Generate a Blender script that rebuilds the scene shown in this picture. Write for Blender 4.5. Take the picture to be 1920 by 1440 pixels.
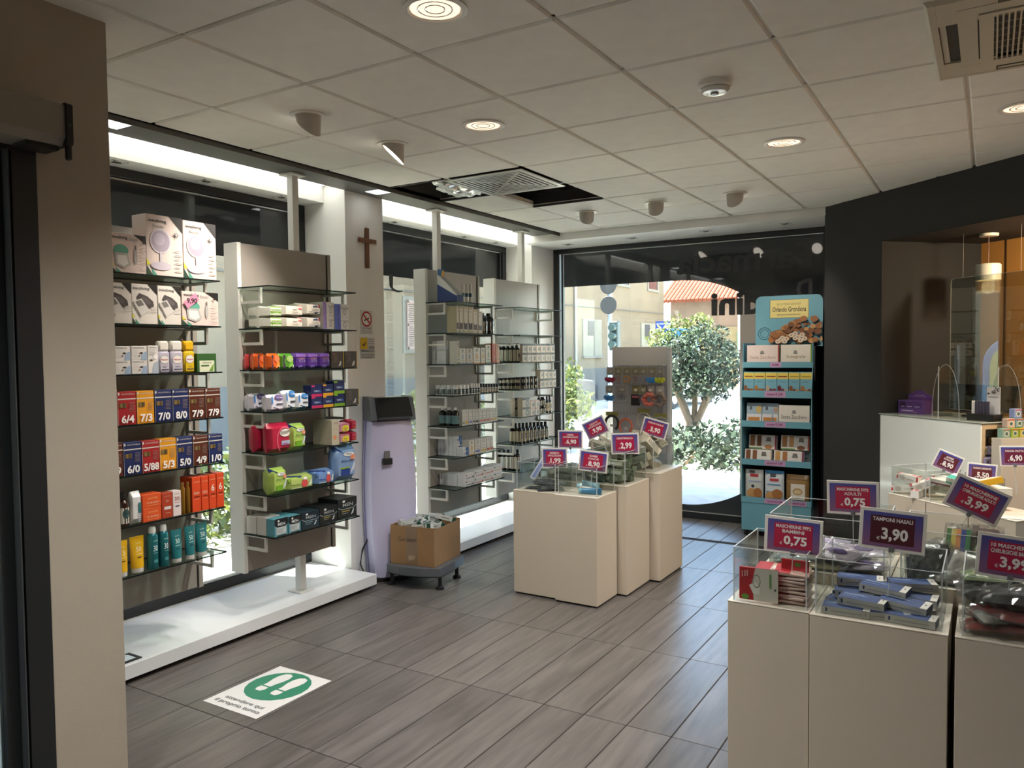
import bpy, bmesh, math, random
from mathutils import Matrix, Vector
from math import sin, cos, pi, radians as RAD
random.seed(7)
for _o in list(bpy.data.objects): bpy.data.objects.remove(_o)
SC = bpy.context.scene
COL = SC.collection
# ------------------------------------------------------------------ camera, sky, sun, exposure
cam = bpy.data.cameras.new('camera'); camo = bpy.data.objects.new('camera', cam); COL.objects.link(camo)
cam.sensor_fit = 'HORIZONTAL'; cam.sensor_width = 36.0; cam.lens = 1468.35/1920*36; cam.clip_start = .05; cam.clip_end = 400
def _basis(yaw, pitch, roll):
    cy, sy, cp, sp = cos(yaw), sin(yaw), cos(pitch), sin(pitch)
    f = Vector((sy*cp, cy*cp, sp)); r = Vector((cy, -sy, 0)); u = r.cross(f)
    c, s = cos(roll), sin(roll)
    return c*r+s*u, -s*r+c*u, f
_r, _u, _f = _basis(-.547663, -.0398203, -.0103093)
camo.matrix_world = Matrix(((_r.x, _u.x, -_f.x, 0), (_r.y, _u.y, -_f.y, 0), (_r.z, _u.z, -_f.z, 1.63), (0, 0, 0, 1)))
SC.camera = camo
SC.view_settings.view_transform = 'Standard'; SC.view_settings.look = 'None'
SC.view_settings.gamma = 1; SC.view_settings.use_curve_mapping = False
SC.view_settings.exposure = 2.95
SC.cycles.use_denoising = True
SC.cycles.max_bounces = 8; SC.cycles.diffuse_bounces = 6; SC.cycles.glossy_bounces = 3; SC.cycles.transmission_bounces = 4
SC.cycles.transparent_max_bounces = 28; SC.cycles.sample_clamp_indirect = 12.0
SC.cycles.caustics_reflective = False; SC.cycles.caustics_refractive = False
W = bpy.data.worlds.new('world'); SC.world = W; W.use_nodes = True
_nt = W.node_tree; _sky = _nt.nodes.new('ShaderNodeTexSky'); _sky.sky_type = 'NISHITA'; _sky.sun_disc = False
SUN_DIR = Vector((.46, .16, -1.0)).normalized()       # the way the light travels
_sky.sun_elevation = math.asin(-SUN_DIR.z); _sky.sun_rotation = math.atan2(-SUN_DIR.x, -SUN_DIR.y)
_sky.air_density = 1.0; _sky.dust_density = 1.5; _sky.ozone_density = 1.0
_nt.links.new(_sky.outputs[0], _nt.nodes['Background'].inputs[0]); _nt.nodes['Background'].inputs[1].default_value = 0.30
_sl = bpy.data.lights.new('sun', 'SUN'); _sl.energy = 7.0; _sl.angle = RAD(.6); _sl.color = (1, .95, .86)
_so = bpy.data.objects.new('sun', _sl); COL.objects.link(_so); _so.rotation_euler = SUN_DIR.to_track_quat('-Z', 'Y').to_euler(); _so.location = (-6, -6, 12)
LAMP = 36.0      # watts of one recessed ceiling lamp
SPOT = 8.0      # watts of one adjustable spot
# ------------------------------------------------------------------ helpers
def hexc(h):
    h = h.lstrip('#'); c = [int(h[i:i+2], 16)/255 for i in (0, 2, 4)]
    return tuple(x/12.92 if x <= .04045 else ((x+.055)/1.055)**2.4 for x in c)
_mats = {}
def mat(h, rough=.5, metal=0.0, noise=0.0, ns=6.0, bump=0.0, bs=60.0, emit=0.0, stretch=None, coat=0.0, spec=.5, rnd=0.0):
    key = (h, rough, metal, noise, ns, bump, bs, emit, stretch, coat, spec, rnd)
    if key in _mats: return _mats[key]
    m = bpy.data.materials.new('paint_'+h.strip('#')); m.use_nodes = True
    nt = m.node_tree; b = nt.nodes['Principled BSDF']; c = hexc(h)
    b.inputs['Base Color'].default_value = (*c, 1); b.inputs['Roughness'].default_value = rough
    b.inputs['Metallic'].default_value = metal; b.inputs['Specular IOR Level'].default_value = spec
    if coat: b.inputs['Coat Weight'].default_value = coat; b.inputs['Coat Roughness'].default_value = .08
    if emit: b.inputs['Emission Color'].default_value = (*c, 1); b.inputs['Emission Strength'].default_value = emit
    if noise or bump:
        tc = nt.nodes.new('ShaderNodeTexCoord'); src = tc.outputs['Object']
        if stretch:
            mp = nt.nodes.new('ShaderNodeMapping'); mp.inputs['Scale'].default_value = stretch
            nt.links.new(src, mp.inputs[0]); src = mp.outputs[0]
        if rnd:
            oi = nt.nodes.new('ShaderNodeObjectInfo'); va = nt.nodes.new('ShaderNodeVectorMath'); va.operation = 'ADD'
            cb = nt.nodes.new('ShaderNodeCombineXYZ'); mu = nt.nodes.new('ShaderNodeMath'); mu.operation = 'MULTIPLY'; mu.inputs[1].default_value = 37.0
            nt.links.new(oi.outputs['Random'], mu.inputs[0])
            for i in range(3): nt.links.new(mu.outputs[0], cb.inputs[i])
            nt.links.new(src, va.inputs[0]); nt.links.new(cb.outputs[0], va.inputs[1]); src = va.outputs[0]
        if noise:
            n = nt.nodes.new('ShaderNodeTexNoise'); n.inputs['Scale'].default_value = ns; n.inputs['Detail'].default_value = 4
            nt.links.new(src, n.inputs['Vector'])
            r = nt.nodes.new('ShaderNodeValToRGB'); r.color_ramp.elements[0].position = .3; r.color_ramp.elements[1].position = .7
            r.color_ramp.elements[0].color = (*[x*(1-noise) for x in c], 1); r.color_ramp.elements[1].color = (*[min(1, x*(1+noise)) for x in c], 1)
            nt.links.new(n.outputs['Fac'], r.inputs[0]); last = r.outputs[0]
            if rnd:
                hs = nt.nodes.new('ShaderNodeHueSaturation'); mr = nt.nodes.new('ShaderNodeMapRange')
                mr.inputs['To Min'].default_value = 1-rnd; mr.inputs['To Max'].default_value = 1+rnd
                nt.links.new(oi.outputs['Random'], mr.inputs[0]); nt.links.new(mr.outputs[0], hs.inputs['Value']); nt.links.new(last, hs.inputs['Color']); last = hs.outputs[0]
            nt.links.new(last, b.inputs['Base Color'])
        if bump:
            n2 = nt.nodes.new('ShaderNodeTexNoise'); n2.inputs['Scale'].default_value = bs; n2.inputs['Detail'].default_value = 3
            nt.links.new(src, n2.inputs['Vector'])
            bp = nt.nodes.new('ShaderNodeBump'); bp.inputs['Strength'].default_value = bump; bp.inputs['Distance'].default_value = .004
            nt.links.new(n2.outputs['Fac'], bp.inputs['Height']); nt.links.new(bp.outputs[0], b.inputs['Normal'])
    _mats[key] = m; return m
def clear(name, tint='#ffffff', refl=.06, rough=.0, haze=0.0, hz='#ffffff', top=.55):
    if name in _mats: return _mats[name]
    m = bpy.data.materials.new(name); m.use_nodes = True; nt = m.node_tree
    for n in list(nt.nodes): nt.nodes.remove(n)
    out = nt.nodes.new('ShaderNodeOutputMaterial'); t = nt.nodes.new('ShaderNodeBsdfTransparent'); t.inputs[0].default_value = (*hexc(tint), 1)
    g = nt.nodes.new('ShaderNodeBsdfGlossy'); g.inputs['Roughness'].default_value = rough
    fr = nt.nodes.new('ShaderNodeLayerWeight'); fr.inputs['Blend'].default_value = .25
    mr = nt.nodes.new('ShaderNodeMapRange'); mr.inputs['To Min'].default_value = refl; mr.inputs['To Max'].default_value = top
    nt.links.new(fr.outputs['Fresnel'], mr.inputs[0]); mx = nt.nodes.new('ShaderNodeMixShader')
    nt.links.new(mr.outputs[0], mx.inputs[0]); nt.links.new(t.outputs[0], mx.inputs[1]); nt.links.new(g.outputs[0], mx.inputs[2])
    last = mx.outputs[0]
    if haze:
        d = nt.nodes.new('ShaderNodeBsdfDiffuse'); d.inputs[0].default_value = (*hexc(hz), 1); m2 = nt.nodes.new('ShaderNodeMixShader')
        m2.inputs[0].default_value = haze; nt.links.new(last, m2.inputs[1]); nt.links.new(d.outputs[0], m2.inputs[2]); last = m2.outputs[0]
    nt.links.new(last, out.inputs[0]); _mats[name] = m; return m
GLASS = clear('window_glass', '#f4faf8', .035)
SHELF = clear('shelf_glass', '#dde9e3', .025, top=.3)
ACRYL = clear('acrylic', '#f6f8f7', .015, top=.22)
ACEDGE = clear('acrylic_edge', '#e8eeee', .08, .1, haze=.32, hz='#ffffff')
FILM = clear('plastic_bag', '#f2f3f2', .06, .10, haze=.05)
class MB:
    def __init__(s): s.v = []; s.f = []; s.mi = []; s.ms = []
    def slot(s, m):
        if m not in s.ms: s.ms.append(m)
        return s.ms.index(m)
    def add(s, vs, fs, m):
        o = len(s.v); k = s.slot(m); s.v += [tuple(v) for v in vs]
        for f in fs: s.f.append(tuple(o+i for i in f)); s.mi.append(k)
    def convex(s, vs, fs, m):
        c = Vector((0, 0, 0))
        for v in vs: c += Vector(v)
        c /= len(vs); out = []
        for f in fs:
            p = [Vector(vs[i]) for i in f]; n = (p[1]-p[0]).cross(p[2]-p[0])
            mid = sum(p, Vector())/len(p)
            out.append(tuple(f) if n.dot(mid-c) > 0 else tuple(reversed(f)))
        s.add(vs, out, m)
    def box(s, x0, y0, z0, x1, y1, z1, m, b=0.0):
        if b <= 0:
            vs = [(x, y, z) for x in (x0, x1) for y in (y0, y1) for z in (z0, z1)]
            fs = [(0, 1, 3, 2), (4, 6, 7, 5), (0, 4, 5, 1), (2, 3, 7, 6), (0, 2, 6, 4), (1, 5, 7, 3)]
            s.convex(vs, fs, m); return
        lo, hi = (x0, y0, z0), (x1, y1, z1); vs = []; idx = {}
        for cx in (0, 1):
            for cy in (0, 1):
                for cz in (0, 1):
                    cc = (cx, cy, cz)
                    for a in range(3):
                        p = [0, 0, 0]
                        for k in range(3):
                            ins = 0 if k == a else b
                            p[k] = hi[k]-ins if cc[k] else lo[k]+ins
                        idx[(cc, a)] = len(vs); vs.append(tuple(p))
        fs = []
        for a in range(3):
            o = [k for k in range(3) if k != a]
            for sg in (0, 1):
                q = []
                for (i, j) in ((0, 0), (1, 0), (1, 1), (0, 1)):
                    cc = [0, 0, 0]; cc[a] = sg; cc[o[0]] = i; cc[o[1]] = j; q.append(idx[(tuple(cc), a)])
                fs.append(q)
            for (i, j) in ((0, 0), (1, 0), (1, 1), (0, 1)):
                c0 = [0, 0, 0]; c1 = [0, 0, 0]; c0[o[0]] = c1[o[0]] = i; c0[o[1]] = c1[o[1]] = j; c1[a] = 1
                fs.append([idx[(tuple(c0), o[0])], idx[(tuple(c1), o[0])], idx[(tuple(c1), o[1])], idx[(tuple(c0), o[1])]])
        for cx in (0, 1):
            for cy in (0, 1):
                for cz in (0, 1): fs.append([idx[((cx, cy, cz), a)] for a in range(3)])
        s.convex(vs, fs, m)
    def prism(s, pts, d0, d1, m, ax='z'):
        # polygon pts (2-D) extruded along ax from d0 to d1
        def P3(p, d): return {'z': (p[0], p[1], d), 'y': (p[0], d, p[1]), 'x': (d, p[0], p[1])}[ax]
        n = len(pts); vs = [P3(p, d0) for p in pts]+[P3(p, d1) for p in pts]
        ar = sum(pts[i][0]*pts[(i+1) % n][1]-pts[(i+1) % n][0]*pts[i][1] for i in range(n))
        fl = (ar > 0) != (ax == 'y'); fl = fl == (d1 > d0)
        fs = [tuple(reversed(range(n))), tuple(range(n, 2*n))]+[(i, (i+1) % n, n+(i+1) % n, n+i) for i in range(n)]
        if not fl: fs = [tuple(reversed(f)) for f in fs]
        s.add(vs, fs, m)
    def lathe(s, prof, m, n=16, c=(0, 0, 0), sx=1.0, sy=1.0, ax='z', cap=True):
        vs = []; rings = []
        for r, z in prof:
            if r < 1e-6: rings.append([len(vs)]); vs.append((0, 0, z)); continue
            rings.append(list(range(len(vs), len(vs)+n)))
            for i in range(n): vs.append((r*sx*cos(2*pi*i/n), r*sy*sin(2*pi*i/n), z))
        fs = []
        for a, b in zip(rings, rings[1:]):
            for i in range(n):
                j = (i+1) % n
                if len(a) == 1 and len(b) == 1: continue
                if len(a) == 1: fs.append((a[0], b[j], b[i]))
                elif len(b) == 1: fs.append((a[i], a[j], b[0]))
                else: fs.append((a[i], a[j], b[j], b[i]))
        if cap and len(rings[0]) > 1: fs.append(tuple(reversed(rings[0])))
        if cap and len(rings[-1]) > 1: fs.append(tuple(rings[-1]))
        if ax == 'x': vs = [(z, x, y) for x, y, z in vs]
        if ax == 'y': vs = [(y, z, x) for x, y, z in vs]
        s.add([(x+c[0], y+c[1], z+c[2]) for x, y, z in vs], fs, m)
    def tube(s, path, r, m, n=6, closed=False):
        P = [Vector(p) for p in path]; vs = []; N = len(P); up = Vector((.13, .21, .97))
        for i, p in enumerate(P):
            a = P[i-1] if (i or closed) else P[i]; b = P[(i+1) % N] if (i < N-1 or closed) else P[i]
            t = (b-a).normalized(); u = up.cross(t)
            if u.length < .05: u = Vector((1, 0, 0)).cross(t)
            u.normalize(); w = t.cross(u)
            for k in range(n): vs.append(p+(u*cos(2*pi*k/n)+w*sin(2*pi*k/n))*r)
        fs = []
        for i in range(N if closed else N-1):
            for k in range(n):
                a, b = i*n, ((i+1) % N)*n; fs.append((a+k, a+(k+1) % n, b+(k+1) % n, b+k))
        if not closed: fs += [tuple(reversed(range(n))), tuple(range((N-1)*n, N*n))]
        s.add(vs, fs, m)
    def xf(s, M, i0=0):
        for i in range(i0, len(s.v)): s.v[i] = tuple(M @ Vector(s.v[i]))
    def mesh(s, name, smooth=False):
        me = bpy.data.meshes.new(name); me.from_pydata(s.v, [], s.f)
        for m in s.ms: me.materials.append(m)
        me.polygons.foreach_set('material_index', s.mi)
        if smooth: me.polygons.foreach_set('use_smooth', [True]*len(s.f))
        me.update()
        if smooth:
            try: me.set_sharp_from_angle(angle=RAD(38))
            except Exception: pass
        return me
    def build(s, name, parent=None, smooth=False, **kw): return obj(name, s.mesh(name, smooth), parent, **kw)
def obj(name, me, parent=None, loc=None, rz=0.0, label=None, cat=None, group=None, kind=None, M=None):
    o = bpy.data.objects.new(name, me); COL.objects.link(o)
    if parent is not None: o.parent = parent
    if M is not None: o.matrix_local = M
    else:
        if loc is not None: o.location = loc
        if rz: o.rotation_euler = (0, 0, rz)
    return tag(o, label, cat, group, kind)
def tag(o, label=None, cat=None, group=None, kind=None):
    if label: o['label'] = label
    if cat: o['category'] = cat
    if group: o['group'] = group
    if kind: o['kind'] = kind
    return o
def thing(name, label, cat, loc=(0, 0, 0), rz=0.0, group=None, M=None): return obj(name, None, None, loc, rz, label, cat, group, None, M)
def struct(name, mb, parent=None, **kw): return mb.build(name, parent, kind='structure' if parent is None else None, **kw)
def dup(root, label=None, loc=None, rz=None, group=None, M=None):
    r = root.copy(); COL.objects.link(r)
    if M is not None: r.matrix_local = M
    if loc is not None: r.location = loc
    if rz is not None: r.rotation_euler = (0, 0, rz)
    tag(r, label, None, group)
    for ch in list(root.children):
        c = ch.copy(); COL.objects.link(c); c.parent = r
        for g in list(ch.children):
            d = g.copy(); COL.objects.link(d); d.parent = c
    return r
def light(name, kind, loc, energy, color=(1, .86, .68), size=.1, direction=None, angle=None, blend=.5, parent=None):
    l = bpy.data.lights.new(name, kind); l.energy = energy; l.color = color
    if kind == 'AREA': l.shape = 'DISK'; l.size = size
    elif kind == 'SPOT': l.shadow_soft_size = size; l.spot_size = angle; l.spot_blend = blend
    else: l.shadow_soft_size = size
    o = bpy.data.objects.new(name, l); COL.objects.link(o); o.location = loc
    if direction is not None: o.rotation_euler = Vector(direction).to_track_quat('-Z', 'Y').to_euler()
    return o
# lettering: outlines of the built-in typeface, fitted into rectangles
_txt = {}
def glyphs(s, bold=0.0):
    k = (s, bold)
    if k in _txt: return _txt[k]
    cu = bpy.data.curves.new('lettering', 'FONT'); cu.body = s; cu.resolution_u = 2; cu.offset = bold; cu.size = 1
    ob = bpy.data.objects.new('lettering', cu); me = bpy.data.meshes.new_from_object(ob)
    vs = [(v.co.x, v.co.y) for v in me.vertices]; fs = [tuple(p.vertices) for p in me.polygons]
    bpy.data.objects.remove(ob); bpy.data.curves.remove(cu); bpy.data.meshes.remove(me)
    x0 = min(v[0] for v in vs); x1 = max(v[0] for v in vs); y0 = min(v[1] for v in vs); y1 = max(v[1] for v in vs)
    vs = [((x-x0)/(x1-x0), (y-y0)/max(1e-6, y1-y0)) for x, y in vs]
    _txt[k] = (vs, fs); return _txt[k]
def flat(Wd, H, y=0.0): return lambda u, v, l: ((u-.5)*Wd, y-.0007-.0004*l, v*H)
def cyl(R, span, z0, z1, sy=1.0): return lambda u, v, l: ((R+.0007+.0004*l)*sin((u-.5)*span), -(R*sy+.0007+.0004*l)*cos((u-.5)*span), z0+v*(z1-z0))
def draw(mb, prims, warp, curved=False):
    for l, p in enumerate(prims):
        k = p[0]
        if k == 'r':
            _, x0, y0, x1, y1, c = p[:6]; n = 8 if curved else 1; vs = []; fs = []
            for i in range(n+1):
                u = x0+(x1-x0)*i/n; vs += [warp(u, y0, l), warp(u, y1, l)]
            for i in range(n): fs.append((2*i, 2*i+2, 2*i+3, 2*i+1))
            mb.add(vs, fs, pm(c))
        elif k == 'e':
            _, cx, cy, rx, ry, c = p[:6]; n = 20
            vs = [warp(cx, cy, l)]+[warp(cx+rx*cos(2*pi*i/n), cy+ry*sin(2*pi*i/n), l) for i in range(n)]
            mb.add(vs, [(0, 1+i, 1+(i+1) % n) for i in range(n)], pm(c))
        elif k == 'o':      # ring
            _, cx, cy, rx, ry, t, c = p[:7]; n = 24; vs = []
            for i in range(n):
                a = 2*pi*i/n; vs += [warp(cx+rx*cos(a), cy+ry*sin(a), l), warp(cx+rx*(1-t)*cos(a), cy+ry*(1-t)*sin(a), l)]
            mb.add(vs, [(2*i, 2*((i+1) % n), 2*((i+1) % n)+1, 2*i+1) for i in range(n)], pm(c))
        elif k == 'p':
            vs = [warp(x, y, l) for x, y in p[1]]; ar = sum(p[1][i-1][0]*p[1][i][1]-p[1][i][0]*p[1][i-1][1] for i in range(len(p[1])))
            f = tuple(range(len(vs))); mb.add(vs, [f if ar > 0 else tuple(reversed(f))], pm(p[2]))
        elif k == 't':
            _, s, x0, y0, x1, y1, c = p[:7]; bold = p[7] if len(p) > 7 else .012
            gv, gf = glyphs(s, bold)
            mb.add([warp(x0+(x1-x0)*a, y0+(y1-y0)*b, l) for a, b in gv], gf, pm(c))
def pm(c): return mat(c, .45) if isinstance(c, str) else c
def frame_mat(loc, rz): return Matrix.Translation(loc) @ Matrix.Rotation(rz, 4, 'Z')
LEFT = pi/2       # rotation of things that face the room from the window wall (+x)
# ------------------------------------------------------------------ the setting
CEIL = 2.784
wallm = mat('#e4e2dd', .75, noise=.03, ns=3, bump=.08, bs=180)
whitem = mat('#e6e5e1', .6, noise=.02, ns=4)
creamm = mat('#a89f8f', .8, noise=.03, ns=3, bump=.1, bs=160)
darkm = mat('#262523', .75, noise=.05, ns=4)
blackm = mat('#141414', .5)
framem = mat('#1d2022', .38)
mustm = mat('#a8763a', .6, noise=.03, ns=3)
# floor: wood-look porcelain tiles, each one a piece
fl = MB(); fl.box(-4.5, -2.6, -.08, 2.4, 7.5, -.002, mat('#1d1916', .9)); floor = struct('floor', fl)
tilem = mat('#5d5854', .33, noise=.26, ns=3.2, stretch=(9, .9, 1), bump=.05, bs=30, rnd=.13, spec=.36)
tb = MB(); tb.box(-.1002, -.4232, -.012, .1002, .4232, 0, tilem, .0012); tme = tb.mesh('tile')
for i in range(-4, 21):
    for j in range(-4, 6):
        x = -3.39+.2055*(i+.5); y = 2.267+.851*(j+.5)
        if x < -4.15: continue
        if j == 5: continue
        obj('tile', tme, floor, (x, y, 0))
tl = MB(); tl.box(-.1002, -.35, -.012, .1002, .4232, 0, tilem, .0012); tme2 = tl.mesh('tile')
for i in range(-4, 21):
    x = -3.39+.2055*(i+.5)
    if x > -4.15: obj('tile', tme2, floor, (x, 2.267+.851*5.5, 0))
# ceiling: dark plenum above, T-grid and mineral tiles
GX, GY, TS = -3.0973, 1.8353, .6
cb = MB(); cb.box(-4.6, -2.7, 3.25, 2.5, 7.6, 3.33, mat('#22211f', .9)); ceil = struct('ceiling', cb)
ctm = mat('#e8e5dd', .9, noise=.03, ns=9, bump=.35, bs=320)
gridm = mat('#dcd8ce', .5)
def ctile(w, d):
    m = MB(); m.box(-w/2, -d/2, .0, w/2, d/2, .024, ctm, .007); return m.mesh('tile')
full = ctile(.586, .586)
P0 = Vector((-1.152, 6.784, 0)); D1 = Vector((.7480, -.6637, 0)); N1 = Vector((-.6637, -.7480, 0))   # the angled dark wall
def front_of_dark(x, y): return (Vector((x, y, 0))-P0).dot(N1)
for i in range(-1, 9):
    for j in range(-6, 9):
        x0 = GX+TS*i; x1 = x0+TS; y0 = GY+TS*j; y1 = y0+TS
        if i == -1: x0 = -3.566
        if j == 8: y1 = 6.78
        if x0 > 2.1 or (i, j) in ((-1, 4), (0, 4), (0, 5)): continue
        if x0 < -2.62 and y1 < 1.7 and x1 < -2.6: continue
        if max(front_of_dark(x, y) for x in (x0, x1) for y in (y0, y1)) < 0: continue
        if i in (5, 6) and j in (2, 3) and 0: continue
        w, d = x1-x0-.014, y1-y0-.014
        obj('tile', full if abs(w-.586) < .01 and abs(d-.586) < .01 else ctile(w, d), ceil, ((x0+x1)/2, (y0+y1)/2, CEIL-.002))
def tbar(name, x0, y0, x1, y1):
    m = MB(); m.box(x0, y0, CEIL+.010, x1, y1, CEIL+.016, gridm); m.box((x0+x1)/2-(.001 if x1-x0 < .1 else (x1-x0)/2), (y0+y1)/2-(.001 if y1-y0 < .1 else (y1-y0)/2), CEIL+.012, (x0+x1)/2+(.001 if x1-x0 < .1 else (x1-x0)/2), (y0+y1)/2+(.001 if y1-y0 < .1 else (y1-y0)/2), CEIL+.045, gridm)
    m.build(name, ceil)
for i in range(0, 9): tbar('main_runner', GX+TS*i-.010, -1.8, GX+TS*i+.010, 6.78)
for j in range(-6, 9): tbar('cross_runner', -3.566, GY+TS*j-.008, 2.2, GY+TS*j+.008)
# walls
w = MB()
w.box(-2.98, 1.376, 0, -2.62, 1.625, 3.25, creamm); w.box(-2.98, -2.6, 2.36, -2.62, 1.376, 3.25, creamm); w.box(-4.45, 1.48, 0, -2.98, 1.625, 3.25, whitem)
struct('wall_entrance', w)
w = MB(); w.box(-2.616, 1.3761, 0, -2.6155, 1.377, .001, creamm)
w = MB(); w.box(-4.45, 4.13, 0, -3.88, 4.53, 3.25, wallm); struct('wall_pillar', w)
w = MB(); w.box(-4.45, 6.915, 0, -3.97, 7.50, 3.25, whitem); struct('wall_corner', w)
w = MB()
w.box(-4.45, 1.648, 2.715, -4.08, 4.13, 3.25, whitem); w.box(-4.45, 4.53, 2.715, -4.08, 6.915, 3.25, whitem)
w.box(-4.45, 1.648, -.1, -4.27, 4.13, .10, whitem); w.box(-4.45, 4.53, -.1, -4.27, 6.915, .10, whitem)
struct('wall_left', w)
w = MB(); w.box(-3.97, 6.78, 2.715, -1.0, 7.5, 3.25, whitem); w.box(-1.26, 7.36, 0, 2.4, 7.5, 3.25, blackm); w.box(-3.97, 7.375, -.1, -1.26, 7.5, .0, darkm); struct('wall_front', w)
E1 = Vector((.7114, .7028, 0))
A = P0; B = P0+D1*.62; Cc = B+E1*.875; Dd = Cc-D1*.62
w = MB(); w.prism([(A.x, A.y), (B.x, B.y), (Cc.x, Cc.y), (Dd.x, min(7.36, Dd.y))], 0, 3.25, darkm)
slab_n = mat('#0d0c0b', .8)
rv = [B-E1*.0+D1*.001, Cc+D1*.001]; w.prism([(B.x+.001*D1.x, B.y+.001*D1.y), (Cc.x+.001*D1.x, Cc.y+.001*D1.y), (Cc.x+.004*D1.x, Cc.y+.004*D1.y), (B.x+.004*D1.x, B.y+.004*D1.y)], 0, 2.4225, slab_n)
F_ = B+D1*3.2; G_ = F_+E1*.875
w.prism([(B.x, B.y), (F_.x, F_.y), (G_.x, G_.y), (Cc.x, Cc.y)], 2.426, 3.25, darkm); w.prism([(B.x, B.y), (F_.x, F_.y), (G_.x, G_.y), (Cc.x, Cc.y)], 2.423, 2.426, slab_n); struct('wall_dark', w)
w = MB(); H_ = Cc+D1*.115; I_ = Cc+D1*3.4
def slab2(m, a, b, n, t, z0, z1, mt): m.prism([(a.x, a.y), (b.x, b.y), ((b+n*t).x, (b+n*t).y), ((a+n*t).x, (a+n*t).y)], z0, z1, mt)
slab2(w, Cc, Cc+D1*.206, E1, .08, 0, 2.43, mustm); slab2(w, Cc+D1*.21, I_, E1, .08, 0, 2.43, mustm); slab2(w, Cc+D1*.2, Cc+D1*.22, E1, .09, 0, 2.43, mat('#2c1a0c', .7)); struct('wall_mustard', w)
w = MB(); w.box(2.2, -2.7, 0, 2.35, 4.6, 3.25, wallm); struct('wall_right', w)
w = MB(); w.box(-2.98, -2.75, 0, 2.35, -2.6, 3.25, wallm); struct('wall_back', w)
# entrance door: dark frame, glazed leaf
d = MB(); d.box(-2.70, 1.30, 0, -2.617, 1.376, 2.36, framem); d.box(-2.69, 1.245, 0, -2.65, 1.30, 2.30, framem); d.box(-2.70, -.9, 2.28, -2.617, 1.30, 2.36, framem); d.box(-2.70, -.98, 0, -2.617, -.9, 2.36, framem)
d.box(-2.645, 1.285, 0, -2.61, 1.289, 2.28, mat('#3d3f40', .3)); dr = struct('door_1', d)
d = MB(); d.box(-2.675, -.9, .05, -2.669, 1.245, 2.28, GLASS); d.build('glass_pane', dr)
w = MB(); w.box(-2.98, -2.6, 0, -2.62, -.98, 2.36, creamm); struct('wall_behind', w)
# ceiling trim beside the windows: brushed dark board, light slot
t = MB(); t.box(-3.87, 1.66, CEIL-.004, -3.567, 6.77, CEIL+.02, mat('#5d5c58', .45, .3)); t.box(-3.572, 1.66, CEIL-.03, -3.567, 6.77, CEIL+.02, mat('#46443f', .5)); struct('trim_1', t)
SLOT = mat('#fbfbf4', .5, emit=.45)
t = MB()
for a, b in ((1.67, 2.95), (2.965, 4.10), (4.56, 5.70), (5.715, 6.90)): t.box(-4.078, a, CEIL+.045, -3.872, b, CEIL+.05, SLOT)
t.box(-4.08, 1.66, CEIL+.051, -3.86, 6.915, CEIL+.06, whitem); struct('trim_2', t)
# windows
def window(name, frames, panes):
    m = MB()
    for f in frames: m.box(*f, framem, .004)
    o = struct(name, m)
    for p in panes:
        g = MB(); g.box(*p, GLASS); g.build('glass_pane', o)
    return o
silverm = mat('#c9cccb', .25, .6)
wins = []
for nm, a, b in (('window_1', 1.648, 4.13), ('window_2', 4.53, 6.915)):
    o = window(nm, [(-4.34, a, .10, -4.27, b, .165), (-4.34, a, 2.66, -4.27, b, 2.715), (-4.34, b-.065, .165, -4.27, b, 2.66), (-4.34, a, .165, -4.27, a+.065, 2.66), (-4.33, b-.10, .165, -4.285, b-.072, 2.66)],
               [(-4.322, a+.06, .16, -4.316, b-.06, 2.665)])
    m = MB(); m.box(-4.31, a+.07, .166, -4.282, b-.07, .178, silverm); m.box(-4.31, a+.07, 2.648, -4.29, b-.07, 2.656, silverm); m.build('glazing_bead', o); wins.append(o)
o3 = window('window_3', [(-3.97, 7.375, 0, -1.2, 7.44, .062), (-3.97, 7.375, 2.665, -1.2, 7.44, 2.715), (-3.97, 7.375, .062, -3.90, 7.44, 2.665), (-3.885, 7.39, .062, -3.862, 7.43, 2.665)], [(-3.90, 7.412, .06, -1.2, 7.418, 2.67)])
m = MB(); m.box(-3.86, 7.372, .062, -1.2, 7.40, .068, silverm); m.box(-3.86, 7.385, 2.655, -1.2, 7.40, 2.662, silverm); m.build('glazing_bead', o3)
# dark adhesive film on the panes (flat, with a round opening in the front one)
filmm = mat('#33373a', .03, spec=.55)
for o, a, b, zb in ((wins[0], 1.70, 4.07, 2.285), (wins[1], 4.59, 6.855, 2.285)):
    m = MB(); m.box(-4.315, a, zb, -4.3135, b, 2.66, filmm); m.build('dark_film', o)
m = MB(); hc = (-2.55, 1.22); R = 1.095; xs = [-3.86+i*(-1.2+3.86)/72 for i in range(73)]
def top_(x): return 2.318 if x < hc[0] else (hc[1]+math.sqrt(max(0, R*R-(x-hc[0])**2)) if x < hc[0]+R else hc[1])
def bot_(x): return .07 if x < hc[0]-.25 else (hc[1]-math.sqrt(max(0, R*R-(x-hc[0])**2)) if x < hc[0]+R else hc[1])
for p, q in zip(xs, xs[1:]):
    m.add([(p, 7.410, top_(p)), (q, 7.410, top_(q)), (q, 7.410, 2.665), (p, 7.410, 2.665)], [(0, 1, 2, 3)], filmm)
    if bot_((p+q)/2) > .075: m.add([(p, 7.410, .06), (q, 7.410, .06), (q, 7.410, bot_(q)), (p, 7.410, bot_(p))], [(0, 1, 2, 3)], filmm)
m.build('dark_film', o3)
m = MB(); ink = mat('#1e2020', .35)
mir = lambda x0, x1, z0, z1: (lambda u, v, l: (x1-(x1-x0)*u, 7.4085-.0004*l, z0+(z1-z0)*v))
draw(m, [('t', 'Farmacia', 0, 0, 1, 1, ink, .02)], mir(-2.62, -1.37, 2.37, 2.60))
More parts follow.
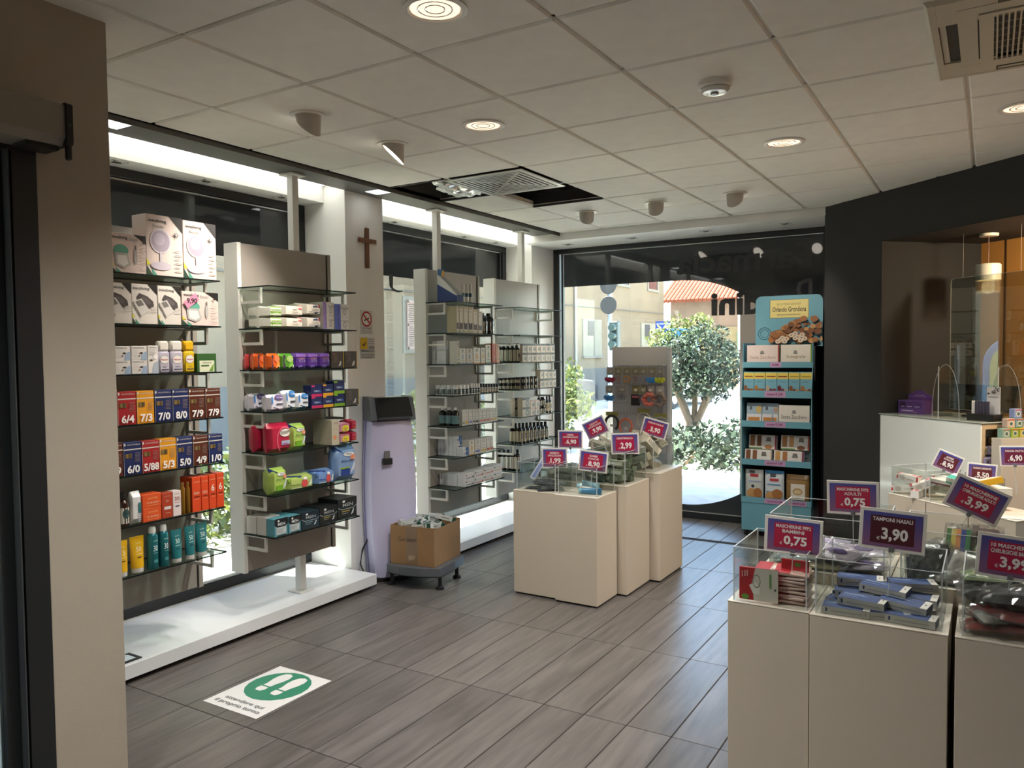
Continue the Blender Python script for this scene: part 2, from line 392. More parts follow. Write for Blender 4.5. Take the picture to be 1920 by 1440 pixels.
draw(m, [('t', 'D', 0, 0, 1, 1, ink, .03)], mir(-1.50, -1.36, 2.08, 2.27))
draw(m, [('t', 'ssa', 0, 0, 1, 1, ink, .03)], mir(-1.82, -1.55, 2.0, 2.14))
draw(m, [('t', 'dini', 0, 0, 1, 1, ink, .04)], mir(-2.28, -1.80, 1.965, 2.19))
m.build('lettering', o3)
m = MB()      # foot of the window lettering that hangs below the film of the second window
for yc, s in ((4.985, 1), (5.13, -1)):
    m.prism([(yc-.027, 2.30), (yc+.027, 2.30), (yc+.022, 2.20), (yc-.022, 2.20)], -4.312, -4.310, ink, 'x')
    m.prism([(yc+s*.022, 2.20), (yc+s*.022, 2.235), (yc-s*.03, 2.185), (yc-s*.09, 2.165), (yc-s*.15, 2.175), (yc-s*.155, 2.168), (yc-s*.09, 2.153), (yc-s*.02, 2.165)], -4.312, -4.310, ink, 'x')
m.box(-4.312, 4.83, 2.166, -4.310, 5.28, 2.171, ink); m.build('lettering', wins[1])
# platforms under the display racks
for k, (a, b) in enumerate(((1.66, 4.115), (4.545, 6.90))):
    p = MB(); p.box(-4.268, a, .028, -3.63, b, .10, mat('#dcdee0', .34, noise=.01), .002)
    r = thing('display_platform', ('white floating platform below the racks, entrance side of the crucifix pillar', 'white floating platform below the racks, corner side of the crucifix pillar')[k], 'platform', (0, 0, 0)); p.build('deck', r)
    q = MB(); q.box(-4.26, a+.02, 0, -3.72, b-.05, .028, blackm); q.build('plinth', r)
s = thing('floor_socket', 'black square socket flap set in the white platform', 'socket', (-3.715, 2.31, .1005))
m = MB(); m.box(-.055, -.052, 0, .055, -.036, .006, blackm); m.box(-.055, .036, 0, .055, .052, .006, blackm); m.box(-.055, -.036, 0, -.039, .036, .006, blackm); m.box(.039, -.036, 0, .055, .036, .006, blackm); m.build('frame', s)
m = MB(); m.box(-.037, -.034, 0, .037, .034, .004, mat('#c9d6de', .2)); m.build('flap', s); m = MB(); m.box(-.01, -.034, .0045, .02, -.024, .008, blackm); m.build('latch', s)
# waiting sticker on the floor
st = MB(); st.box(-.183, -.236, 0, .183, .236, .0016, mat('#d8d6d3', .35)); sk = thing('floor_sticker', 'white floor sticker with green footprint circle asking to wait', 'sticker', (-2.972, 2.575, .0004)); st.build('sheet', sk)
def rot2(pts, a, c): return [(c[0]+x*cos(a)-y*sin(a), c[1]+x*sin(a)+y*cos(a)) for x, y in pts]
fw = lambda u, v, l: (-.183+.366*u, -.236+.472*v, .0020+.0003*l)
sole = [(0, .17), (.035, .155), (.05, .11), (.047, .06), (.035, .01), (.032, -.03), (-.032, -.03), (-.03, .0), (-.045, .06), (-.047, .11), (-.03, .155)]
heel = [(-.032, -.045), (.032, -.045), (.034, -.08), (.02, -.105), (-.02, -.105), (-.034, -.08)]
def sc(pts, cx, cy, a): return [((x+.183)/.366, (y+.236)/.472) for x, y in rot2([(p*.78, q*.78) for p, q in pts], a, (cx, cy))]
pr = [('e', .5, .62, .44, .34, '#2f7d60')]
for cx in (-.052, .052):
    pr += [('p', sc(sole, cx, .055, 0), '#d8d6d3'), ('p', sc(heel, cx, .055, 0), '#d8d6d3')]
pr += [('t', 'attendere qui', .16, .145, .86, .215, '#55585a', .004), ('t', 'il proprio turno', .10, .05, .92, .125, '#55585a', .004)]
m = MB(); draw(m, pr, fw); m.build('print', sk)
# crucifix, wall notices
t = thing('crucifix', 'plain wooden cross hanging on the white pillar', 'cross', (-3.876, 4.342, 2.40)); wood = mat('#6b4226', .5, noise=.2, ns=12)
m = MB(); m.box(0, -.017, -.145, .016, .017, .145, wood, .002); m.build('upright', t); m = MB(); m.box(.003, -.092, .035, .019, .092, .068, wood, .002); m.build('crossbar', t)
m = MB(); m.tube([(.004, -.008, .145), (.004, -.006, .158), (.004, .006, .158), (.004, .008, .145)], .0015, silverm, 5); m.build('hook', t)
def notice(name, label, yc, z0, wd, h, prims):
    t = thing(name, label, 'notice', (-3.8785, yc, z0), LEFT); m = MB(); m.box(-wd/2, 0, 0, wd/2, .003, h, mat('#c9c8c4', .4)); m.build('sheet', t)
    m = MB(); draw(m, prims, flat(wd, h)); m.build('print', t)
notice('no_smoking_notice', 'no smoking notice with red ring on the white pillar', 4.333, 1.776, .128, .172, [('e', .5, .64, .43, .33, '#b01c25'), ('e', .5, .64, .34, .26, '#d9d7d2'), ('p', [(.3, .55), (.72, .66), (.70, .71), (.28, .60)], '#1c1c1c'), ('p', [(.20, .80), (.27, .85), (.80, .48), (.73, .43)], '#b01c25'), ('t', 'VIETATO FUMARE', .15, .22, .85, .28, '#222222'), ('r', .08, .14, .92, .155, '#8a8a88'), ('r', .08, .07, .92, .085, '#8a8a88')])
notice('camera_notice', 'notice with yellow camera square on the white pillar', 4.338, 1.597, .158, .155, [('r', .02, .45, .50, .98, '#d8b01c'), ('p', [(.12, .78), (.2, .65), (.42, .82), (.3, .6), (.18, .6)], '#4a2a10'), ('t', 'AREA', .58, .46, .98, .60, '#222222'), ('t', 'VIDEOSORVEGLIATA', .04, .32, .97, .42, '#333333'), ('r', .56, .90, .96, .92, '#777777'), ('r', .56, .80, .96, .82, '#777777'), ('r', .56, .70, .96, .72, '#777777'), ('r', .05, .2, .95, .22, '#666666'), ('r', .05, .12, .95, .14, '#666666'), ('r', .05, .04, .8, .06, '#666666')])
# air curtain / door operator above the entrance
t = thing('door_operator', 'long grey automatic door operator with black end cap above entrance', 'door operator', (-2.617, 0, 0)); gm = mat('#8c877c', .5, .1)
m = MB(); m.prism([(0.0, 2.405), (.12, 2.425), (.12, 2.325), (.10, 2.30), (0, 2.295)], -.9, 1.405, gm, 'y'); m.build('housing', t)
m = MB(); m.prism([(0.0, 2.30), (.126, 2.30), (.13, 2.31), (.13, 2.425), (.12, 2.432), (0, 2.415)], 1.405, 1.425, blackm, 'y'); m.build('end_cap', t)
m = MB(); m.box(.105, 1.408, 2.255, .125, 1.424, 2.31, blackm, .004); m.build('lever', t)
m = MB(); m.box(.01, 1.30, 2.285, .09, 1.40, 2.297, blackm); m.build('bracket', t)
m = MB(); m.box(.0, -.2, 2.425, .012, 1.345, 2.455, mat('#26241f', .6)); m.build('mounting_rail', t)
m = MB(); m.box(.1301, 1.411, 2.358, .1312, 1.418, 2.366, mat('#1d4a3a', .3)); m.build('indicator', t)
t = thing('cable_outlet', 'small hole with a wire in the cream wall over the door', 'cable', (-2.6175, 1.395, 2.458)); m = MB(); m.lathe([(0, .0005), (.006, .0015), (.007, .0)], blackm, 12, ax='x'); m.build('hole', t); m = MB(); m.tube([(.002, -.002, -.004), (.003, -.003, -.03), (.002, -.002, -.045)], .0008, mat('#3a2a20', .6), 4); m.build('wire', t)
# recessed soffit lights along the windows
def soffit(x, y, k):
    t = thing('soffit_light', 'small recessed soffit light, '+k, 'light', (x, y, 2.714)); m = MB()
    for i in range(4):
        q = MB(); a = i*pi/2; c_, s_ = cos(a), sin(a); q.box(-.045, .034, -.004, .045, .045, .002, whitem); q.xf(Matrix.Rotation(a, 4, 'Z')); m.add(q.v, q.f, whitem)
    m.build('trim_frame', t); m = MB(); m.lathe([(0, -.001), (.026, -.002), (.028, 0)], mat('#b7bcbd', .15, .7), 12); m.build('lamp', t)
for (x, y), l in zip([(-4.17, 2.626), (-4.17, 3.21), (-4.17, 3.822), (-4.2, 5.05), (-4.2, 5.619), (-4.2, 6.047), (-4.17, 6.55), (-3.634, 7.068), (-2.93, 7.05), (-2.214, 7.03), (-1.512, 7.02)],
        ['first window, nearest the entrance', 'first window, middle one', 'first window, beside the crucifix pillar', 'second window, first past the crucifix pillar', 'second window, second past the crucifix pillar', 'second window, third past the crucifix pillar', 'second window, last before the corner', 'lettered window, nearest the corner', 'lettered window, second from the corner', 'lettered window, third from the corner', 'lettered window, nearest the dark wall']): soffit(x, y, l)
for y, n in ((2.327, 'by the entrance wall'), (4.30, 'against the crucifix pillar')):
    t = thing('recessed_panel_light', 'small square lit panel in the ceiling board '+n, 'light', (-3.72, y, CEIL-.006)); m = MB(); m.box(-.06, -.06, 0, .06, .06, .002, mat('#eef0ee', .4, emit=.8)); m.build('panel', t); m = MB(); m.box(-.066, -.066, .0005, -.06, .066, .003, whitem); m.box(.06, -.066, .0005, .066, .066, .003, whitem); m.build('rim', t)
# ------------------------------------------------------------------ ceiling fittings
ringm = mat('#dedad2', .4); mirr = mat('#d8d2ca', .12, .9); lensm = mat('#ffe0c2', .35, emit=.17)
dlab = ['large round downlight at top of the ceiling, nearest viewer', 'round downlight near the lowered diffuser, second from viewer', 'round downlight between smoke detector and dark wall', 'round downlight over the counter, before the dark wall', 'round downlight near the entrance door', 'round downlight at the back of the shop']
for k, (x, y) in enumerate([(-1.596, 2.148), (-2.201, 3.355), (-.988, 4.545), (.127, 4.533), (-1.59, .35), (-.4, -.9)]):
    t = thing('downlight', dlab[k], 'downlight', (x, y, CEIL-.004)); m = MB(); m.lathe([(.088, .004), (.108, .002), (.11, -.004), (.092, -.007), (.086, .0)], ringm, 28, cap=False); m.build('trim_ring', t, True)
    m = MB(); m.lathe([(.087, -.001), (.075, .05), (.05, .085)], mirr, 16, cap=False); m.build('reflector', t)
    m = MB(); m.lathe([(0, -.001), (.084, .0), (.085, .0015), (0, .0015)], lensm, 24); m.build('lens', t)
    m = MB()
    for r in (.030, .055): m.lathe([(r, -.0012), (r+.003, -.003), (r+.006, -.0012)], mirr, 24, cap=False)
    m.build('lens_ring', t)
    light('downlight_lamp', 'SPOT', (x, y, CEIL-.012), LAMP, (1, .97, .93), .07, (0, 0, -1), RAD(128), 1.0)
slab_ = ['half-shell spot in ceiling aimed at racks, nearest the entrance', 'half-shell spot showing its lit face, second from entrance', 'half-shell spot near the window corner', 'half-shell spot before the shop window, middle of three', 'half-shell spot nearest the dark wall']
for k, (x, y, dx, dy) in enumerate([(-2.811, 2.753, -1, .1), (-2.815, 3.385, -.8, -.6), (-2.846, 5.875, -.5, .8), (-2.227, 5.828, -.2, 1), (-1.609, 5.807, .1, 1)]):
    dv = Vector((dx, dy, 0)).normalized()
    t = thing('ceiling_spot', slab_[k], 'spotlight', (x, y, CEIL-.004)); m = MB(); m.lathe([(.062, .004), (.086, .002), (.088, -.003), (.064, -.005)], ringm, 26, cap=False); m.build('trim_ring', t, True)
    m = MB(); n = 24; vs = []; fs = []; rad = .062
    for i in range(n): a = 2*pi*i/n; vs.append((rad*cos(a), rad*sin(a), 0))
    for i in range(n):
        a = 2*pi*i/n; s_ = (cos(a)*dv.x+sin(a)*dv.y); vs.append((rad*.92*cos(a), rad*.92*sin(a), -.004-.052*(1-s_)))
    for i in range(n): fs.append((i, n+i, n+(i+1) % n, (i+1) % n))
    m.add(vs, fs, mat('#b8b1a6', .35)); m.build('shell', t, True)
    m = MB(); vs = [(v[0]*.93, v[1]*.93, v[2]+.002) for v in vs[n:]]; m.add(vs, [tuple(reversed(range(n)))], mat('#fff4e4', .5, emit=.9)); m.build('lamp', t)
    light('spot_lamp', 'SPOT', (x+dv.x*.06, y+dv.y*.06, CEIL-.09), SPOT, (1, .91, .80), .04, (dv.x*1.0, dv.y*1.0, -1.15), RAD(70), .7)
t = thing('smoke_detector', 'round white smoke detector on the ceiling', 'smoke detector', (-1.021, 3.371, CEIL-.002)); m = MB(); m.lathe([(.0, 0), (.07, 0), (.072, -.02), (.062, -.028), (0, -.028)], ringm, 28); m.build('base', t, True)
m = MB(); m.lathe([(.058, -.028), (.062, -.034), (.05, -.046), (0, -.049)], mat('#c9c7bd', .15), 28); m.build('chamber', t, True); m = MB(); m.lathe([(.0, -.049), (.018, -.050), (.016, -.054), (0, -.055)], mat('#6d6b66', .3), 16); m.build('sensor_cap', t)
# lowered air diffuser
alum = mat('#c8c6c0', .3, .55)
t = thing('air_diffuser', 'square aluminium air diffuser between two missing ceiling tiles', 'air diffuser', (GX+.3, GY+4.5*TS, CEIL-.016))
def sq(m, r, wd, z0, z1, mt, slope=0):
    for a in range(4):
        q = MB(); vs = [(-r, r, z0), (r, r, z0), (r-wd, r-wd, z0+slope), (-r+wd, r-wd, z0+slope), (-r, r, z1), (r, r, z1), (r-wd, r-wd, z1+slope), (-r+wd, r-wd, z1+slope)]
        q.add(vs, [(0, 1, 2, 3), (7, 6, 5, 4), (0, 4, 5, 1), (1, 5, 6, 2), (2, 6, 7, 3), (3, 7, 4, 0)], mt); q.xf(Matrix.Rotation(a*pi/2, 4, 'Z')); m.add(q.v, q.f, mt)
m = MB(); sq(m, .296, .035, 0, .006, alum); m.build('frame', t)
for r in (.248, .212, .176, .140, .104, .068, .032): m = MB(); sq(m, r, .019, 0, .002, alum); m.build('louvre_ring', t)
m = MB(); m.box(-.34, -.010, .0022, .34, .010, .003, alum); m.box(-.010, -.34, .0022, .010, .34, .003, alum); m.xf(Matrix.Rotation(pi/4, 4, 'Z')); m.build('cross_rib', t)
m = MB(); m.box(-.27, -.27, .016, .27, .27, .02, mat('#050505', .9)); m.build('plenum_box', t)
# crumpled foil duct in the open tile
m = MB(); bm = bmesh.new(); bmesh.ops.create_icosphere(bm, subdivisions=4, radius=1)
for v in bm.verts:
    k = 1+.16*sin(9*v.co.x+4*v.co.y)*cos(11*v.co.z+3*v.co.y)+random.uniform(-.06, .06); v.co = Vector((v.co.x*.15*k, v.co.y*.24*k, v.co.z*.085*k))
me = bpy.data.meshes.new('foil_duct'); bm.to_mesh(me); bm.free(); me.materials.append(mat('#e6e6e4', .32, .75))
obj('foil_duct', me, None, (-3.20, 4.56, CEIL+.045), label='crumpled silver foil duct hanging in the open ceiling tile', cat='duct')
# dark metal edge of the opening
m = MB()
for a, b, c, d_ in ((-3.56, 4.228, -3.1, 4.243), (-3.56, 4.83, -3.1, 4.85), (-3.1, 5.43, -2.5, 5.45)): m.box(a, b, CEIL-.006, c, d_, CEIL+.10, mat('#2a2926', .6))
struct('trim_3', m)
# air-conditioning cassette
t = thing('ceiling_air_conditioner', 'white ceiling air conditioner cassette with black grille slots', 'air conditioner', (.225, 3.42, CEIL-.002)); acm = mat('#c2b9a6', .45)
m = MB(); 
for a in range(4):
    q = MB(); r, i_, s0, s1 = .43, .285, .335, .385
    q.add([(-r, r, 0), (r, r, 0), (.418, .418, -.016), (-.418, .418, -.016)], [(0, 1, 2, 3)], acm)
    q.box(-.418, .395, -.016, .394, .418, -.002, acm); q.box(.215, .215, -.0155, .41, .41, -.0015, acm); q.box(-.335, .275, -.017, .274, .335, -.002, acm)
    q.xf(Matrix.Rotation(a*pi/2, 4, 'Z')); m.add(q.v, q.f, acm)
m.build('panel', t); m = MB(); m.box(-.4, -.4, -.006, .4, .4, -.0, blackm); m.build('cavity', t)
for a in range(4):
    q = MB(); q.box(-.21, .372, -.011, .21, .392, -.009, acm); q.xf(Matrix.Rotation(a*pi/2, 4, 'Z') ); q.build('air_flap', t)
q = MB(); q.box(-.270, -.270, -.022, .270, -.24, -.012, acm); q.box(-.270, .24, -.022, .270, .270, -.012, acm); q.box(-.270, -.24, -.022, -.225, .24, -.012, acm); q.box(.225, -.24, -.022, .270, .24, -.012, acm); q.build('grille_frame', t)
for i in range(26): q = MB(); x = -.215+i*.0172; q.box(x-.003, -.24, -.021, x+.003, .24, -.012, acm); q.build('grille_slat', t)
for i in range(7): q = MB(); y = -.2+i*.066; q.box(-.225, y-.0015, -.012, .225, y+.0015, -.010, acm); q.build('cross_wire', t)
# shelf goods: rack, shelf, kind, front x, y0, y1, height, depth, variant
PROD=[
(1,0,'nail',-3.49,2.15,2.347,0.183,0),
(1,0,'mirror',-3.49,2.335,2.54,0.295,0),
(1,0,'mirror',-3.49,2.54,2.74,0.291,0),
(1,1,'massager',-3.49,2.124,2.253,0.19,0),
(1,1,'massager',-3.49,2.253,2.389,0.192,0),
(1,1,'massager',-3.49,2.389,2.522,0.191,0),
(1,1,'nail',-3.49,2.522,2.747,0.173,0,1),
(1,2,'derma',-3.49,2.155,2.241,0.133,0),
(1,2,'derma',-3.49,2.243,2.326,0.134,0),
(1,2,'dermatall',-3.49,2.329,2.386,0.137,0),
(1,2,'deo',-3.49,2.386,2.452,0.16,0,'L'),
(1,2,'deo',-3.49,2.454,2.528,0.161,0,'L'),
(1,2,'deo',-3.49,2.53,2.595,0.162,0,'Y'),
(1,2,'greenbox',-3.49,2.602,2.726,0.096,0),
(1,3,'dye',-3.49,2.165,2.262,0.159,0,'R','6/4'),
(1,3,'dye',-3.49,2.262,2.357,0.158,0,'Y','7/3'),
(1,3,'dye',-3.49,2.357,2.454,0.158,0,'B','7/0'),
(1,3,'dye',-3.49,2.454,2.55,0.157,0,'B','8/0'),
(1,3,'dye',-3.49,2.55,2.647,0.155,0,'N','7/9'),
(1,3,'dye',-3.49,2.647,2.745,0.154,0,'N','7/9'),
(1,4,'dye',-3.49,2.098,2.187,0.161,0,'N','4/9'),
(1,4,'dye',-3.49,2.187,2.283,0.157,0,'B','6/0'),
(1,4,'dye',-3.49,2.283,2.377,0.155,0,'R','5/88'),
(1,4,'dye',-3.49,2.377,2.471,0.156,0,'Y','5/3'),
(1,4,'dye',-3.49,2.471,2.565,0.155,0,'B','5/0'),
(1,4,'dye',-3.49,2.565,2.66,0.152,0,'N','4/9'),
(1,4,'dye',-3.49,2.66,2.751,0.151,0,'B','1/0'),
(1,5,'brownbottle',-3.49,2.114,2.166,0.161,0),
(1,5,'brownbottle',-3.49,2.167,2.223,0.16,0),
(1,5,'whitebag',-3.49,2.223,2.278,0.157,0),
(1,5,'sunlow',-3.49,2.278,2.381,0.134,0),
(1,5,'sunmid',-3.49,2.381,2.442,0.126,0),
(1,5,'sun30',-3.49,2.442,2.492,0.128,0),
(1,5,'oil',-3.49,2.492,2.523,0.163,0),
(1,5,'oil',-3.49,2.523,2.551,0.161,0),
(1,5,'sunduo',-3.49,2.554,2.609,0.18,0,'DUO'),
(1,5,'sunduo',-3.49,2.609,2.656,0.178,0,'DUO'),
(1,5,'sunduo',-3.49,2.656,2.704,0.18,0,'6'),
(1,5,'sunduo',-3.49,2.704,2.752,0.182,0,'6'),
(1,6,'tube',-3.49,2.148,2.218,0.171,0,'Y','15'),
(1,6,'tube',-3.49,2.226,2.307,0.174,0,'Y','50'),
(1,6,'spray',-3.49,2.313,2.371,0.209,0,'3'),
(1,6,'spray',-3.49,2.374,2.427,0.208,0,'30'),
(1,6,'tube',-3.49,2.442,2.513,0.166,0,'T','30'),
(1,6,'tube',-3.49,2.522,2.585,0.17,0,'T','50'),
(1,6,'tube',-3.49,2.589,2.667,0.173,0,'T','50'),
(2,1,'wipes',-3.49,3.089,3.196,0.125,0),
(2,1,'cotton',-3.49,3.2,3.361,0.14,0),
(2,1,'cotton2',-3.49,3.366,3.506,0.158,0),
(2,1,'cotbox',-3.49,3.506,3.602,0.167,0,'P'),
(2,1,'cotbox',-3.49,3.605,3.736,0.159,0,'B'),
(2,2,'liner',-3.49,3.086,3.165,0.094,0.09,'O'),
(2,2,'liner',-3.49,3.169,3.271,0.093,0,'G'),
(2,2,'beta',-3.49,3.273,3.368,0.096,0),
(2,2,'beta',-3.49,3.37,3.464,0.095,0),
(2,2,'beta',-3.49,3.466,3.568,0.095,0),
(2,2,'shadow',-3.49,3.57,3.681,0.104,0),
(2,2,'shadow',-3.49,3.686,3.804,0.104,0),
(2,2,'liner',-3.682,3.086,3.165,0.092,0.048,'R'),
(2,2,'liner',-3.605,3.086,3.165,0.095,0.074,'O'),
(2,3,'pad',-3.49,3.079,3.186,0.098,0.09,'L'),
(2,3,'pad',-3.49,3.19,3.282,0.118,0,'B'),
(2,3,'pad',-3.49,3.285,3.387,0.095,0,'B'),
(2,3,'tampon',-3.49,3.396,3.489,0.138,0,'P'),
(2,3,'tampon',-3.49,3.491,3.585,0.141,0,'Y'),
(2,3,'tampon',-3.49,3.587,3.684,0.157,0,'G'),
(2,3,'shadow',-3.49,3.687,3.817,0.102,0),
(2,3,'pad',-3.637,3.079,3.186,0.102,0.09,'L'),
(2,4,'seren',-3.49,3.076,3.236,0.174,0.09),
(2,4,'disc',-3.49,3.24,3.354,0.16,0,'G'),
(2,4,'cream',-3.49,3.56,3.63,0.156,0),
(2,4,'pinkpk',-3.49,3.635,3.736,0.132,0),
(2,4,'redpk',-3.49,3.739,3.796,0.146,0),
(2,4,'seren',-3.605,3.076,3.196,0.159,0.09),
(2,5,'disc',-3.49,3.085,3.201,0.156,0,'G'),
(2,5,'lowpk',-3.49,3.205,3.422,0.089,0,'G'),
(2,5,'lowpk',-3.49,3.431,3.595,0.095,0,'B'),
(2,5,'disc',-3.49,3.6,3.785,0.225,0,'B'),
(2,6,'men',-3.49,3.088,3.192,0.103,0.066,'T'),
(2,6,'men',-3.49,3.194,3.294,0.099,0,'T'),
(2,6,'men',-3.49,3.296,3.442,0.102,0,'N'),
(2,6,'men',-3.49,3.446,3.598,0.105,0,'K'),
(2,6,'men',-3.49,3.6,3.778,0.131,0,'K'),
(2,6,'whitepk',-3.649,3.088,3.192,0.102,0.081),
(2,6,'whitepk',-3.559,3.088,3.192,0.108,0.087),
(3,0,'cardisp',-3.49,4.926,5.012,0.26,0),
(3,0,'stick',-3.49,5.012,5.059,0.142,0),
(3,0,'stick',-3.49,5.062,5.107,0.145,0),
(3,0,'stick',-3.49,5.11,5.151,0.148,0),
(3,1,'oilbox',-3.49,4.914,4.949,0.208,0),
(3,1,'oilbox',-3.49,4.952,5.006,0.21,0),
(3,1,'oilbox',-3.49,5.01,5.072,0.209,0),
(3,1,'oilbox',-3.49,5.076,5.139,0.208,0),
(3,1,'oilbox',-3.49,5.142,5.207,0.19,0),
(3,1,'oilbox',-3.49,5.211,5.276,0.176,0),
(3,1,'syrup',-3.49,5.284,5.379,0.17,0,'W'),
(3,1,'syrup',-3.49,5.387,5.476,0.17,0,'W'),
(3,2,'herb',-3.49,4.912,4.951,0.179,0.09,'g'),
(3,2,'herb',-3.49,4.947,5.037,0.121,0,'b'),
(3,2,'herb',-3.49,5.041,5.133,0.121,0,'b'),
(3,2,'herb',-3.49,5.137,5.24,0.126,0,'o'),
(3,2,'herb',-3.49,5.244,5.31,0.126,0,'o'),
(3,2,'herb',-3.49,5.314,5.398,0.152,0,'g'),
(3,2,'herb',-3.49,5.414,5.471,0.161,0,'r'),
(3,2,'herb',-3.49,5.475,5.529,0.157,0,'p'),
(3,2,'stackw',-3.696,4.912,4.951,0.178,0.034),
(3,2,'stackw',-3.594,4.912,4.951,0.18,0.09),
(3,3,'jarw',-3.49,4.945,4.99,0.081,0.01),
(3,3,'jarw',-3.49,4.996,5.041,0.079,0),
(3,3,'jarw',-3.49,5.047,5.093,0.077,0),
(3,3,'jarw',-3.49,5.102,5.136,0.084,0),
(3,3,'jarw',-3.49,5.137,5.171,0.083,0),
(3,3,'jarw',-3.49,5.173,5.207,0.081,0),
(3,3,'jarw',-3.49,5.209,5.243,0.08,0),
(3,3,'jark',-3.49,5.246,5.281,0.078,0),
(3,3,'jark',-3.49,5.285,5.32,0.077,0),
(3,3,'jark',-3.49,5.323,5.359,0.075,0),
(3,3,'jark',-3.49,5.362,5.398,0.074,0),
(3,3,'jark',-3.49,5.402,5.438,0.072,0),
(3,3,'jark',-3.49,5.441,5.478,0.071,0),
(3,3,'jark',-3.49,5.482,5.519,0.069,0),
(3,3,'jarw',-3.671,4.913,4.963,0.076,0.059),
(3,3,'jarw',-3.614,4.913,4.963,0.077,0.054),
(3,3,'jarw',-3.558,4.913,4.963,0.078,0.053),
(3,3,'jarw',-3.503,4.913,4.963,0.078,0.053),
(3,4,'med',-3.49,4.976,5.012,0.122,0.009,'g'),
(3,4,'med',-3.49,5.008,5.06,0.123,0,'y'),
(3,4,'med',-3.49,5.063,5.115,0.123,0,'l'),
(3,4,'med',-3.49,5.119,5.153,0.12,0,'k'),
(3,4,'med',-3.49,5.157,5.206,0.117,0,'k'),
(3,4,'med',-3.49,5.21,5.259,0.116,0,'r'),
(3,4,'med',-3.49,5.263,5.313,0.114,0,'r'),
(3,4,'med',-3.49,5.317,5.368,0.112,0,'r'),
(3,4,'med',-3.49,5.372,5.424,0.11,0,'o'),
(3,4,'med',-3.49,5.428,5.481,0.108,0,'y'),
(3,4,'syrup',-3.624,4.913,4.975,0.142,0.09,'B'),
(3,4,'syrup',-3.562,4.913,4.975,0.144,0.058,'B'),
(3,4,'syrup',-3.502,4.913,4.975,0.145,0.058,'B'),
(3,5,'boxblue',-3.49,4.981,5.058,0.068,0.061),
(3,5,'herb',-3.49,5.062,5.14,0.118,0,'o'),
(3,5,'med',-3.49,5.144,5.224,0.118,0,'l'),
(3,5,'med',-3.49,5.228,5.311,0.118,0,'y'),
(3,5,'med',-3.49,5.315,5.367,0.12,0,'r'),
(3,5,'med',-3.49,5.371,5.415,0.12,0,'r'),
(3,5,'boxblue',-3.714,4.981,5.058,0.145,0.02),
(3,5,'boxblue',-3.672,4.981,5.058,0.147,0.039),
(3,5,'boxblue',-3.631,4.981,5.058,0.149,0.039),
(3,5,'boxblue',-3.589,4.981,5.058,0.151,0.038),
(3,5,'boxblue',-3.554,4.981,5.058,0.157,0.033),
(3,6,'boxlow',-3.49,4.998,5.128,0.105,0.071,'k'),
(3,6,'boxlow',-3.49,5.131,5.262,0.108,0,'r'),
(3,6,'boxlow',-3.49,5.266,5.41,0.111,0,'r'),
(3,6,'boxlow',-3.49,5.414,5.551,0.115,0,'o'),
(3,6,'boxlow',-3.715,4.998,5.118,0.086,0.02,'k'),
(3,6,'boxlow',-3.662,4.998,5.118,0.089,0.049,'k'),
(3,6,'boxlow',-3.61,4.998,5.118,0.093,0.049,'k'),
(3,6,'boxlow',-3.564,4.998,5.118,0.088,0.043,'k'),
(4,2,'duo',-3.49,5.9,5.977,0.161,0.025),
(4,2,'duo',-3.49,5.981,6.059,0.162,0),
(4,2,'duo',-3.49,6.063,6.143,0.162,0),
(4,2,'duo',-3.49,6.147,6.229,0.163,0),
(4,2,'duo',-3.49,6.233,6.316,0.163,0),
(4,2,'duo',-3.49,6.32,6.405,0.164,0),
(4,2,'duo',-3.49,6.409,6.496,0.164,0),
(4,2,'pump',-3.698,5.868,5.928,0.167,0.032),
(4,2,'pump',-3.653,5.868,5.928,0.166,0.043),
(4,2,'pump',-3.607,5.868,5.928,0.165,0.042),
(4,2,'pump',-3.562,5.868,5.928,0.165,0.042),
(4,2,'pump',-3.518,5.868,5.928,0.164,0.042),
(4,3,'jar2',-3.49,5.91,5.978,0.111,0.014),
(4,3,'jar2',-3.49,5.982,6.052,0.111,0),
(4,3,'jar2',-3.49,6.056,6.127,0.111,0),
(4,3,'jar2',-3.49,6.131,6.204,0.111,0),
(4,3,'duo',-3.49,6.211,6.283,0.168,0),
(4,3,'duo',-3.49,6.287,6.361,0.166,0),
(4,3,'duo',-3.49,6.364,6.44,0.164,0),
(4,3,'duo',-3.49,6.443,6.52,0.162,0),
(4,3,'jar2',-3.679,5.868,5.928,0.099,0.051),
(4,3,'jar2',-3.636,5.868,5.928,0.102,0.04),
(4,3,'jar2',-3.593,5.868,5.928,0.105,0.04),
(4,3,'jar2',-3.55,5.868,5.928,0.107,0.04),
(4,3,'jar2',-3.507,5.868,5.928,0.11,0.039),
(4,4,'duo',-3.49,5.891,6.027,0.165,0.071),
(4,4,'duop',-3.49,6.031,6.113,0.137,0),
(4,4,'duop',-3.49,6.118,6.201,0.135,0),
(4,4,'smallb',-3.49,6.211,6.271,0.15,0),
(4,4,'smallb',-3.49,6.276,6.342,0.156,0),
(4,4,'tallb',-3.49,6.352,6.399,0.157,0),
(4,4,'tallb',-3.49,6.404,6.451,0.16,0),
(4,4,'duo',-3.564,5.891,6.011,0.164,0.09),
(4,5,'tallb',-3.49,5.855,5.915,0.189,0.043),
(4,5,'tallb',-3.49,5.919,5.981,0.185,0),
(4,5,'tallb',-3.49,5.984,6.047,0.182,0),
(4,5,'tallb',-3.49,6.051,6.114,0.178,0),
(4,5,'tallb',-3.49,6.118,6.183,0.175,0),
(4,5,'tallb',-3.49,6.187,6.253,0.171,0),
(4,5,'tallb',-3.49,6.257,6.324,0.167,0),
(4,5,'tallb',-3.49,6.328,6.396,0.164,0),
(4,5,'tallb',-3.574,5.868,5.918,0.181,0.09),
(4,5,'tallb',-3.536,5.868,5.918,0.184,0.035),
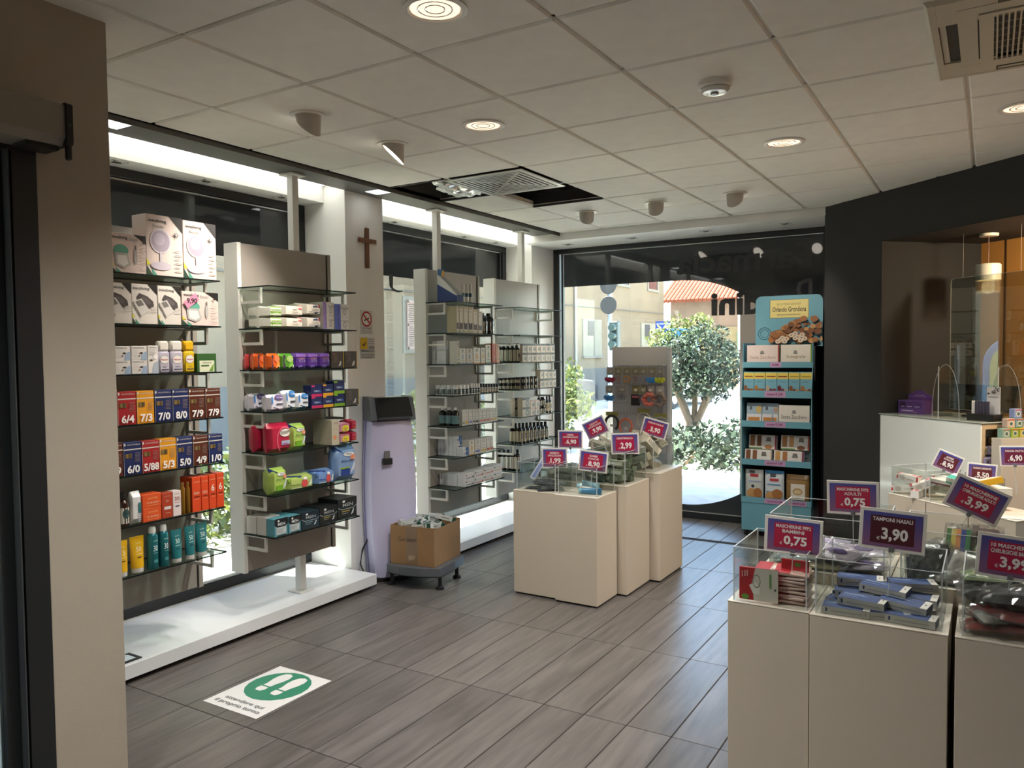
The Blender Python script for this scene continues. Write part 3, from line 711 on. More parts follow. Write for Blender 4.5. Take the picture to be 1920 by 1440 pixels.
(4,6,'winb',-3.711,5.868,5.926,0.177,0.02),
(4,6,'winb',-3.662,5.868,5.926,0.181,0.045),
(4,6,'winb',-3.615,5.868,5.926,0.185,0.045),
(4,6,'winb',-3.567,5.868,5.926,0.189,0.044),
(4,6,'winb',-3.52,5.868,5.926,0.194,0.044),
]
# ------------------------------------------------------------------ display racks with glass shelves
greyp = mat('#98928b', .42, noise=.04, ns=5, stretch=(1, 1, .15)); lacq = mat('#d3d2cc', .45); brk = mat('#c9c7c1', .35); edgem = mat('#061010', .5, spec=.2)
ZS = [2.027-.2405*k for k in range(7)]
RK = {1: 'entrance-side rack', 2: 'crucifix-side rack', 3: 'scale-side rack', 4: 'corner rack'}
RL = {1: 'grey display rack with seven glass shelves, partly behind the entrance pillar', 2: 'grey display rack with seven glass shelves before the crucifix pillar', 3: 'grey display rack of medicines behind the lilac weighing scale', 4: 'grey display rack of dark bottles in the shop corner'}
RY = {1: (2.04, 2.80, 2.27), 2: (3.08, 3.84, 3.574), 3: (4.86, 5.62, 5.09), 4: (5.85, 6.68, 6.42)}
for n, (a, b, yp) in RY.items():
    t = thing('display_rack', RL[n], 'display rack', (-3.74, a, 0), 0, 'grey racks with glass shelves along the windows'); L = b-a
    m = MB(); m.box(-.105, .032, .345, -.012, L-.032, 2.288, greyp); m.build('back_panel', t)
    m = MB(); m.box(-.118, 0, .340, .0, .028, 2.290, lacq, .002); m.build('end_post', t)
    m = MB(); m.box(-.118, L-.028, .340, -.004, L, 2.290, mat('#9a958c', .4), .002); m.build('end_post', t)
    m = MB(); m.box(-.012, .0285, .345, -.009, .034, 2.285, blackm); m.box(-.012, L-.036, .345, -.009, L-.029, 2.285, blackm); m.build('slot_rail', t)
    m = MB(); y = yp-a
    m.box(-.085, y-.025, .11, -.035, y+.025, .344, lacq, .002); m.build('lower_pole', t); m = MB(); m.box(-.085, y-.025, 2.289, -.035, y+.025, CEIL-.018, lacq, .002); m.build('upper_pole', t)
    m = MB(); m.box(-.12, y-.06, .1005, .0, y+.06, .110, lacq, .001); m.build('foot_plate', t); m = MB(); m.box(-.12, y-.06, CEIL-.018, .0, y+.06, CEIL-.006, lacq, .001); m.build('head_plate', t)
    for k, z in enumerate(ZS):
        m = MB(); y0, y1 = .0, L-.05
        m.add([(-.002, y0, z), (.262, y0, z), (.262, y1, z), (-.002, y1, z), (-.002, y0, z-.007), (.262, y0, z-.007), (.262, y1, z-.007), (-.002, y1, z-.007)], [(0, 1, 2, 3), (7, 6, 5, 4)], SHELF)
        m.add([(-.002, y0, z), (.262, y0, z), (.262, y1, z), (-.002, y1, z), (-.002, y0, z-.007), (.262, y0, z-.007), (.262, y1, z-.007), (-.002, y1, z-.007)], [(0, 4, 5, 1), (1, 5, 6, 2), (2, 6, 7, 3), (3, 7, 4, 0)], edgem)
        m.build('glass_shelf', t)
        for yy in (.016, L-.075):
            m = MB(); zb = z-.0075; p = [(-.01, zb-.085), (.17, zb-.085), (.17, zb), (-.01, zb)]
            m.box(-.01, yy, zb-.012, .17, yy+.014, zb, brk); m.box(-.01, yy, zb-.09, .17, yy+.014, zb-.074, brk); m.box(.155, yy, zb-.074, .17, yy+.014, zb-.012, brk); m.box(-.01, yy, zb-.074, .004, yy+.014, zb-.012, brk); m.build('shelf_bracket', t)
# ------------------------------------------------------------------ goods on the racks
WH = '#dcdad5'
def carton(w, h, d, c, rough=.45, side=None):
    m = MB(); m.box(-w/2, 0, 0, w/2, d, h, pm(c) if rough == .45 else mat(c, rough), .0012); return m
def pillow(w, h, d, c, n=9, k=6, seal=.06, rough=.3, wob=.0):
    m = MB(); mt = mat(c, rough, bump=.5, bs=40); vs = []; fs = []
    for sd in (0, 1):
        for j in range(k+1):
            for i in range(n+1):
                u = i/n*2-1; v = j/k*2-1
                t = (.25+.75*max(0, 1-abs(u)**7)**.5)*max(0, 1-abs(v)**8)**.5
                y = d/2+(-1 if sd == 0 else 1)*d/2*t+(random.uniform(-wob, wob) if 0 < i < n and 0 < j < k else 0)
                vs.append((u*w/2, y, (v+1)/2*h))
    S = (n+1)*(k+1)
    for j in range(k):
        for i in range(n):
            a = j*(n+1)+i; fs.append((a, a+1, a+n+2, a+n+1)); fs.append((S+a, S+a+n+1, S+a+n+2, S+a+1))
    for j in range(k):
        for i in (0, n):
            a = j*(n+1)+i; q = (a, a+n+1, S+a+n+1, S+a); fs.append(tuple(reversed(q)) if i else q)
    m.add(vs, fs, mt); return m
def pilwarp(w, h, d):
    def f(u, v, l):
        U = u*2-1; V = v*2-1; t = (.25+.75*max(0, 1-abs(U)**7)**.5)*max(0, 1-abs(V)**8)**.5
        return (U*w/2, d/2-d/2*t-.0025-.0005*l, v*h)
    return f
def tubebody(w, h, c):
    m = MB(); n = 16; vs = []; fs = []; K = 8
    for j in range(K+1):
        t = j/K; z = h*.13+t*h*.87; rx = w*(.40+.10*t); ry = w*.36*(1-t)**.8+.0015
        for i in range(n): vs.append((rx*cos(2*pi*i/n), ry*sin(2*pi*i/n), z))
    for j in range(K):
        for i in range(n): fs.append((j*n+i, j*n+(i+1) % n, (j+1)*n+(i+1) % n, (j+1)*n+i))
    fs += [tuple(reversed(range(n))), tuple(range(K*n, K*n+n))]
    m.add(vs, fs, mat(c, .3)); return m
def tubewarp(w, h):
    def f(u, v, l):
        t = v; rx = w*(.40+.10*t); ry = w*.36*(1-t)**.8+.0015; x = (u-.5)*2*rx*.9
        return (x, -ry*math.sqrt(max(0, 1-(x/rx)**2))-.0012-.0004*l, h*.13+t*h*.87)
    return f
INN = [('p', [(.0, 0), (.0, .16), (.16, 0)], '#17402f'), ('p', [(.62, 1), (1, 1), (1, .74)], '#111111'), ('p', [(.16, 0), (.28, 0), (.12, .13)], '#4c9a86'), ('p', [(0, .16), (0, .27), (.10, .17)], '#d8d23a')]
def lines(x0, x1, y0, y1, n, c='#9a928c'): return [('r', x0, y0+(y1-y0)*i/max(1, n-1), x1-(.06 if i % 2 else 0), y0+(y1-y0)*i/max(1, n-1)+.012, c) for i in range(n)]
def star(cx, cy, r, c='#222222', asp=1.0):
    pts = []
    for i in range(16): a = pi*i/8; q = r if i % 2 == 0 else r*.32; q *= (1 if i % 4 == 0 else .75); pts.append((cx+q*cos(a), cy+q*asp*sin(a)))
    return ('p', pts, c)
DYE = {'R': ('#a01c22', 'red'), 'Y': ('#d9931a', 'yellow'), 'B': ('#13265a', 'blue'), 'N': ('#552310', 'brown')}
def P_nail(w, h, o):
    p = INN+[('t', 'innoliving', .05, .83, .45, .94, '#333333'), ('t', 'Beauté', .5, .83, .72, .92, '#9a9a9a', .002), ('e', .27, .55, .2, .16, '#5fa894'), ('p', [(.10, .5), (.44, .5), (.52, .22), (.36, .10), (.14, .18)], '#b9b6b4'), ('p', [(.16, .44), (.40, .44), (.46, .24), (.34, .16), (.18, .22)], '#e4e2e0'), ('e', .66, .42, .045, .2, '#b4b2b0'), ('r', .645, .6, .675, .72, '#555555')]+lines(.78, .95, .1, .66, 8)+[star(.86, .80, .06, '#333333', w/h)]
    if o: p += [('p', [(.02, .66), (.34, .96), (.44, .76), (.12, .48)], '#d98fae')]
    return p
def P_mirror(w, h, o): return INN+[('t', 'innoliving', .08, .86, .55, .93, '#333333'), ('t', 'Beauté', .18, .79, .48, .84, '#8a8a8a', .002), ('e', .38, .57, .29, .29*w/h*1.05, '#cfc8d2'), ('e', .38, .57, .25, .25*w/h*1.05, '#a79cac'), ('e', .34, .60, .15, .15*w/h, '#b9b0c0'), ('r', .35, .2, .41, .40, '#c9c2cc'), ('e', .38, .16, .28, .07, '#c3bac6')]+lines(.76, .96, .08, .42, 6)+[star(.80, .70, .12, '#2a2a2a', w/h), star(.80, .70, .05, '#eeeeee', w/h)]
def P_mass(w, h, o): return INN+[('t', 'innoliving', .06, .84, .7, .93, '#333333'), ('p', [(.28, .77), (.6, .70), (.82, .58), (.86, .46), (.7, .40), (.36, .52), (.18, .66)], '#4a4646'), ('p', [(.36, .70), (.6, .64), (.74, .54), (.62, .48), (.4, .58)], '#5f5a5a'), ('p', [(.04, .56), (.36, .64), (.68, .34), (.34, .20)], '#d2cfcb'), ('p', [(.04, .56), (.34, .20), (.34, .15), (.03, .49)], '#8f8b86'), ('p', [(.12, .555), (.32, .605), (.46, .48), (.24, .43)], '#77736f')]+lines(.70, .97, .30, .42, 4)
def P_dye(w, h, c, num):
    x1 = .93 if len(num) > 3 else .85; x0 = .05 if len(num) > 3 else .15
    return [('r', 0, .76, 1, .795, '#cfc9c0'), ('t', 'FASHIONELLE', .2, .90, .95, .945, '#cfc6bc', .002), ('r', .03, .90, .11, .97, '#d8d4cc'), ('r', .0, 0, .012, 1, '#cfc9c0'), ('r', .08, .52, .45, .66, '#6d5a34'), ('r', .16, .53, .22, .65, '#8f7a4a'), ('r', .3, .53, .36, .65, '#4a3a20')]+lines(.6, .92, .40, .66, 7, '#8a7a70')+[('t', num, x0, .06, x1, .30, '#eceae6', .03)]
def P_derma(w, h, o): return [('t', 'Helyderma', .08, .80, .8, .93, '#6d6a68', .008), ('p', [(1, .0), (1, .62), (.8, .55), (.66, .38), (.6, .0)], '#9db0c8'), ('e', .62, .5, .11, .06, '#3a3230'), ('e', .5, .3, .05, .06, '#77716c')]+lines(.08, .5, .2, .66, 4)
def P_dermat(w, h, o): return [('t', 'Helyderma', .1, .9, .85, .95, '#6d6a68', .004), ('p', [(1, .0), (1, .45), (.6, .38), (.4, .2), (.4, 0)], '#a9b4c2'), ('e', .72, .6, .22, .09, '#f2f0ee'), ('e', .3, .48, .16, .03, '#3a3230')]+lines(.1, .7, .66, .84, 5)
G = lambda t, *a: [('t', t)+a]
PADC = {'L': ('#8d88b4', '#d6d2de', '#5b4a7c', 'lilac'), 'B': ('#2f77ae', '#d4d8dc', '#2a6ea8', 'blue')}
MENC = {'T': ('#4f8a96', 'teal edged'), 'N': ('#17303c', 'navy'), 'K': ('#141716', 'black')}
LN = {'R': ('#c33a3a', 'red'), 'O': ('#dd5f22', 'orange'), 'G': ('#4f8a2e', 'green')}
HB = {'g': '#7d9464', 'b': '#8fa3b8', 'o': '#c9924a', 'r': '#b8432a', 'p': '#d99a78', 'y': '#c9a23a', 'l': '#6d6db0', 'k': '#2f2f38'}
def bottle(w, h, body, capc, lab, cap_h=.16, neck=.34, sh=.72, labz=(.12, .6), prims=None, pump=False, nm='cap'):
    r = w/2
    def mk(t):
        m = MB(); m.lathe([(r*.9, 0), (r, h*.015), (r, h*sh*.97), (r*.85, h*(sh+.04)), (r*neck, h*(sh+.11)), (r*neck, h*(1-cap_h*.7))], mat(body, .15), 14); m.build('glass_body', t, True)
        m = MB(); m.lathe([(r*(neck+.12), h*(1-cap_h)), (r*(neck+.14), h*(1-cap_h)), (r*(neck+.14), h*(.99 if not pump else .90)), (r*(neck+.05), h*(1 if not pump else .91)), (0, h*(1 if not pump else .91))], mat(capc, .35), 12); 
        if pump: m.lathe([(r*.1, h*.9), (r*.1, h*.97), (0, h*.97)], mat(capc, .35), 8); m.box(-r*.25, -r*1.0, h*.965, r*.25, r*.3, h*1.0, mat(capc, .35), .001)
        m.build('pump' if pump else 'cap', t, True)
        if lab:
            m = MB(); f = cyl(r, 2*pi*.8, h*labz[0], h*labz[1]); draw(m, [('r', 0, 0, 1, 1, lab)]+[(p[:1]+p[1:]) for p in (prims or [])], f, True); m.build('label', t)
    return mk
def simple(body, prims, name='front_print', depth=None, pil=False, seal=False):
    def mk(t, w, h, d):
        (pillow(w, h, d, body) if pil else carton(w, h, d, body)).build('pack' if pil else 'carton', t, pil)
        m = MB(); draw(m, prims, pilwarp(w, h, d) if pil else flat(w, h), pil); m.build(name, t)
    return mk
def stacked(mk2, rows):
    return mk2, rows
# kind -> (object name, category, label text, depth, rows, maker)
def spec_of(kind, w, h, o):
    a = o[0] if o else None
    if kind == 'nail': return 'beauty_kit_box', 'box', ('pink nail care kit box with 9,90 tag' if a else 'pink nail care kit box'), .09, 1, simple('#dcc9c2', P_nail(w, h, a)+([('t', '9,90', .10, .62, .38, .80, '#1a1a1a', .03)] if a else []))
    if kind == 'mirror': return 'mirror_box', 'box', 'tall pink box picturing a round mirror', .11, 1, simple('#dccbc4', P_mirror(w, h, a))
    if kind == 'massager': return 'massager_box', 'box', 'white box picturing a hand-held massager', .09, 1, simple('#d9d4cd', P_mass(w, h, a))
    if kind == 'derma': return 'cream_box', 'box', 'small white and blue cream box', .06, 2, simple('#dcd8d4', P_derma(w, h/2, a))
    if kind == 'dermatall': return 'cream_box', 'box', 'tall white and blue cream box', .05, 1, simple('#dcd8d4', P_dermat(w, h, a))
    if kind == 'deo':
        yl = a == 'Y'
        def mk(t, w, h, d):
            m = MB(); m.box(-w/2, 0, 0, w/2, .038, h*.68, mat('#d9b51c' if yl else '#b9b5c4', .35), .008); m.build('body', t, True)
            m = MB(); m.box(-w*.46, .001, h*.685, w*.46, .037, h, mat('#dfae10' if yl else '#dcd8d0', .4), .008); m.build('cap', t, True)
            m = MB(); draw(m, [('e', .5, .62, .40, .2, '#9a948c'), ('e', .5, .62, .37, .18, '#e0dcd6'), ('t', 'Nosoren', .2, .57, .8, .67, '#b02a4a', .01), ('r', .2, .36, .8, .365, '#555555'), ('r', .3, .28, .7, .30, '#555555'), ('r', .2, .15, .85, .19, '#3a3a4a')], flat(w, h*.68)); m.build('front_print', t)
        return 'deodorant_bottle', 'bottle', ('yellow deodorant bottle' if yl else 'lilac deodorant bottle with white cap'), .04, 1, mk
    if kind == 'greenbox': return 'plaster_box', 'box', 'small dark green herbal box', .07, 1, simple('#2d5a2a', [('r', .12, .0, .88, .62, '#d3d8bc'), ('t', 'natura', .28, .46, .72, .56, '#5a6b3a', .002), ('r', .2, .3, .6, .38, '#2f5a2c'), ('p', [(.6, .04), (.8, .04), (.86, .45), (.74, .3)], '#6f9a3c')])
    if kind == 'dye': c, nm = DYE[a]; return 'hair_dye_box', 'box', '%s hair dye box marked %s' % (nm, o[1]), .06, 1, simple(c, P_dye(w, h, c, o[1]))
    if kind == 'brownbottle': return 'brown_bottle', 'bottle', 'brown glass bottle with round teal label', .05, 1, bottle(w, h, '#2c1810', '#171312', '#c9c4b4', .2, .36, .68, (.08, .55), [('e', .5, .62, .13, .30, '#2f4a4a'), ('r', .42, .2, .58, .24, '#6a6a60')])
    if kind == 'whitebag': return 'powder_bag', 'bag', 'white bag with teal stripe and vertical lettering', .05, 1, simple('#d9d8d6', [('r', .62, .35, .9, .66, '#2f7d7a'), ('r', .55, .05, .9, .33, '#dcdcda'), ('r', .6, .06, .68, .64, '#44586a')]+[('r', .72, .08+.06*i, .86, .11+.06*i, '#445a6a') for i in range(8)], pil=True)
    if kind == 'sunlow': return 'sunscreen_box', 'box', 'low orange sunscreen box, stacked in a pair', .07, 2, simple('#d6521f', [('t', 'sunmilla', .28, .62, .8, .80, '#e8a06a', .002), ('t', 'TAN MAXIMIZER', .2, .3, .86, .42, '#e8c0a0', .004), ('r', .2, .15, .85, .18, '#e8a06a')])
    if kind == 'sunmid': return 'sunscreen_box', 'box', 'rust red sunscreen box marked 50', .05, 1, simple('#a83a20', [('t', 'sunmilla', .25, .84, .8, .9, '#d99a80', .002), ('t', '50+', .36, .62, .7, .72, '#d8a890', .004), ('r', .2, .34, .85, .46, '#d8d0cc'), ('r', .3, .2, .75, .22, '#d9a890')])
    if kind == 'sun30': return 'sunscreen_box', 'box', 'white sunscreen box marked 30', .05, 1, simple('#dccfcb', [('t', 'sunmilla', .25, .86, .8, .91, '#b07a6a', .002), ('t', '30', .2, .62, .8, .77, '#a04a3a', .004), ('r', .2, .54, .85, .55, '#a04a3a'), ('r', .3, .38, .75, .42, '#2a3a6a')])
    if kind == 'oil': return 'tanning_oil_bottle', 'bottle', 'slim amber tanning oil bottle', .03, 1, bottle(w, h, '#7a5410', '#6d4a12', None, .16, .5, .78, (.1, .3), None)
    if kind == 'sunduo':
        big = ('t', '6', .3, .52, .74, .72, '#e8ddd4', .01) if a == '6' else ('t', 'DUO', .2, .50, .8, .58, '#e8c8b0', .01)
        return 'sunscreen_box', 'box', ('tall orange sunscreen box marked 6' if a == '6' else 'tall orange sunscreen box marked DUO'), .10, 1, simple('#d2451a', [('t', 'sunmilla', .15, .84, .85, .89, '#e8a888', .002), big, ('r', .2, .42, .85, .45, '#6a2010'), ('r', .25, .36, .8, .37, '#e8a888')])
    if kind == 'tube':
        c = '#d7a716' if a == 'Y' else '#1f6d72'; f = '#e8dcb0' if a == 'Y' else '#cfe0dc'
        def mk(t, w, h, d):
            tubebody(w, h, c).build('tube', t, True); m = MB(); m.lathe([(w*.36, 0), (w*.37, h*.01), (w*.37, h*.135), (0, h*.14)], mat('#d6d2cc', .35), 16); m.build('cap', t, True)
            m = MB(); draw(m, [('t', o[1], .3, .52, .72, .68, f, .006), ('t', 'sunmilla', .3, .76, .7, .81, f, .0), ('r', .22, .44, .8, .455, f), ('r', .32, .33, .68, .36, '#3a3020' if a == 'Y' else '#0f3f44')], tubewarp(w, h), True); m.build('front_print', t)
        return 'sunscreen_tube', 'tube', ('yellow sunscreen tube marked %s' if a == 'Y' else 'teal sunscreen tube marked %s') % o[1], .05, 1, mk
    if kind == 'spray':
        def mk(t, w, h, d):
            r = w/2; m = MB(); m.lathe([(r*.95, 0), (r, h*.01), (r, h*.76), (r*.8, h*.82), (r*.6, h*.85)], mat('#1b666c', .25, .2), 16); m.build('can', t, True)
            m = MB(); m.lathe([(r*.66, h*.845), (r*.66, h*.95), (r*.5, h), (0, h)], mat('#d2cfca', .35), 14); m.build('cap', t, True)
            m = MB(); draw(m, [('t', '30', .36, .56, .64, .74, '#d6e4e2', .008), ('t', 'sunmilla', .36, .86, .62, .92, '#a9cfcc', .0), ('r', .36, .5, .64, .51, '#a9cfcc'), ('r', .38, .2, .62, .3, '#3f8a8c')], cyl(r, pi*.95, 0, h*.76), True); m.build('front_print', t)
        return 'sunscreen_spray', 'spray can', 'teal sunscreen spray can', .05, 1, mk
    if kind == 'wipes': return 'wipes_pack', 'pack', 'flat white wipes pack with green bands, stacked in a pair', .20, 2, simple('#d8d8cc', [('r', .1, .12, .92, .5, '#6fa32e'), ('r', .14, .62, .84, .92, '#6fa32e'), ('t', 'ECO', .4, .22, .6, .4, '#d0e0b0', .01)], pil=True)
    if kind in ('cotton', 'cotton2'): return 'cotton_pack', 'pack', ('white cotton pack with red tab, stacked in a pair' if kind == 'cotton' else 'white cotton pack with blue drawing, stacked in a pair'), .20, 2, simple('#d3cdc0', [('r', .66, .6, .84, .9, '#b85a5a'), ('r', .38, .55, .6, .6, '#8a8478'), ('t', 'Cotone', .36, .3, .62, .46, '#8a8478', .004), ('r', .2, .12, .6, .16, '#a8a298')] if kind == 'cotton' else [('p', [(.4, .66), (.5, .9), (.62, .8), (.7, .66)], '#34406a'), ('r', .74, .6, .86, .86, '#9a3a4a'), ('t', 'Cotone', .35, .4, .7, .55, '#7a7468', .004), ('r', .15, .26, .85, .29, '#34406a'), ('p', [(.46, .25), (.6, .1), (.72, .25)], '#34406a')], pil=True)
    if kind == 'cotbox': c = '#8d76a8' if a == 'P' else '#5468b0'; return 'cotton_bud_box', 'box', ('purple and white' if a == 'P' else 'blue and white')+' cotton bud box, stacked in a pair', .12, 2, simple('#cbc6be', [('r', 0, 0, .3 if a == 'P' else .42, 1, c), ('r', .24, .1, .3, .9, '#5a4a7a'), ('t', 'Cotone', .45, .62, .95, .78, '#5f5a52', .004), ('o', .68, .38, .12, .2, .3, '#8a8478')])
    if kind == 'liner': c, nm = LN[a]; return 'liner_pack', 'pack', nm+' panty liner pack with white seam', .07, 1, simple(c, [('r', .03, .0, .13, 1, '#e4dcd6'), ('r', .14, .1, .3, .9, '#3a2a44'), ('e', .62, .66, .26, .2, '#e8764a' if a != 'G' else '#9ab86a'), ('p', [(.5, .1), (.8, .2), (.9, .5), (.6, .5)], '#f08a3a' if a != 'G' else '#6fae3a'), ('e', .9, .2, .09, .1, '#d9d4d0')], pil=True)
    if kind == 'beta': return 'purple_pack', 'pack', 'purple sanitary towel pack', .07, 1, simple('#4a2a7a', [('t', 'SETA', .3, .42, .85, .6, '#8a7ab0', .01), ('t', 'ULTRA', .25, .62, .8, .70, '#c98a6a', .01), ('r', .0, .75, 1, .95, '#6d4a96'), ('p', [(.82, .8), (.98, .8), (.98, .95), (.86, .95)], '#d8b43a'), ('e', .4, .15, .2, .1, '#6d5aa0'), ('r', .965, .02, .995, .98, '#cfc6d8')], pil=True)
    if kind == 'shadow': return 'tights_box', 'box', 'dark grey tights box with yellow edge', .06, 1, simple('#3d3833', [('r', .95, 0, 1, 1, '#b89a1c'), ('p', [(.2, .3), (.5, .36), (.5, .9), (.2, .86)], '#4d463f'), ('p', [(.55, .1), (.75, .16), (.78, .4), (.7, .4)], '#b9b2aa'), ('r', .1, .82, .3, .86, '#8a5a3a')])
    if kind == 'pad': c, b, d2, nm = PADC[a]; return 'incontinence_pack', 'pack', nm+' and white pad pack', .09, 1, simple(b, [('r', .0, .0, .22, 1, c), ('e', .62, .82, .34, .16, d2), ('t', 'Lines', .45, .78, .82, .87, '#d8d4e2', .008), ('r', .4, .4, .9, .48, '#3a3844'), ('p', [(.2, 0), (.9, 0), (.6, .16), (.2, .3)], c), ('r', .1, .5, .18, .9, '#2f7fc4')], pil=True)
    if kind == 'tampon': c = {'P': '#b8295a', 'Y': '#d49a1c', 'G': '#7aa81f'}[a]; return 'tampon_box', 'box', 'navy tampon box with %s base, stacked in a pair' % {'P': 'pink', 'Y': 'yellow', 'G': 'green'}[a], .07, 2, simple('#14204f', [('r', 0, 0, 1, .24, c), ('r', 0, .86, .32, 1, c), ('t', 'TAMPAX', .22, .42, .75, .58, '#b8c8e0', .01), ('p', [(.55, .6), (.9, .35), (.8, .6)], '#2f5a9a')])
    if kind == 'seren': return 'diaper_pack', 'pack', 'large crimson incontinence pack with white seam', .11, 1, simple('#a81e3c', [('r', .02, .0, .12, 1, '#e6dcd4'), ('o', .66, .42, .40, .46, .12, '#cf5a72'), ('e', .68, .66, .26, .13, '#e0dacf'), ('t', 'SERENITY', .45, .61, .92, .72, '#2a2430', .01), ('r', .48, .26, .92, .40, '#9aa4b8'), ('r', .52, .28, .8, .31, '#a02a7a')], pil=True)
    if kind == 'disc':
        g = a == 'G'; return 'incontinence_pack', 'pack', ('upright green and navy pad pack' if g else 'large light blue pad pack'), .10, 1, simple('#9db85a' if g else '#7f9cc4', [('p', [(0, 1), (1, 1), (1, .78), (.55, .68), (.2, .86), (0, .84)], '#1b2a66' if g else '#2a4a8c'), ('e', .52 if g else .58, .76, .26, .06, '#e0e0dc'), ('t', 'TENA', .44, .735, .72, .785, '#2a3a6a', .01), ('e', .78, .66, .14, .08, '#d98a6a'), ('t', 'discreet', .2, .54, .8, .62, '#4a5a3a' if g else '#33476a', .004), ('r', .2, .16, .62, .34, '#6aa022' if g else '#24408a'), ('p', [(.6, .2), (.8, .3), (.9, .5), (.82, .52), (.7, .36)], '#c9d2d8'), ('r', .15, .36, .6, .40, '#a4c04a' if g else '#8fb03a')], pil=True)
    if kind == 'cream': return 'cream_carton', 'box', 'tall beige carton with orange flower', .16, 1, simple('#b9b09a', [('t', 'LYCIA', .25, .84, .85, .90, '#5a4a40', .004), ('e', .4, .3, .22, .09, '#d98a5a'), ('r', .2, .6, .8, .61, '#8a7a6a')])
    if kind == 'pinkpk': return 'small_pink_pack', 'pack', 'pink wipes pack with yellow dot, stacked in a pair', .12, 2, simple('#d49aa8', [('e', .48, .42, .3, .36, '#e0cf2a'), ('t', 'PROMO', .3, .4, .66, .5, '#6a5a1a', .006), ('r', .1, .82, .9, .9, '#b8607a')], pil=True)
    if kind == 'redpk': return 'small_red_pack', 'pack', 'crimson wipes pack, stacked in a pair', .12, 2, simple('#a8243c', [('r', .3, .3, .75, .36, '#d98a3a'), ('r', .2, .6, .8, .7, '#c85a6a')], pil=True)
    if kind == 'lowpk':
        g = a == 'G'; return 'incontinence_pack', 'pack', ('wide low green pad pack with red seal' if g else 'wide low blue pad pack with red seal'), .17, 1, simple('#a9bc6a' if g else '#6f8fc0', [('p', [(0, 1), (1, 1), (1, .86), (.6, .66), (.35, .92), (0, .9)], '#1b2a66'), ('p', [(.05, .66), (.05, .9), (.4, .94), (.5, .66)], '#7aa02a' if g else '#4a6fb4'), ('e', .58, .76, .08, .1, '#e0e0dc'), ('e', .56, .44, .12, .25, '#cc4a4a'), ('p', [(.7, .24), (.8, .3), (.86, .66), (.78, .62)], '#d4dccc'), ('r', .1, .4, .4, .45, '#5a7030' if g else '#24408a'), ('r', .1, .2, .45, .24, '#d0d8b8')], pil=True)
    if kind == 'whitepk': return 'wipes_packet', 'pack', 'small light grey packet with silver seam', .08, 1, simple('#bdb9b4', [('r', .0, .88, 1, .9, '#9a9690'), ('r', .48, 0, .52, .86, '#a8a49e'), ('r', .4, .55, .6, .58, '#e8e6e2')])
    if kind == 'men': c, nm = MENC[a]; bt = '#0f1214' if a != 'N' else '#10202a'; return 'mens_pad_box', 'box', nm+' box lettered MEN', .17, 1, simple('#15191a' if a == 'K' else ('#1a2e38' if a == 'N' else c), ([('p', [(.12, .62), (.5, .5), (.88, .62), (.88, .1), (.12, .1)], '#aab0b0')] if a == 'T' else [('p', [(0, .62), (.18, .5), (.82, .5), (1, .62), (1, .58), (.82, .46), (.18, .46), (0, .58)], '#8a9a9a')])+[('p', [(0, 1), (1, 1), (1, .66), (.82, .52), (.18, .52), (0, .66)], bt), ('e', .3, .86, .07, .06, '#d6d8d4'), ('t', 'MEN', .24, .60, .78, .76, '#9fa8a8' if a != 'T' else '#c9cfcf', .012), ('r', .2, .36, .6, .40, '#b8a03a' if a == 'K' else '#7aa0b0'), ('r', .2, .26, .5, .29, '#8a9494'), ('p', [(.66, .16), (.76, .2), (.84, .42), (.78, .42)], '#c4cccc'), ('p', [(.1, .0), (.9, .0), (.8, .07), (.2, .07)], '#2a3436')])
    if kind == 'cardisp':
        def mk(t, w, h, d):
            d = .19; wt = mat('#cfd0cc', .45); bl = mat('#1f3a78', .4); m = MB()
            m.prism([(0, 0), (d, 0), (d, h*.84), (d*.62, h*.62), (0, h*.2)], -w/2, -w/2+.004, wt, 'x'); m.prism([(0, 0), (d, 0), (d, h*.55), (0, h*.16)], -w/2-.0012, -w/2, bl, 'x')
            m.prism([(0, 0), (d, 0), (d, h*.84), (d*.62, h*.62), (0, h*.2)], w/2-.004, w/2, wt, 'x'); m.box(-w/2, d-.004, 0, w/2, d, h, wt); m.box(-w/2, 0, 0, w/2, .004, h*.2, bl); m.box(-w/2, 0, 0, w/2, d, .004, wt); m.build('tray', t)
            m = MB(); f = flat(w, h, d-.004); draw(m, [('r', .0, .8, 1, 1, '#2f74b8'), ('p', [(.55, .8), (1, .8), (1, .97), (.7, .97)], '#d8a83a'), ('t', 'Dermo CARE', .1, .66, .9, .74, '#4a5a6a', .004)], f); m.build('header_print', t)
        return 'counter_display', 'display box', 'blue and white counter display of skin cream tubes', .19, 1, mk
    if kind == 'stick': return 'lotion_stick', 'tube', 'slim white tube with dark teal band', .03, 1, bottle(w*.8, h, '#c3c1b8', '#b9b7b0', '#24505c', .3, .85, .66, (.3, .5), None)
    if kind == 'oilbox': return 'oil_carton', 'box', 'tall cream and brown oil carton', .09, 1, simple('#b5a98c', [('r', .08, .1, .85, .9, '#cfc8b8'), ('r', .08, .14, .85, .38, '#3a2018'), ('t', 'bio', .3, .78, .6, .84, '#4a4038', .004), ('e', .45, .38, .16, .03, '#d8d0c0'), ('r', .9, 0, 1, 1, '#e4dfd2')])
    if kind == 'syrup': b = a == 'B'; return 'syrup_bottle', 'bottle', ('dark syrup bottle with teal label' if b else 'dark bottle with white label'), .06, 1, bottle(w, h, '#15110f', '#cfcdc8' if b else '#1a1614', '#c6c8c4', .14, .34, .74, (.14, .58), ([('r', .0, 0, .55, 1, '#5f7f80')] if b else [('e', .5, .7, .1, .2, '#4a4a4a'), ('r', .35, .3, .65, .34, '#6a6a6a')]))
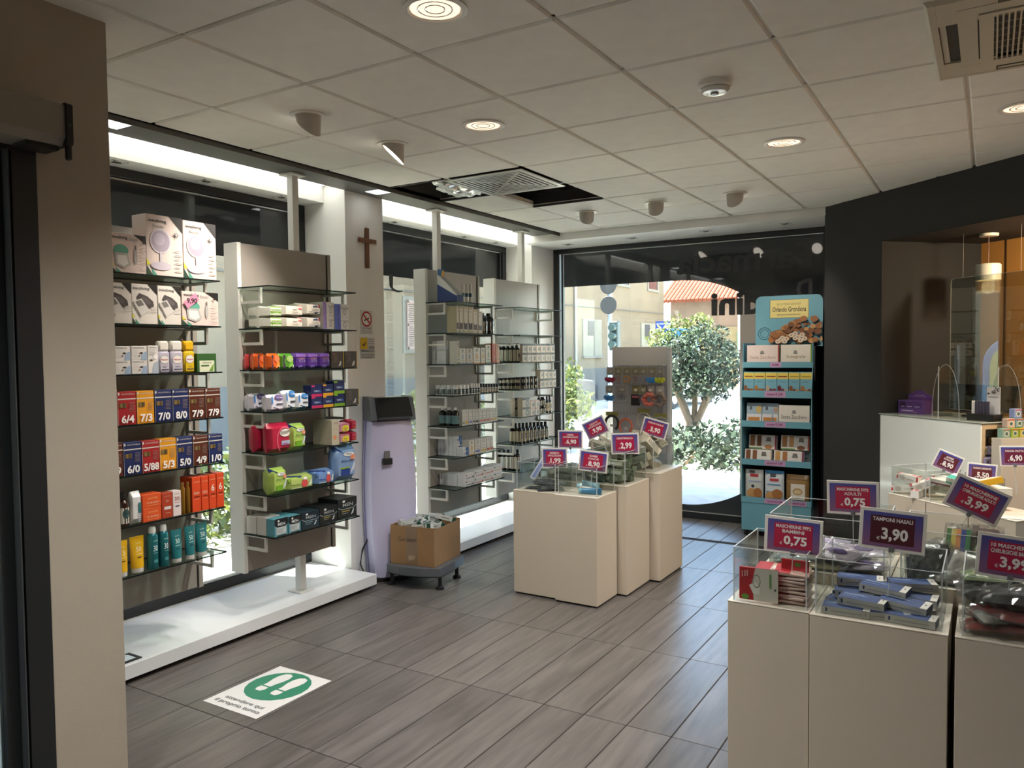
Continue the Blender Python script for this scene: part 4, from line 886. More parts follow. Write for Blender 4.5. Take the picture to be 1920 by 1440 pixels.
    if kind == 'stackw': return 'plain_carton', 'box', 'white carton with green lid, stacked five high', .09, 5, simple('#d4d6d6', [('r', 0, 0, 1, .08, '#b0b4b4')])
    if kind == 'herb': c = HB[a]; return 'herbal_box', 'box', {'g': 'tall white herbal box with green leaf', 'b': 'pale blue herbal box', 'o': 'white herbal box with orange print', 'r': 'slim red and orange herbal box', 'p': 'slim peach herbal box'}[a], .07, 1, simple('#cfcdc2' if a not in 'rp' else ('#c4552c' if a == 'r' else '#d8b49a'), [('e', .5, .86, .14, .05, '#4a4a44'), ('p', [(.5, .7), (.66, .5), (.6, .3), (.4, .3), (.36, .5)], c), ('r', .0, .0, 1, .08, c), ('r', .25, .18, .75, .21, '#6a6a60'), ('t', 'herba', .25, .74, .75, .8, '#5a5a52', .004)])
    if kind in ('jarw', 'jark'):
        k = kind == 'jark'; return 'supplement_jar', 'jar', ('small dark jar with cream label' if k else 'white supplement jar with dark label'), .04, 1, bottle(w*.96, h, '#1a1512' if k else '#d4d4d0', '#15110f' if k else '#dcdcd8', '#b9b2a2' if k else '#3f4f50', .24, .78, .70, (.1, .6), [('r', .35, .3, .65, .36, '#e0e0dc' if not k else '#3a3a3a'), ('r', .38, .55, .62, .75, '#b8c0c0' if not k else '#2f4a52')])
    if kind == 'med': c = HB[a]; return 'medicine_box', 'box', 'white medicine box with %s band' % {'g': 'green', 'y': 'yellow', 'l': 'violet', 'k': 'black', 'r': 'red', 'o': 'orange'}[a], .06, 1, simple('#d0cdc6', [('o', .5, .84, .22, .10*w/.06, .3, '#6a6a66'), ('r', .1, .12, .9, .26, c), ('t', 'bio', .3, .5, .7, .58, '#5a5a56', .004), ('r', .2, .34, .8, .37, '#8a8a84'), ('r', .96, 0, 1, 1, '#e6e4de')])
    if kind == 'boxblue': return 'toothpaste_box', 'box', 'white dental box with blue print, stacked in a pair', .09, 2, simple('#d8d9da', [('p', [(.4, 1), (1, 1), (1, .1), (.62, .1)], '#2f5a9c'), ('r', .1, .55, .5, .65, '#3a6aa8'), ('r', .1, .3, .45, .35, '#8aa0bc'), ('e', .8, .5, .12, .25, '#6f94c4')])
    if kind == 'boxlow': c = HB[a]; return 'ointment_box', 'box', 'low white ointment box with %s line, stacked in a pair' % {'k': 'black', 'r': 'red', 'o': 'orange'}[a], .10, 2, simple('#d6d6d6', [('e', .14, .66, .06, .14, '#4a4a4a'), ('t', 'dermo gel', .26, .58, .8, .74, '#6a6a6a', .004), ('r', .1, .2, .92, .28, c), ('e', .88, .3, .06, .16, c)])
    if kind == 'pump': return 'soap_dispenser', 'bottle', 'black pump bottle with cream label', .05, 1, bottle(w, h, '#15120f', '#14110f', '#c3bda8', .18, .36, .70, (.06, .66), [('e', .5, .5, .12, .18, '#3f4a4c')], True)
    if kind in ('duo', 'duop'): return 'jar_carton', 'box', ('cream carton with pink band, stacked in a pair' if kind == 'duop' else 'cream and black carton with round seal, stacked in a pair'), .05, 2, simple('#beb19e' if kind == 'duo' else '#c9b7a8', [('r', 0, .78, 1, 1, '#15110f' if kind == 'duo' else '#b89a8e'), ('e', .66, .42, .22, .22*w/(h/2), '#4a5a60'), ('e', .66, .42, .13, .13*w/(h/2), '#8a9490'), ('r', .97, 0, 1, 1, '#e6e2d8'), ('r', 0, 0, .02, 1, '#1a1512')])
    if kind == 'jar2': return 'cosmetic_jar', 'jar', 'black cream jar with cream label, stacked in a pair', .045, 2, bottle(w*.96, h/2*.98, '#16120f', '#120f0d', '#bdb5a0', .36, .92, .58, (.1, .6), [('e', .5, .5, .09, .36, '#4a5a60')])
    if kind == 'smallb': return 'small_bottle', 'bottle', 'small black bottle with cream label, stacked in a pair', .05, 2, bottle(w*.9, h/2*.98, '#16120f', '#120f0d', '#bdb5a0', .22, .5, .7, (.1, .62), [('e', .5, .5, .09, .3, '#4a5a60')])
    if kind == 'tallb': return 'tonic_bottle', 'bottle', 'tall dark bottle with cream label and round seal', .05, 1, bottle(w*.92, h, '#1a100c', '#120f0d', '#bfb79e', .2, .34, .70, (.13, .62), [('e', .54, .55, .12, .25, '#3f4c50')])
    if kind == 'winb': return 'syrup_bottle', 'bottle', 'tall dark bottle with plain white label', .05, 1, bottle(w*.95, h, '#16100d', '#120f0d', '#c9c6bd', .2, .34, .72, (.12, .66), None)
ORD = 'first second third fourth fifth sixth seventh eighth ninth tenth eleventh twelfth thirteenth fourteenth fifteenth sixteenth seventeenth eighteenth nineteenth twentieth'.split()
SHN = ['top', 'second', 'third', 'fourth', 'fifth', 'sixth', 'lowest']
_rows = {}; _ent = []
for r in PROD:
    un, k, kind, x, y0, y1, h, dep = r[:8]; o = r[8:]; wd = max(.012, y1-y0-.004)
    nm, cat, desc, d0, rows, mk = spec_of(kind, wd, h, o); d = min(d0, dep) if dep else d0
    for q in range(rows): _ent.append((un, k, desc, x, y0, q, nm, cat, wd, h/rows, d, mk, rows))
cnt = {}; dyeno = {k_: sorted(e_[4] for e_ in _ent if e_[6] == 'hair_dye_box' and e_[1] == k_) for k_ in range(7)}
for e in _ent: cnt.setdefault((e[0], e[1], e[2]), []).append(e)
for key, lst in cnt.items():
    cols = sorted({(e[4]+(e[3]+3.49)*.9) for e in lst})
    un, k, desc = key; base = desc.split(', stacked')[0]; proto = None
    for e in lst:
        un, k, desc, x, y0, q, nm, cat, wd, h, d, mk, rows = e
        ci = cols.index(y0+(x+3.49)*.9)
        lv = '' if rows == 1 else (('upper ', 'lower ')[q == 0] if rows == 2 else ORD[rows-1-q]+' stacked ')
        if len(cols) == 1: lab = lv+base+', %s shelf, %s' % (SHN[k], RK[un])
        else: lab = ORD[ci]+' '+lv+base+' from entrance end, %s shelf, %s' % (SHN[k], RK[un])
        if nm == 'hair_dye_box': lab = '%s hair dye box from entrance, %s, %s shelf, %s' % (ORD[dyeno[k].index(y0)], desc.replace(' hair dye box', ''), SHN[k], RK[un])
        if nm == 'sunscreen_tube': lab = '%s %s, lowest shelf, %s' % ({'yellow sunscreen tube marked 15': 'yellow sunscreen tube hugging the entrance pillar, marked', 'yellow sunscreen tube marked 50': 'yellow sunscreen tube next to the teal sprays, marked', 'teal sunscreen tube marked 30': 'teal sunscreen tube next to the sprays, marked'}.get(desc, lab.split(' marked')[0]+' marked'), desc.split()[-1], RK[un])
        if len(lab.split()) > 16: lab = lab.replace(' end,', ',').replace('nearest shop corner', 'in corner').replace('by crucifix pillar', 'by crucifix').replace('beside lilac scale', 'by scale').replace('by entrance pillar', 'by entrance')
        g = None if len(lst) == 1 else '%s on the %s shelf, %s' % (base, SHN[k], RK[un])
        rnd = nm.endswith(('bottle', 'jar', 'tube', 'spray', 'stick', 'dispenser'))
        t = thing(nm, lab, cat, (x-(min(wd, d+.03)/2 if rnd and nm != 'deodorant_bottle' else 0), y0+wd/2+.002, ZS[k]+.0006+q*(h+.0005)), LEFT+random.uniform(-.03, .03)*(0 if rnd else 1), g)
        try: mk(t, wd, h, d)
        except TypeError: mk(t)
# ------------------------------------------------------------------ white pedestals with acrylic bins
pedm = mat('#c3b7a5', .42, noise=.015, ns=3); pedtop = mat('#d2c8b8', .4)
def pedestal(x0, y0, x1, y1, h, label, M=None, base=True):
    t = thing('display_pedestal', label, 'pedestal', ((x0+x1)/2, (y0+y1)/2, 0), M=M, group=None); a, b = (x1-x0)/2, (y1-y0)/2
    m = MB(); m.box(-a+.001, -b+.001, .012, a-.001, b-.001, h-.004, pedm, .0015); m.build('body', t)
    m = MB(); m.box(-a, -b, h-.0035, a, b, h, pedtop, .0008); m.build('top_board', t)
    m = MB(); m.box(-a+.01, -b+.01, 0, a-.01, b-.01, .012, blackm); m.build('plinth', t)
    return t
def abin(x0, y0, x1, y1, z, h, label, M=None, tk=.004):
    t = thing('acrylic_bin', label, 'bin', ((x0+x1)/2, (y0+y1)/2, z+.0005), M=M); a, b = (x1-x0)/2, (y1-y0)/2
    for q in ((-a, -b, a, -b+tk), (-a, b-tk, a, b), (-a, -b+tk, -a+tk, b-tk), (a-tk, -b+tk, a, b-tk)):
        m = MB(); m.box(q[0], q[1], .0, q[2], q[3], h-.001, ACRYL); m.build('side_wall', t)
    m = MB(); 
    for q in ((-a, -b, a, -b+tk), (-a, b-tk, a, b), (-a, -b+tk, -a+tk, b-tk), (a-tk, -b+tk, a, b-tk)): m.box(q[0], q[1], h-.001, q[2], q[3], h+.001, ACEDGE)
    for x in (-a, a-tk):
        for y in (-b, b-tk): m.box(x-.0004, y-.0004, 0, x+tk+.0004, y+tk+.0004, h, ACEDGE)
    m.build('bright_edge', t); return t
pedestal(-2.74, 4.49, -2.415, 4.775, .706, 'white pedestal of small dark articles, front corner of the middle cluster')
pedestal(-2.411, 4.465, -2.105, 4.775, .706, 'white pedestal of pale blue tubes in the middle cluster, nearest viewer')
pedestal(-2.74, 4.78, -2.036, 5.183, .738, 'wider white pedestal behind, under the 2,99 sign')
pedestal(-2.60, 5.190, -1.961, 5.660, .772, 'tallest white pedestal of cream boxes, middle cluster toward the window')
abin(-2.727, 4.52, -2.43, 4.765, .706, .188, 'clear bin of dark articles under the 1,99 sign')
abin(-2.412+.012, 4.50, -2.12, 4.765, .706, .186, 'clear bin of pale blue tubes under the 8,90 sign')
abin(-2.70, 4.80, -2.37, 5.17, .738, .20, 'clear bin of bandages under the 6,90 sign')
abin(-2.36, 4.80, -2.056, 5.17, .738, .222, 'clear bin of green grey boxes under the 2,99 sign')
abin(-2.57, 5.22, -2.02, 5.64, .772, .22, 'clear bin heaped with cream boxes before the hook board')
pedestal(-.824, 2.878, -.534, 3.255, .70, 'white pedestal with red mask packs, nearest the open floor')
pedestal(-.532, 2.868, -.103, 3.255, .70, 'white pedestal with blue boxes under the 3,90 sign')
pedestal(-.085, 2.868, .36, 3.255, .70, 'white pedestal of black and red mask bags at the frame edge')
pedestal(-.792, 3.262, -.318, 3.70, .745, 'second-row white pedestal with violet masks, behind the red packs')
pedestal(-.314, 3.262, .16, 3.70, .745, 'second-row white pedestal with coloured mask bags')
abin(-.806, 2.892, -.545, 3.245, .70, .20, 'clear bin holding red mask packs')
abin(-.517, 2.892, -.122, 3.245, .70, .195, 'clear bin holding blue swab boxes')
abin(-.066, 2.887, .34, 3.245, .70, .197, 'clear bin of black and red mask bags')
abin(-.765, 3.28, -.335, 3.69, .745, .215, 'clear bin of violet masks under the ADULTI 0,75 sign')
abin(-.28, 3.28, .14, 3.69, .745, .20, 'clear bin of coloured masks behind the 3,90 sign')
AD = math.atan2(D1.y, D1.x)
def DM(s, off, z=0): p = Vector((-.538, 5.44, 0))+D1*s-N1*off; return Matrix.Translation((p.x, p.y, z)) @ Matrix.Rotation(AD, 4, 'Z')
for k, (s, l) in enumerate(((.147, 'slanted white pedestal of red and white boxes before the counter'), (.445, 'slanted white pedestal under the 5,50 sign'), (.745, 'slanted white pedestal with teal and yellow boxes'))):
    pedestal(-.147, -.15, .147, .15, .72, l, DM(s, .15))
abin(-.135, -.135, .135, .135, .72, .175, 'clear bin of red and white boxes before the counter', DM(.147, .15, .7205))
abin(-.135, -.135, .135, .135, .72, .16, 'clear bin under the 5,50 sign', DM(.445, .15, .7205))
# price signs
gradm = bpy.data.materials.new('sign_gradient'); gradm.use_nodes = True; _n = gradm.node_tree
_tc = _n.nodes.new('ShaderNodeTexCoord'); _sx = _n.nodes.new('ShaderNodeSeparateXYZ'); _n.links.new(_tc.outputs['Generated'], _sx.inputs[0])
_rp = _n.nodes.new('ShaderNodeValToRGB'); _rp.color_ramp.elements[0].color = (*hexc('#7c5578'), 1); _rp.color_ramp.elements[1].color = (*hexc('#46468c'), 1); _rp.color_ramp.elements[0].position = .1; _rp.color_ramp.elements[1].position = .95
_n.links.new(_sx.outputs[2], _rp.inputs[0]); _n.links.new(_rp.outputs[0], _n.nodes['Principled BSDF'].inputs['Base Color']); _n.nodes['Principled BSDF'].inputs['Roughness'].default_value = .4
def sign(c, yaw, roll, wd, h, top, price, label, red='#a8163e', stick=.14, euro=True):
    k = math.asin(max(-1, min(1, yaw)))
    M = Matrix.Translation(c) @ Matrix.Rotation(k, 4, 'Z') @ Matrix.Rotation(-RAD(roll), 4, 'Y')
    t = thing('price_sign', label, 'price sign', M=M); b = .011*wd/.2
    m = MB(); 
    m.box(-wd/2, -.002, -h/2, wd/2, .003, h/2, mat('#d9d4cb', .45), .001); m.build('white_frame', t)
    m = MB(); m.box(-wd/2+b, -.0028, -h/2+b, wd/2-b, -.0021, h/2-b, gradm); m.build('gradient_print', t)
    f = lambda u, v, l: (-wd/2+u*wd, -.0032-.0004*l, -h/2+v*h); pr = [('r', .17, .17, .83, .84, red)]
    n = len(top)
    for i, s in enumerate(top):
        L = min(.60, .048*len(s)+.04); y1 = .80-.13*i; pr.append(('t', s, .5-L/2, y1-.095, .5+L/2, y1, '#ddd6d4', .03))
    y1 = .55 if n > 1 else .60
    pr += [('t', price, .34, .22, .74, y1-.04, '#e6e0dc', .035), ('t', '€', .27, .25, .32, .33, '#ddd6d4', .01)]
    m = MB(); draw(m, pr, f); m.build('lettering', t)
    m = MB(); m.tube([(0, .005, -h/2+.02), (0, .006, -h/2-stick)], .0022, ACEDGE, 6); m.box(-.008, -.005, -h/2-.004, .008, .008, -h/2+.016, mat('#6a6a6c', .3), .001); m.build('holder', t)
sign((-2.507, 4.655, .915), .3, 1, .176, .137, ['OFFERTA', 'SPAZZOLINI'], '1,99', 'price sign OFFERTA SPAZZOLINI 1,99', stick=.13)
sign((-2.477, 4.832, 1.025), .3, 0, .175, .128, ['CREMA', 'AUTOABBRONZANTE'], '6,90', 'price sign reading 6,90, upright in the middle cluster', stick=.2)
sign((-2.371, 5.015, 1.095), .3, 26, .165, .131, ['CEROTTI', 'AUTOPRONUNTI'], '9,90', 'price sign reading 9,90, tilted, middle cluster', stick=.2)
sign((-2.195, 4.604, .918), .3, -6, .189, .138, ['GAMBE', 'STANCHE'], '8,90', 'price sign GAMBE STANCHE 8,90 in front of middle cluster', stick=.13)
sign((-2.123, 4.958, 1.001), .3, 2, .191, .146, ['DENTIFRICIO'], '2,99', 'price sign DENTIFRICIO 2,99', stick=.16)
sign((-2.081, 5.406, 1.069), .3, -16, .187, .130, ['IGIENE ORALE'], '3,90', 'price sign IGIENE ORALE 3,90, tilted beside hook board', stick=.16)
sign((-.607, 2.965, .947), .05, -2, .203, .137, ['MASCHERINE FFP2', 'BAMBINI'], '0,75', 'price sign MASCHERINE FFP2 BAMBINI 0,75', stick=.15)
sign((-.473, 3.454, 1.020), .05, 1, .198, .139, ['MASCHERINE FFP2', 'ADULTI'], '0,75', 'price sign MASCHERINE FFP2 ADULTI 0,75', stick=.18)
sign((-.283, 3.003, .996), .05, -2.7, .210, .146, ['TAMPONI NASALI'], '3,90', 'dark red price sign TAMPONI NASALI 3,90', '#4a0f1c', .2)
sign((-.036, 3.55, 1.035), .0, -24, .200, .139, ['10 MASCHERINE', 'CHIRURGICHE ADULTI'], '3,99', 'tilted price sign 10 MASCHERINE CHIRURGICHE ADULTI 3,99', stick=.2)
sign((.070, 3.0, .945), .0, -3.8, .200, .146, ['10 MASCHERINE', 'CHIRURGICHE BAMBINI'], '3,99', 'price sign CHIRURGICHE BAMBINI 3,99 cut by the frame', stick=.13)
sign((-.206, 5.36, .945), .0, -23, .148, .118, ['GAMBE', 'STANCHE'], '8,90', 'small tilted dark red price sign 8,90 before the counter', '#5a1c26', .12)
sign((-.030, 5.24, .908), .0, -3, .150, .113, ['CUSCINO DRENANTE'], '5,50', 'small dark red price sign CUSCINO DRENANTE 5,50', '#5a1c26', .11)
sign((.130, 5.30, 1.01), .0, 3, .148, .118, ['PANCIA PIATTA'], '6,90', 'small price sign PANCIA PIATTA at the frame edge', '#6a1c36', .16)
# goods in the bins
def pile(nm, cat, lab, grp, mkmesh, spots, smooth=False, parts=()):
    """spots: x, y, z, yaw, tilt x, tilt y"""
    mb = mkmesh(); me = mb.mesh(nm, smooth); pm_ = []
    for pn, f in parts: q = MB(); f(q); pm_.append((pn, q.mesh(pn)))
    n = len(spots)
    for i, s in enumerate(spots):
        M = Matrix.Translation(s[:3]) @ Matrix.Rotation(RAD(s[3]), 4, 'Z') @ Matrix.Rotation(RAD(s[4]), 4, 'X') @ Matrix.Rotation(RAD(s[5]), 4, 'Y')
        o = obj(nm, me, None, M=M, label=(lab if isinstance(lab, str) else lab[i]), cat=cat, group=grp if n > 1 else None)
        for pn, pme in pm_: obj(pn, pme, o)
def cbox(a, b, c, col, cap=None):
    def f():
        m = MB(); m.box(-a/2, -b/2, 0, a/2, b/2, c, pm(col), .001); return m
    return f
top = lambda a, b, c: (lambda u, v, l: (-a/2+u*a, -b/2+v*b, c+.0006+.0004*l))
fro = lambda a, b, c: (lambda u, v, l: (-a/2+u*a, -b/2-.0006-.0004*l, v*c))
def face(prims, w_): return lambda q: draw(q, prims, w_)
# blue swab boxes
a, b, c = .155, .075, .026
sp = [(-.42, 2.938, .7015, 2, 0, 0), (-.30, 2.955, .7015, 14, 0, 0), (-.215, 2.94, .702, -6, 0, 0), (-.42, 3.02, .7015, -6, 0, 0), (-.23, 3.05, .7015, 8, 0, 0), (-.37, 2.975, .729, -8, 3, 0), (-.24, 3.0, .731, -12, 4, 3), (-.40, 3.06, .73, 10, 0, 0), (-.22, 3.09, .73, -4, 3, 0), (-.31, 3.06, .759, -10, 3, 3), (-.40, 3.12, .762, 6, 0, 0), (-.30, 3.16, .73, 2, 0, 0), (-.23, 3.15, .762, 16, 0, 0), (-.43, 3.15, .705, 70, 0, 0)]
pile('swab_box', 'box', ['blue swab box, %s, in bin under sign 3,90' % q for q in ('front corner by the red packs', 'front middle', 'front corner by the black bags', 'second row by the red packs', 'second row by the black bags', 'lying across two front boxes', 'tilted on top near the black bags', 'middle of the second layer', 'second layer by the black bags', 'topmost in the middle', 'topmost by the red packs', 'back row middle', 'topmost at the back', 'standing crosswise in the back corner')], 'blue swab boxes in the bin', cbox(a, b, c, '#1f3a6c'), sp, parts=[('print', face([('r', .86, 0, 1, 1, '#cfc9bd'), ('r', .06, .66, .5, .70, '#9fb4d8'), ('r', .06, .54, .6, .57, '#9fb4d8'), ('r', .06, .3, .4, .33, '#7f98c8'), ('e', .92, .5, .02, .06, '#7a8aa8')], top(a, b, c))), ('side_print', face([('r', 0, 0, 1, 1, '#b9b4aa'), ('r', .08, .3, .12, .8, '#27365c'), ('r', .2, .4, .9, .5, '#8a8a88')], fro(a, b, c)))])
# red mask packs
a, b, c = .155, .115, .009
o = thing('mask_pack', 'red and white mask pack with printed mask, upright against the bin front', 'pack', (-.705, 2.905, .706), RAD(1.5)); m = MB(); m.box(-.082, 0, 0, .058, .010, .122, mat('#b21c26', .3), .002); m.build('pouch', o)
m = MB(); f = lambda u, v, l: (-.082+.14*u, -.0006-.0004*l, .122*v); draw(m, [('p', [(.38, .0), (1, .0), (1, 1), (.42, 1), (.34, .6)], '#cfc6b6'), ('p', [(.26, .46), (.42, .58), (.54, .4), (.52, .2), (.36, .22)], '#e6e0d4'), ('o', .45, .6, .1, .2, .12, '#5a5a56'), ('r', .78, .42, .83, .86, '#5f8a4a'), ('e', .16, .1, .1, .08, '#6a9a3a'), ('r', .07, .7, .1, .88, '#d89a94'), ('r', .14, .72, .17, .9, '#d89a94'), ('r', .2, .74, .23, .92, '#d89a94'), ('e', .93, .4, .03, .035, '#4a443c')], f); m.build('print', o)
sp = [(-.615, 3.0, .704+.0125*i, random.uniform(-9, 9), random.uniform(-2, 2), random.uniform(-3, 3)) for i in range(9)]+[(-.71, 3.1, .705+.012*i, random.uniform(-12, 12), 0, 0) for i in range(7)]
pile('mask_pack', 'pack', ['%s flat mask pack from the bottom in the %s stack of the red bin' % (ORD[i if i < 9 else i-9], 'front' if i < 9 else 'rear') for i in range(16)], 'flat red mask packs in the bin', lambda: (lambda m: (m.box(-.062, -.07, 0, .062, .07, .010, mat('#c9a89c', .3), .003), m)[1])(MB()), sp, parts=[('print', face([('r', .0, .0, .45, 1, '#b0242c'), ('e', .7, .5, .2, .24, '#d8cfc2')], top(.12, .136, .0102)))])
o = thing('mask_pack', 'red mask pack with green seal, standing behind the upright pack', 'pack', (-.605, 2.985, .78), RAD(-4)); m = MB(); m.box(-.05, 0, 0, .05, .008, .075, mat('#b4262e', .3), .002); m.build('pouch', o); m = MB(); draw(m, [('e', .6, .78, .12, .1, '#6a9a3a'), ('r', .7, .2, .8, .4, '#d8b0aa')], flat(.1, .075)); m.build('print', o)
# bags of masks in plastic
def bag(nm, lab, loc, rz, tx, ty, wd, dp, th, col, inner=None, grp=None):
    M = Matrix.Translation(loc) @ Matrix.Rotation(RAD(rz), 4, 'Z') @ Matrix.Rotation(RAD(tx), 4, 'X') @ Matrix.Rotation(RAD(ty), 4, 'Y')
    o = thing(nm, lab, 'mask bag', M=M, group=grp); m = pillow(wd*.86, dp*.82, th*.8, col, wob=.002); m.xf(Matrix.Translation((0, -dp*.41, th*.86)) @ Matrix.Rotation(-pi/2, 4, 'X')); m.build('folded_masks', o, True)
    m = pillow(wd, dp, th, '#ffffff', n=14, k=10, wob=th*.16); k = m.ms[0]; m.ms = [FILM]; m.xf(Matrix.Translation((0, -dp/2, th)) @ Matrix.Rotation(-pi/2, 4, 'X')); m.build('clear_film', o)
    if inner: q = MB(); draw(q, inner, lambda u, v, l: (-wd*.36+wd*.72*u, -dp*.34+dp*.68*v, th*1.03+.0004*l)); q.build('print', o)
for s in [('black mask bag on top of the heap at the frame edge', (.10, 3.0, .80), -8, 8, -4, .24, .15, .045, '#191817'), ('second black mask bag, under the top black one', (.02, 3.05, .79), 8, 4, 2, .22, .15, .04, '#262423'), ('red mask bag under the black bags', (.06, 2.98, .755), -4, 10, 3, .24, .14, .035, '#a8362f'), ('lowest red mask bag touching the bin front', (.05, 2.965, .715), 5, 4, -3, .25, .12, .03, '#b04038'), ('clear bag of white masks squeezed between red bags', (.02, 2.95, .745), 38, 14, 6, .14, .09, .03, '#cfcac2'), ('dark green mask bag on the bin floor', (.22, 2.95, .705), -6, 0, 0, .18, .10, .03, '#1f2a22'), ('pale green mask bag atop the black bags', (-.01, 3.10, .835), 12, 6, 0, .15, .10, .03, '#8aa36a'), ('pink mask bag behind the 3,99 sign', (.14, 3.14, .85), -20, 8, 0, .17, .12, .04, '#d4a49c'), ('red mask bag under the frame-edge sign', (.22, 3.1, .76), 6, 3, 0, .2, .16, .04, '#a03a34')]: bag('mask_bag', *s)
for s in [('grey mask bag standing behind the dark red sign', (-.19, 3.40, .80), 20, 58, 0, .17, .17, .05, '#4a4a46'), ('rainbow mask bag standing tall in the second row', (-.08, 3.50, .86), -10, 70, -8, .12, .16, .05, '#c0b8a8', [('r', 0, 0, .2, 1, '#4a7a2e'), ('r', .2, 0, .4, 1, '#d8c25a'), ('r', .4, 0, .6, 1, '#d88a4a'), ('r', .6, 0, .8, 1, '#34468a'), ('r', .8, 0, 1, 1, '#3a7a4a')]), ('pale pink mask bag beside the rainbow bag', (.0, 3.52, .86), 8, 66, 10, .12, .16, .05, '#d8c2ba'), ('clear white mask bag leaning in the second row', (-.06, 3.36, .79), -24, 46, 16, .15, .17, .035, '#b9b2a8'), ('black mask bag at the bin corner, second row', (-.22, 3.36, .765), 8, 50, -6, .1, .14, .05, '#1c1c1c'), ('dark green mask bag beside the frame-edge sign', (.06, 3.38, .79), 4, 60, 0, .1, .16, .04, '#27402e'), ('olive patterned mask bag, second row', (.01, 3.44, .84), -14, 50, 0, .13, .12, .035, '#7a7a44'), ('crumpled clear bag lying on the second-row bin floor', (-.12, 3.34, .75), -4, 6, 0, .22, .10, .03, '#9a9288'), ('grey mask bag filling the second-row bin', (-.07, 3.56, .755), 0, 12, 0, .30, .2, .09, '#8a847c')]: bag('mask_bag', *s)
vp = [('e', .5, .55, .3, .26, '#4d3766'), ('p', [(.2, .5), (.8, .52), (.62, .84), (.38, .82)], '#5b4378')]
for s in [('violet mask sachet lying on top of its bin', (-.52, 3.36, .80), -24, 10, 4, .20, .14, .016, '#cbb9c8', vp), ('violet mask sachet against the bin front', (-.42, 3.345, .765), 10, 6, -4, .19, .12, .018, '#b9a4b8', vp), ('violet mask sachet in the far bin corner', (-.43, 3.46, .80), 30, 14, 0, .18, .13, .016, '#c4b0c4', vp), ('silver mask sachet at the bin corner by the floor aisle', (-.69, 3.345, .752), -12, 8, 5, .16, .10, .025, '#9aa0a4', None), ('silver mask sachet beside the violet ones', (-.62, 3.40, .765), 18, 6, -6, .18, .12, .02, '#8d8c8c', None), ('dark violet sachet at the bottom of the bin', (-.52, 3.42, .748), 4, 2, 0, .28, .2, .03, '#54405e', None), ('gold-edged mask sachet, lowest at the front', (-.55, 3.32, .75), 6, 6, 0, .17, .08, .018, '#b8a468', None), ('violet mask sachet leaning under the ADULTI sign', (-.58, 3.5, .79), -8, 26, 0, .2, .14, .016, '#a894b0', vp)]: bag('mask_sachet', *s)
# red and white boxes in the slanted bin
a, b, c = .15, .045, .045; c3 = lambda s, o, z, r, tx, ty: tuple((Vector((-.538, 5.44, z))+D1*s-N1*o))+(math.degrees(AD)+r, tx, ty)
pile('ointment_box', 'box', ['white box with red ends in the slanted bin, '+q for q in ('lying level on top', 'leaning steeply on top', 'tilted under the level one', 'flat in the middle', 'leaning at the far side', 'flat along the back wall', 'on the bin floor')], 'red and white boxes in the slanted bin', cbox(a, b, c, '#d6d2ca'), [c3(.09, .08, .80, 8, 0, 3), c3(.20, .10, .78, 46, 10, -26), c3(.07, .07, .735, 30, 0, -8), c3(.14, .16, .74, -20, 0, 0), c3(.22, .18, .75, 70, 0, 12), c3(.08, .2, .73, 90, 0, 0), c3(.18, .06, .723, -60, 0, 0)],
     parts=[('print', face([('r', .9, 0, 1, 1, '#b02430'), ('r', .0, .0, .08, 1, '#b02430'), ('r', .62, .3, .8, .7, '#c83a44'), ('o', .3, .5, .1, .33, .3, '#9a9490')], top(a, b, c))), ('front_print', face([('r', .92, 0, 1, .9, '#b02430'), ('r', .0, .3, .07, .7, '#b02430'), ('e', .28, .5, .12, .34, '#b9b4aa'), ('r', .5, .4, .8, .46, '#8a8682')], fro(a, b, c)))])
for k, (s, o, z, r, tx, ty, a, b, c, col, pr, lab) in enumerate([(.36, .1, .83, -6, 8, 0, .16, .1, .03, '#d3cbc0', [('r', .8, 0, 1, 1, '#6a2a4a'), ('r', .1, .6, .7, .66, '#9a9490')], 'white box with plum end over the 5,50 sign'), (.49, .09, .85, 20, 10, 8, .17, .1, .03, '#d8d3c4', [('p', [(0, 0), (.6, 0), (.2, .6), (0, .6)], '#3f9a86'), ('e', .3, .74, .13, .14, '#c04a5a')], 'white and teal medical box beside the 5,50 sign'), (.66, .06, .87, -30, 14, -10, .2, .12, .035, '#cf9a1e', [('r', .2, .1, .98, .95, '#d8d4c2'), ('r', .3, .6, .9, .66, '#6a9a8a'), ('e', .4, .8, .1, .07, '#b83a4a')], 'yellow and white medical box leaning at the frame edge'), (.64, .05, .79, 4, 0, 0, .16, .09, .04, '#3a8a78', [('r', .5, 0, 1, 1, '#7a2444')], 'teal and crimson box on the last slanted pedestal'), (.60, .16, .80, -12, 0, 0, .18, .12, .05, '#d4cfc0', [('r', .1, .1, .5, .5, '#4a9a88')], 'large white medical box stacked behind the yellow one'), (.46, .17, .75, 6, 0, 0, .18, .1, .06, '#c9c2b4', [('r', .1, .1, .9, .3, '#3f8a7a')], 'white medical box at the bottom under the 5,50 sign')]):
    p = Vector((-.538, 5.44, z))+D1*s-N1*o; M = Matrix.Translation(p) @ Matrix.Rotation(AD+RAD(r), 4, 'Z') @ Matrix.Rotation(RAD(tx), 4, 'X') @ Matrix.Rotation(RAD(ty), 4, 'Y')
    o_ = obj('medical_box', cbox(a, b, c, col)().mesh('medical_box'), None, M=M, label=lab, cat='box'); m = MB(); draw(m, pr, top(a, b, c)); m.build('print', o_); m = MB(); draw(m, [('r', 0, 0, 1, .3, pr[0][-1])], fro(a, b, c)); m.build('front_print', o_)
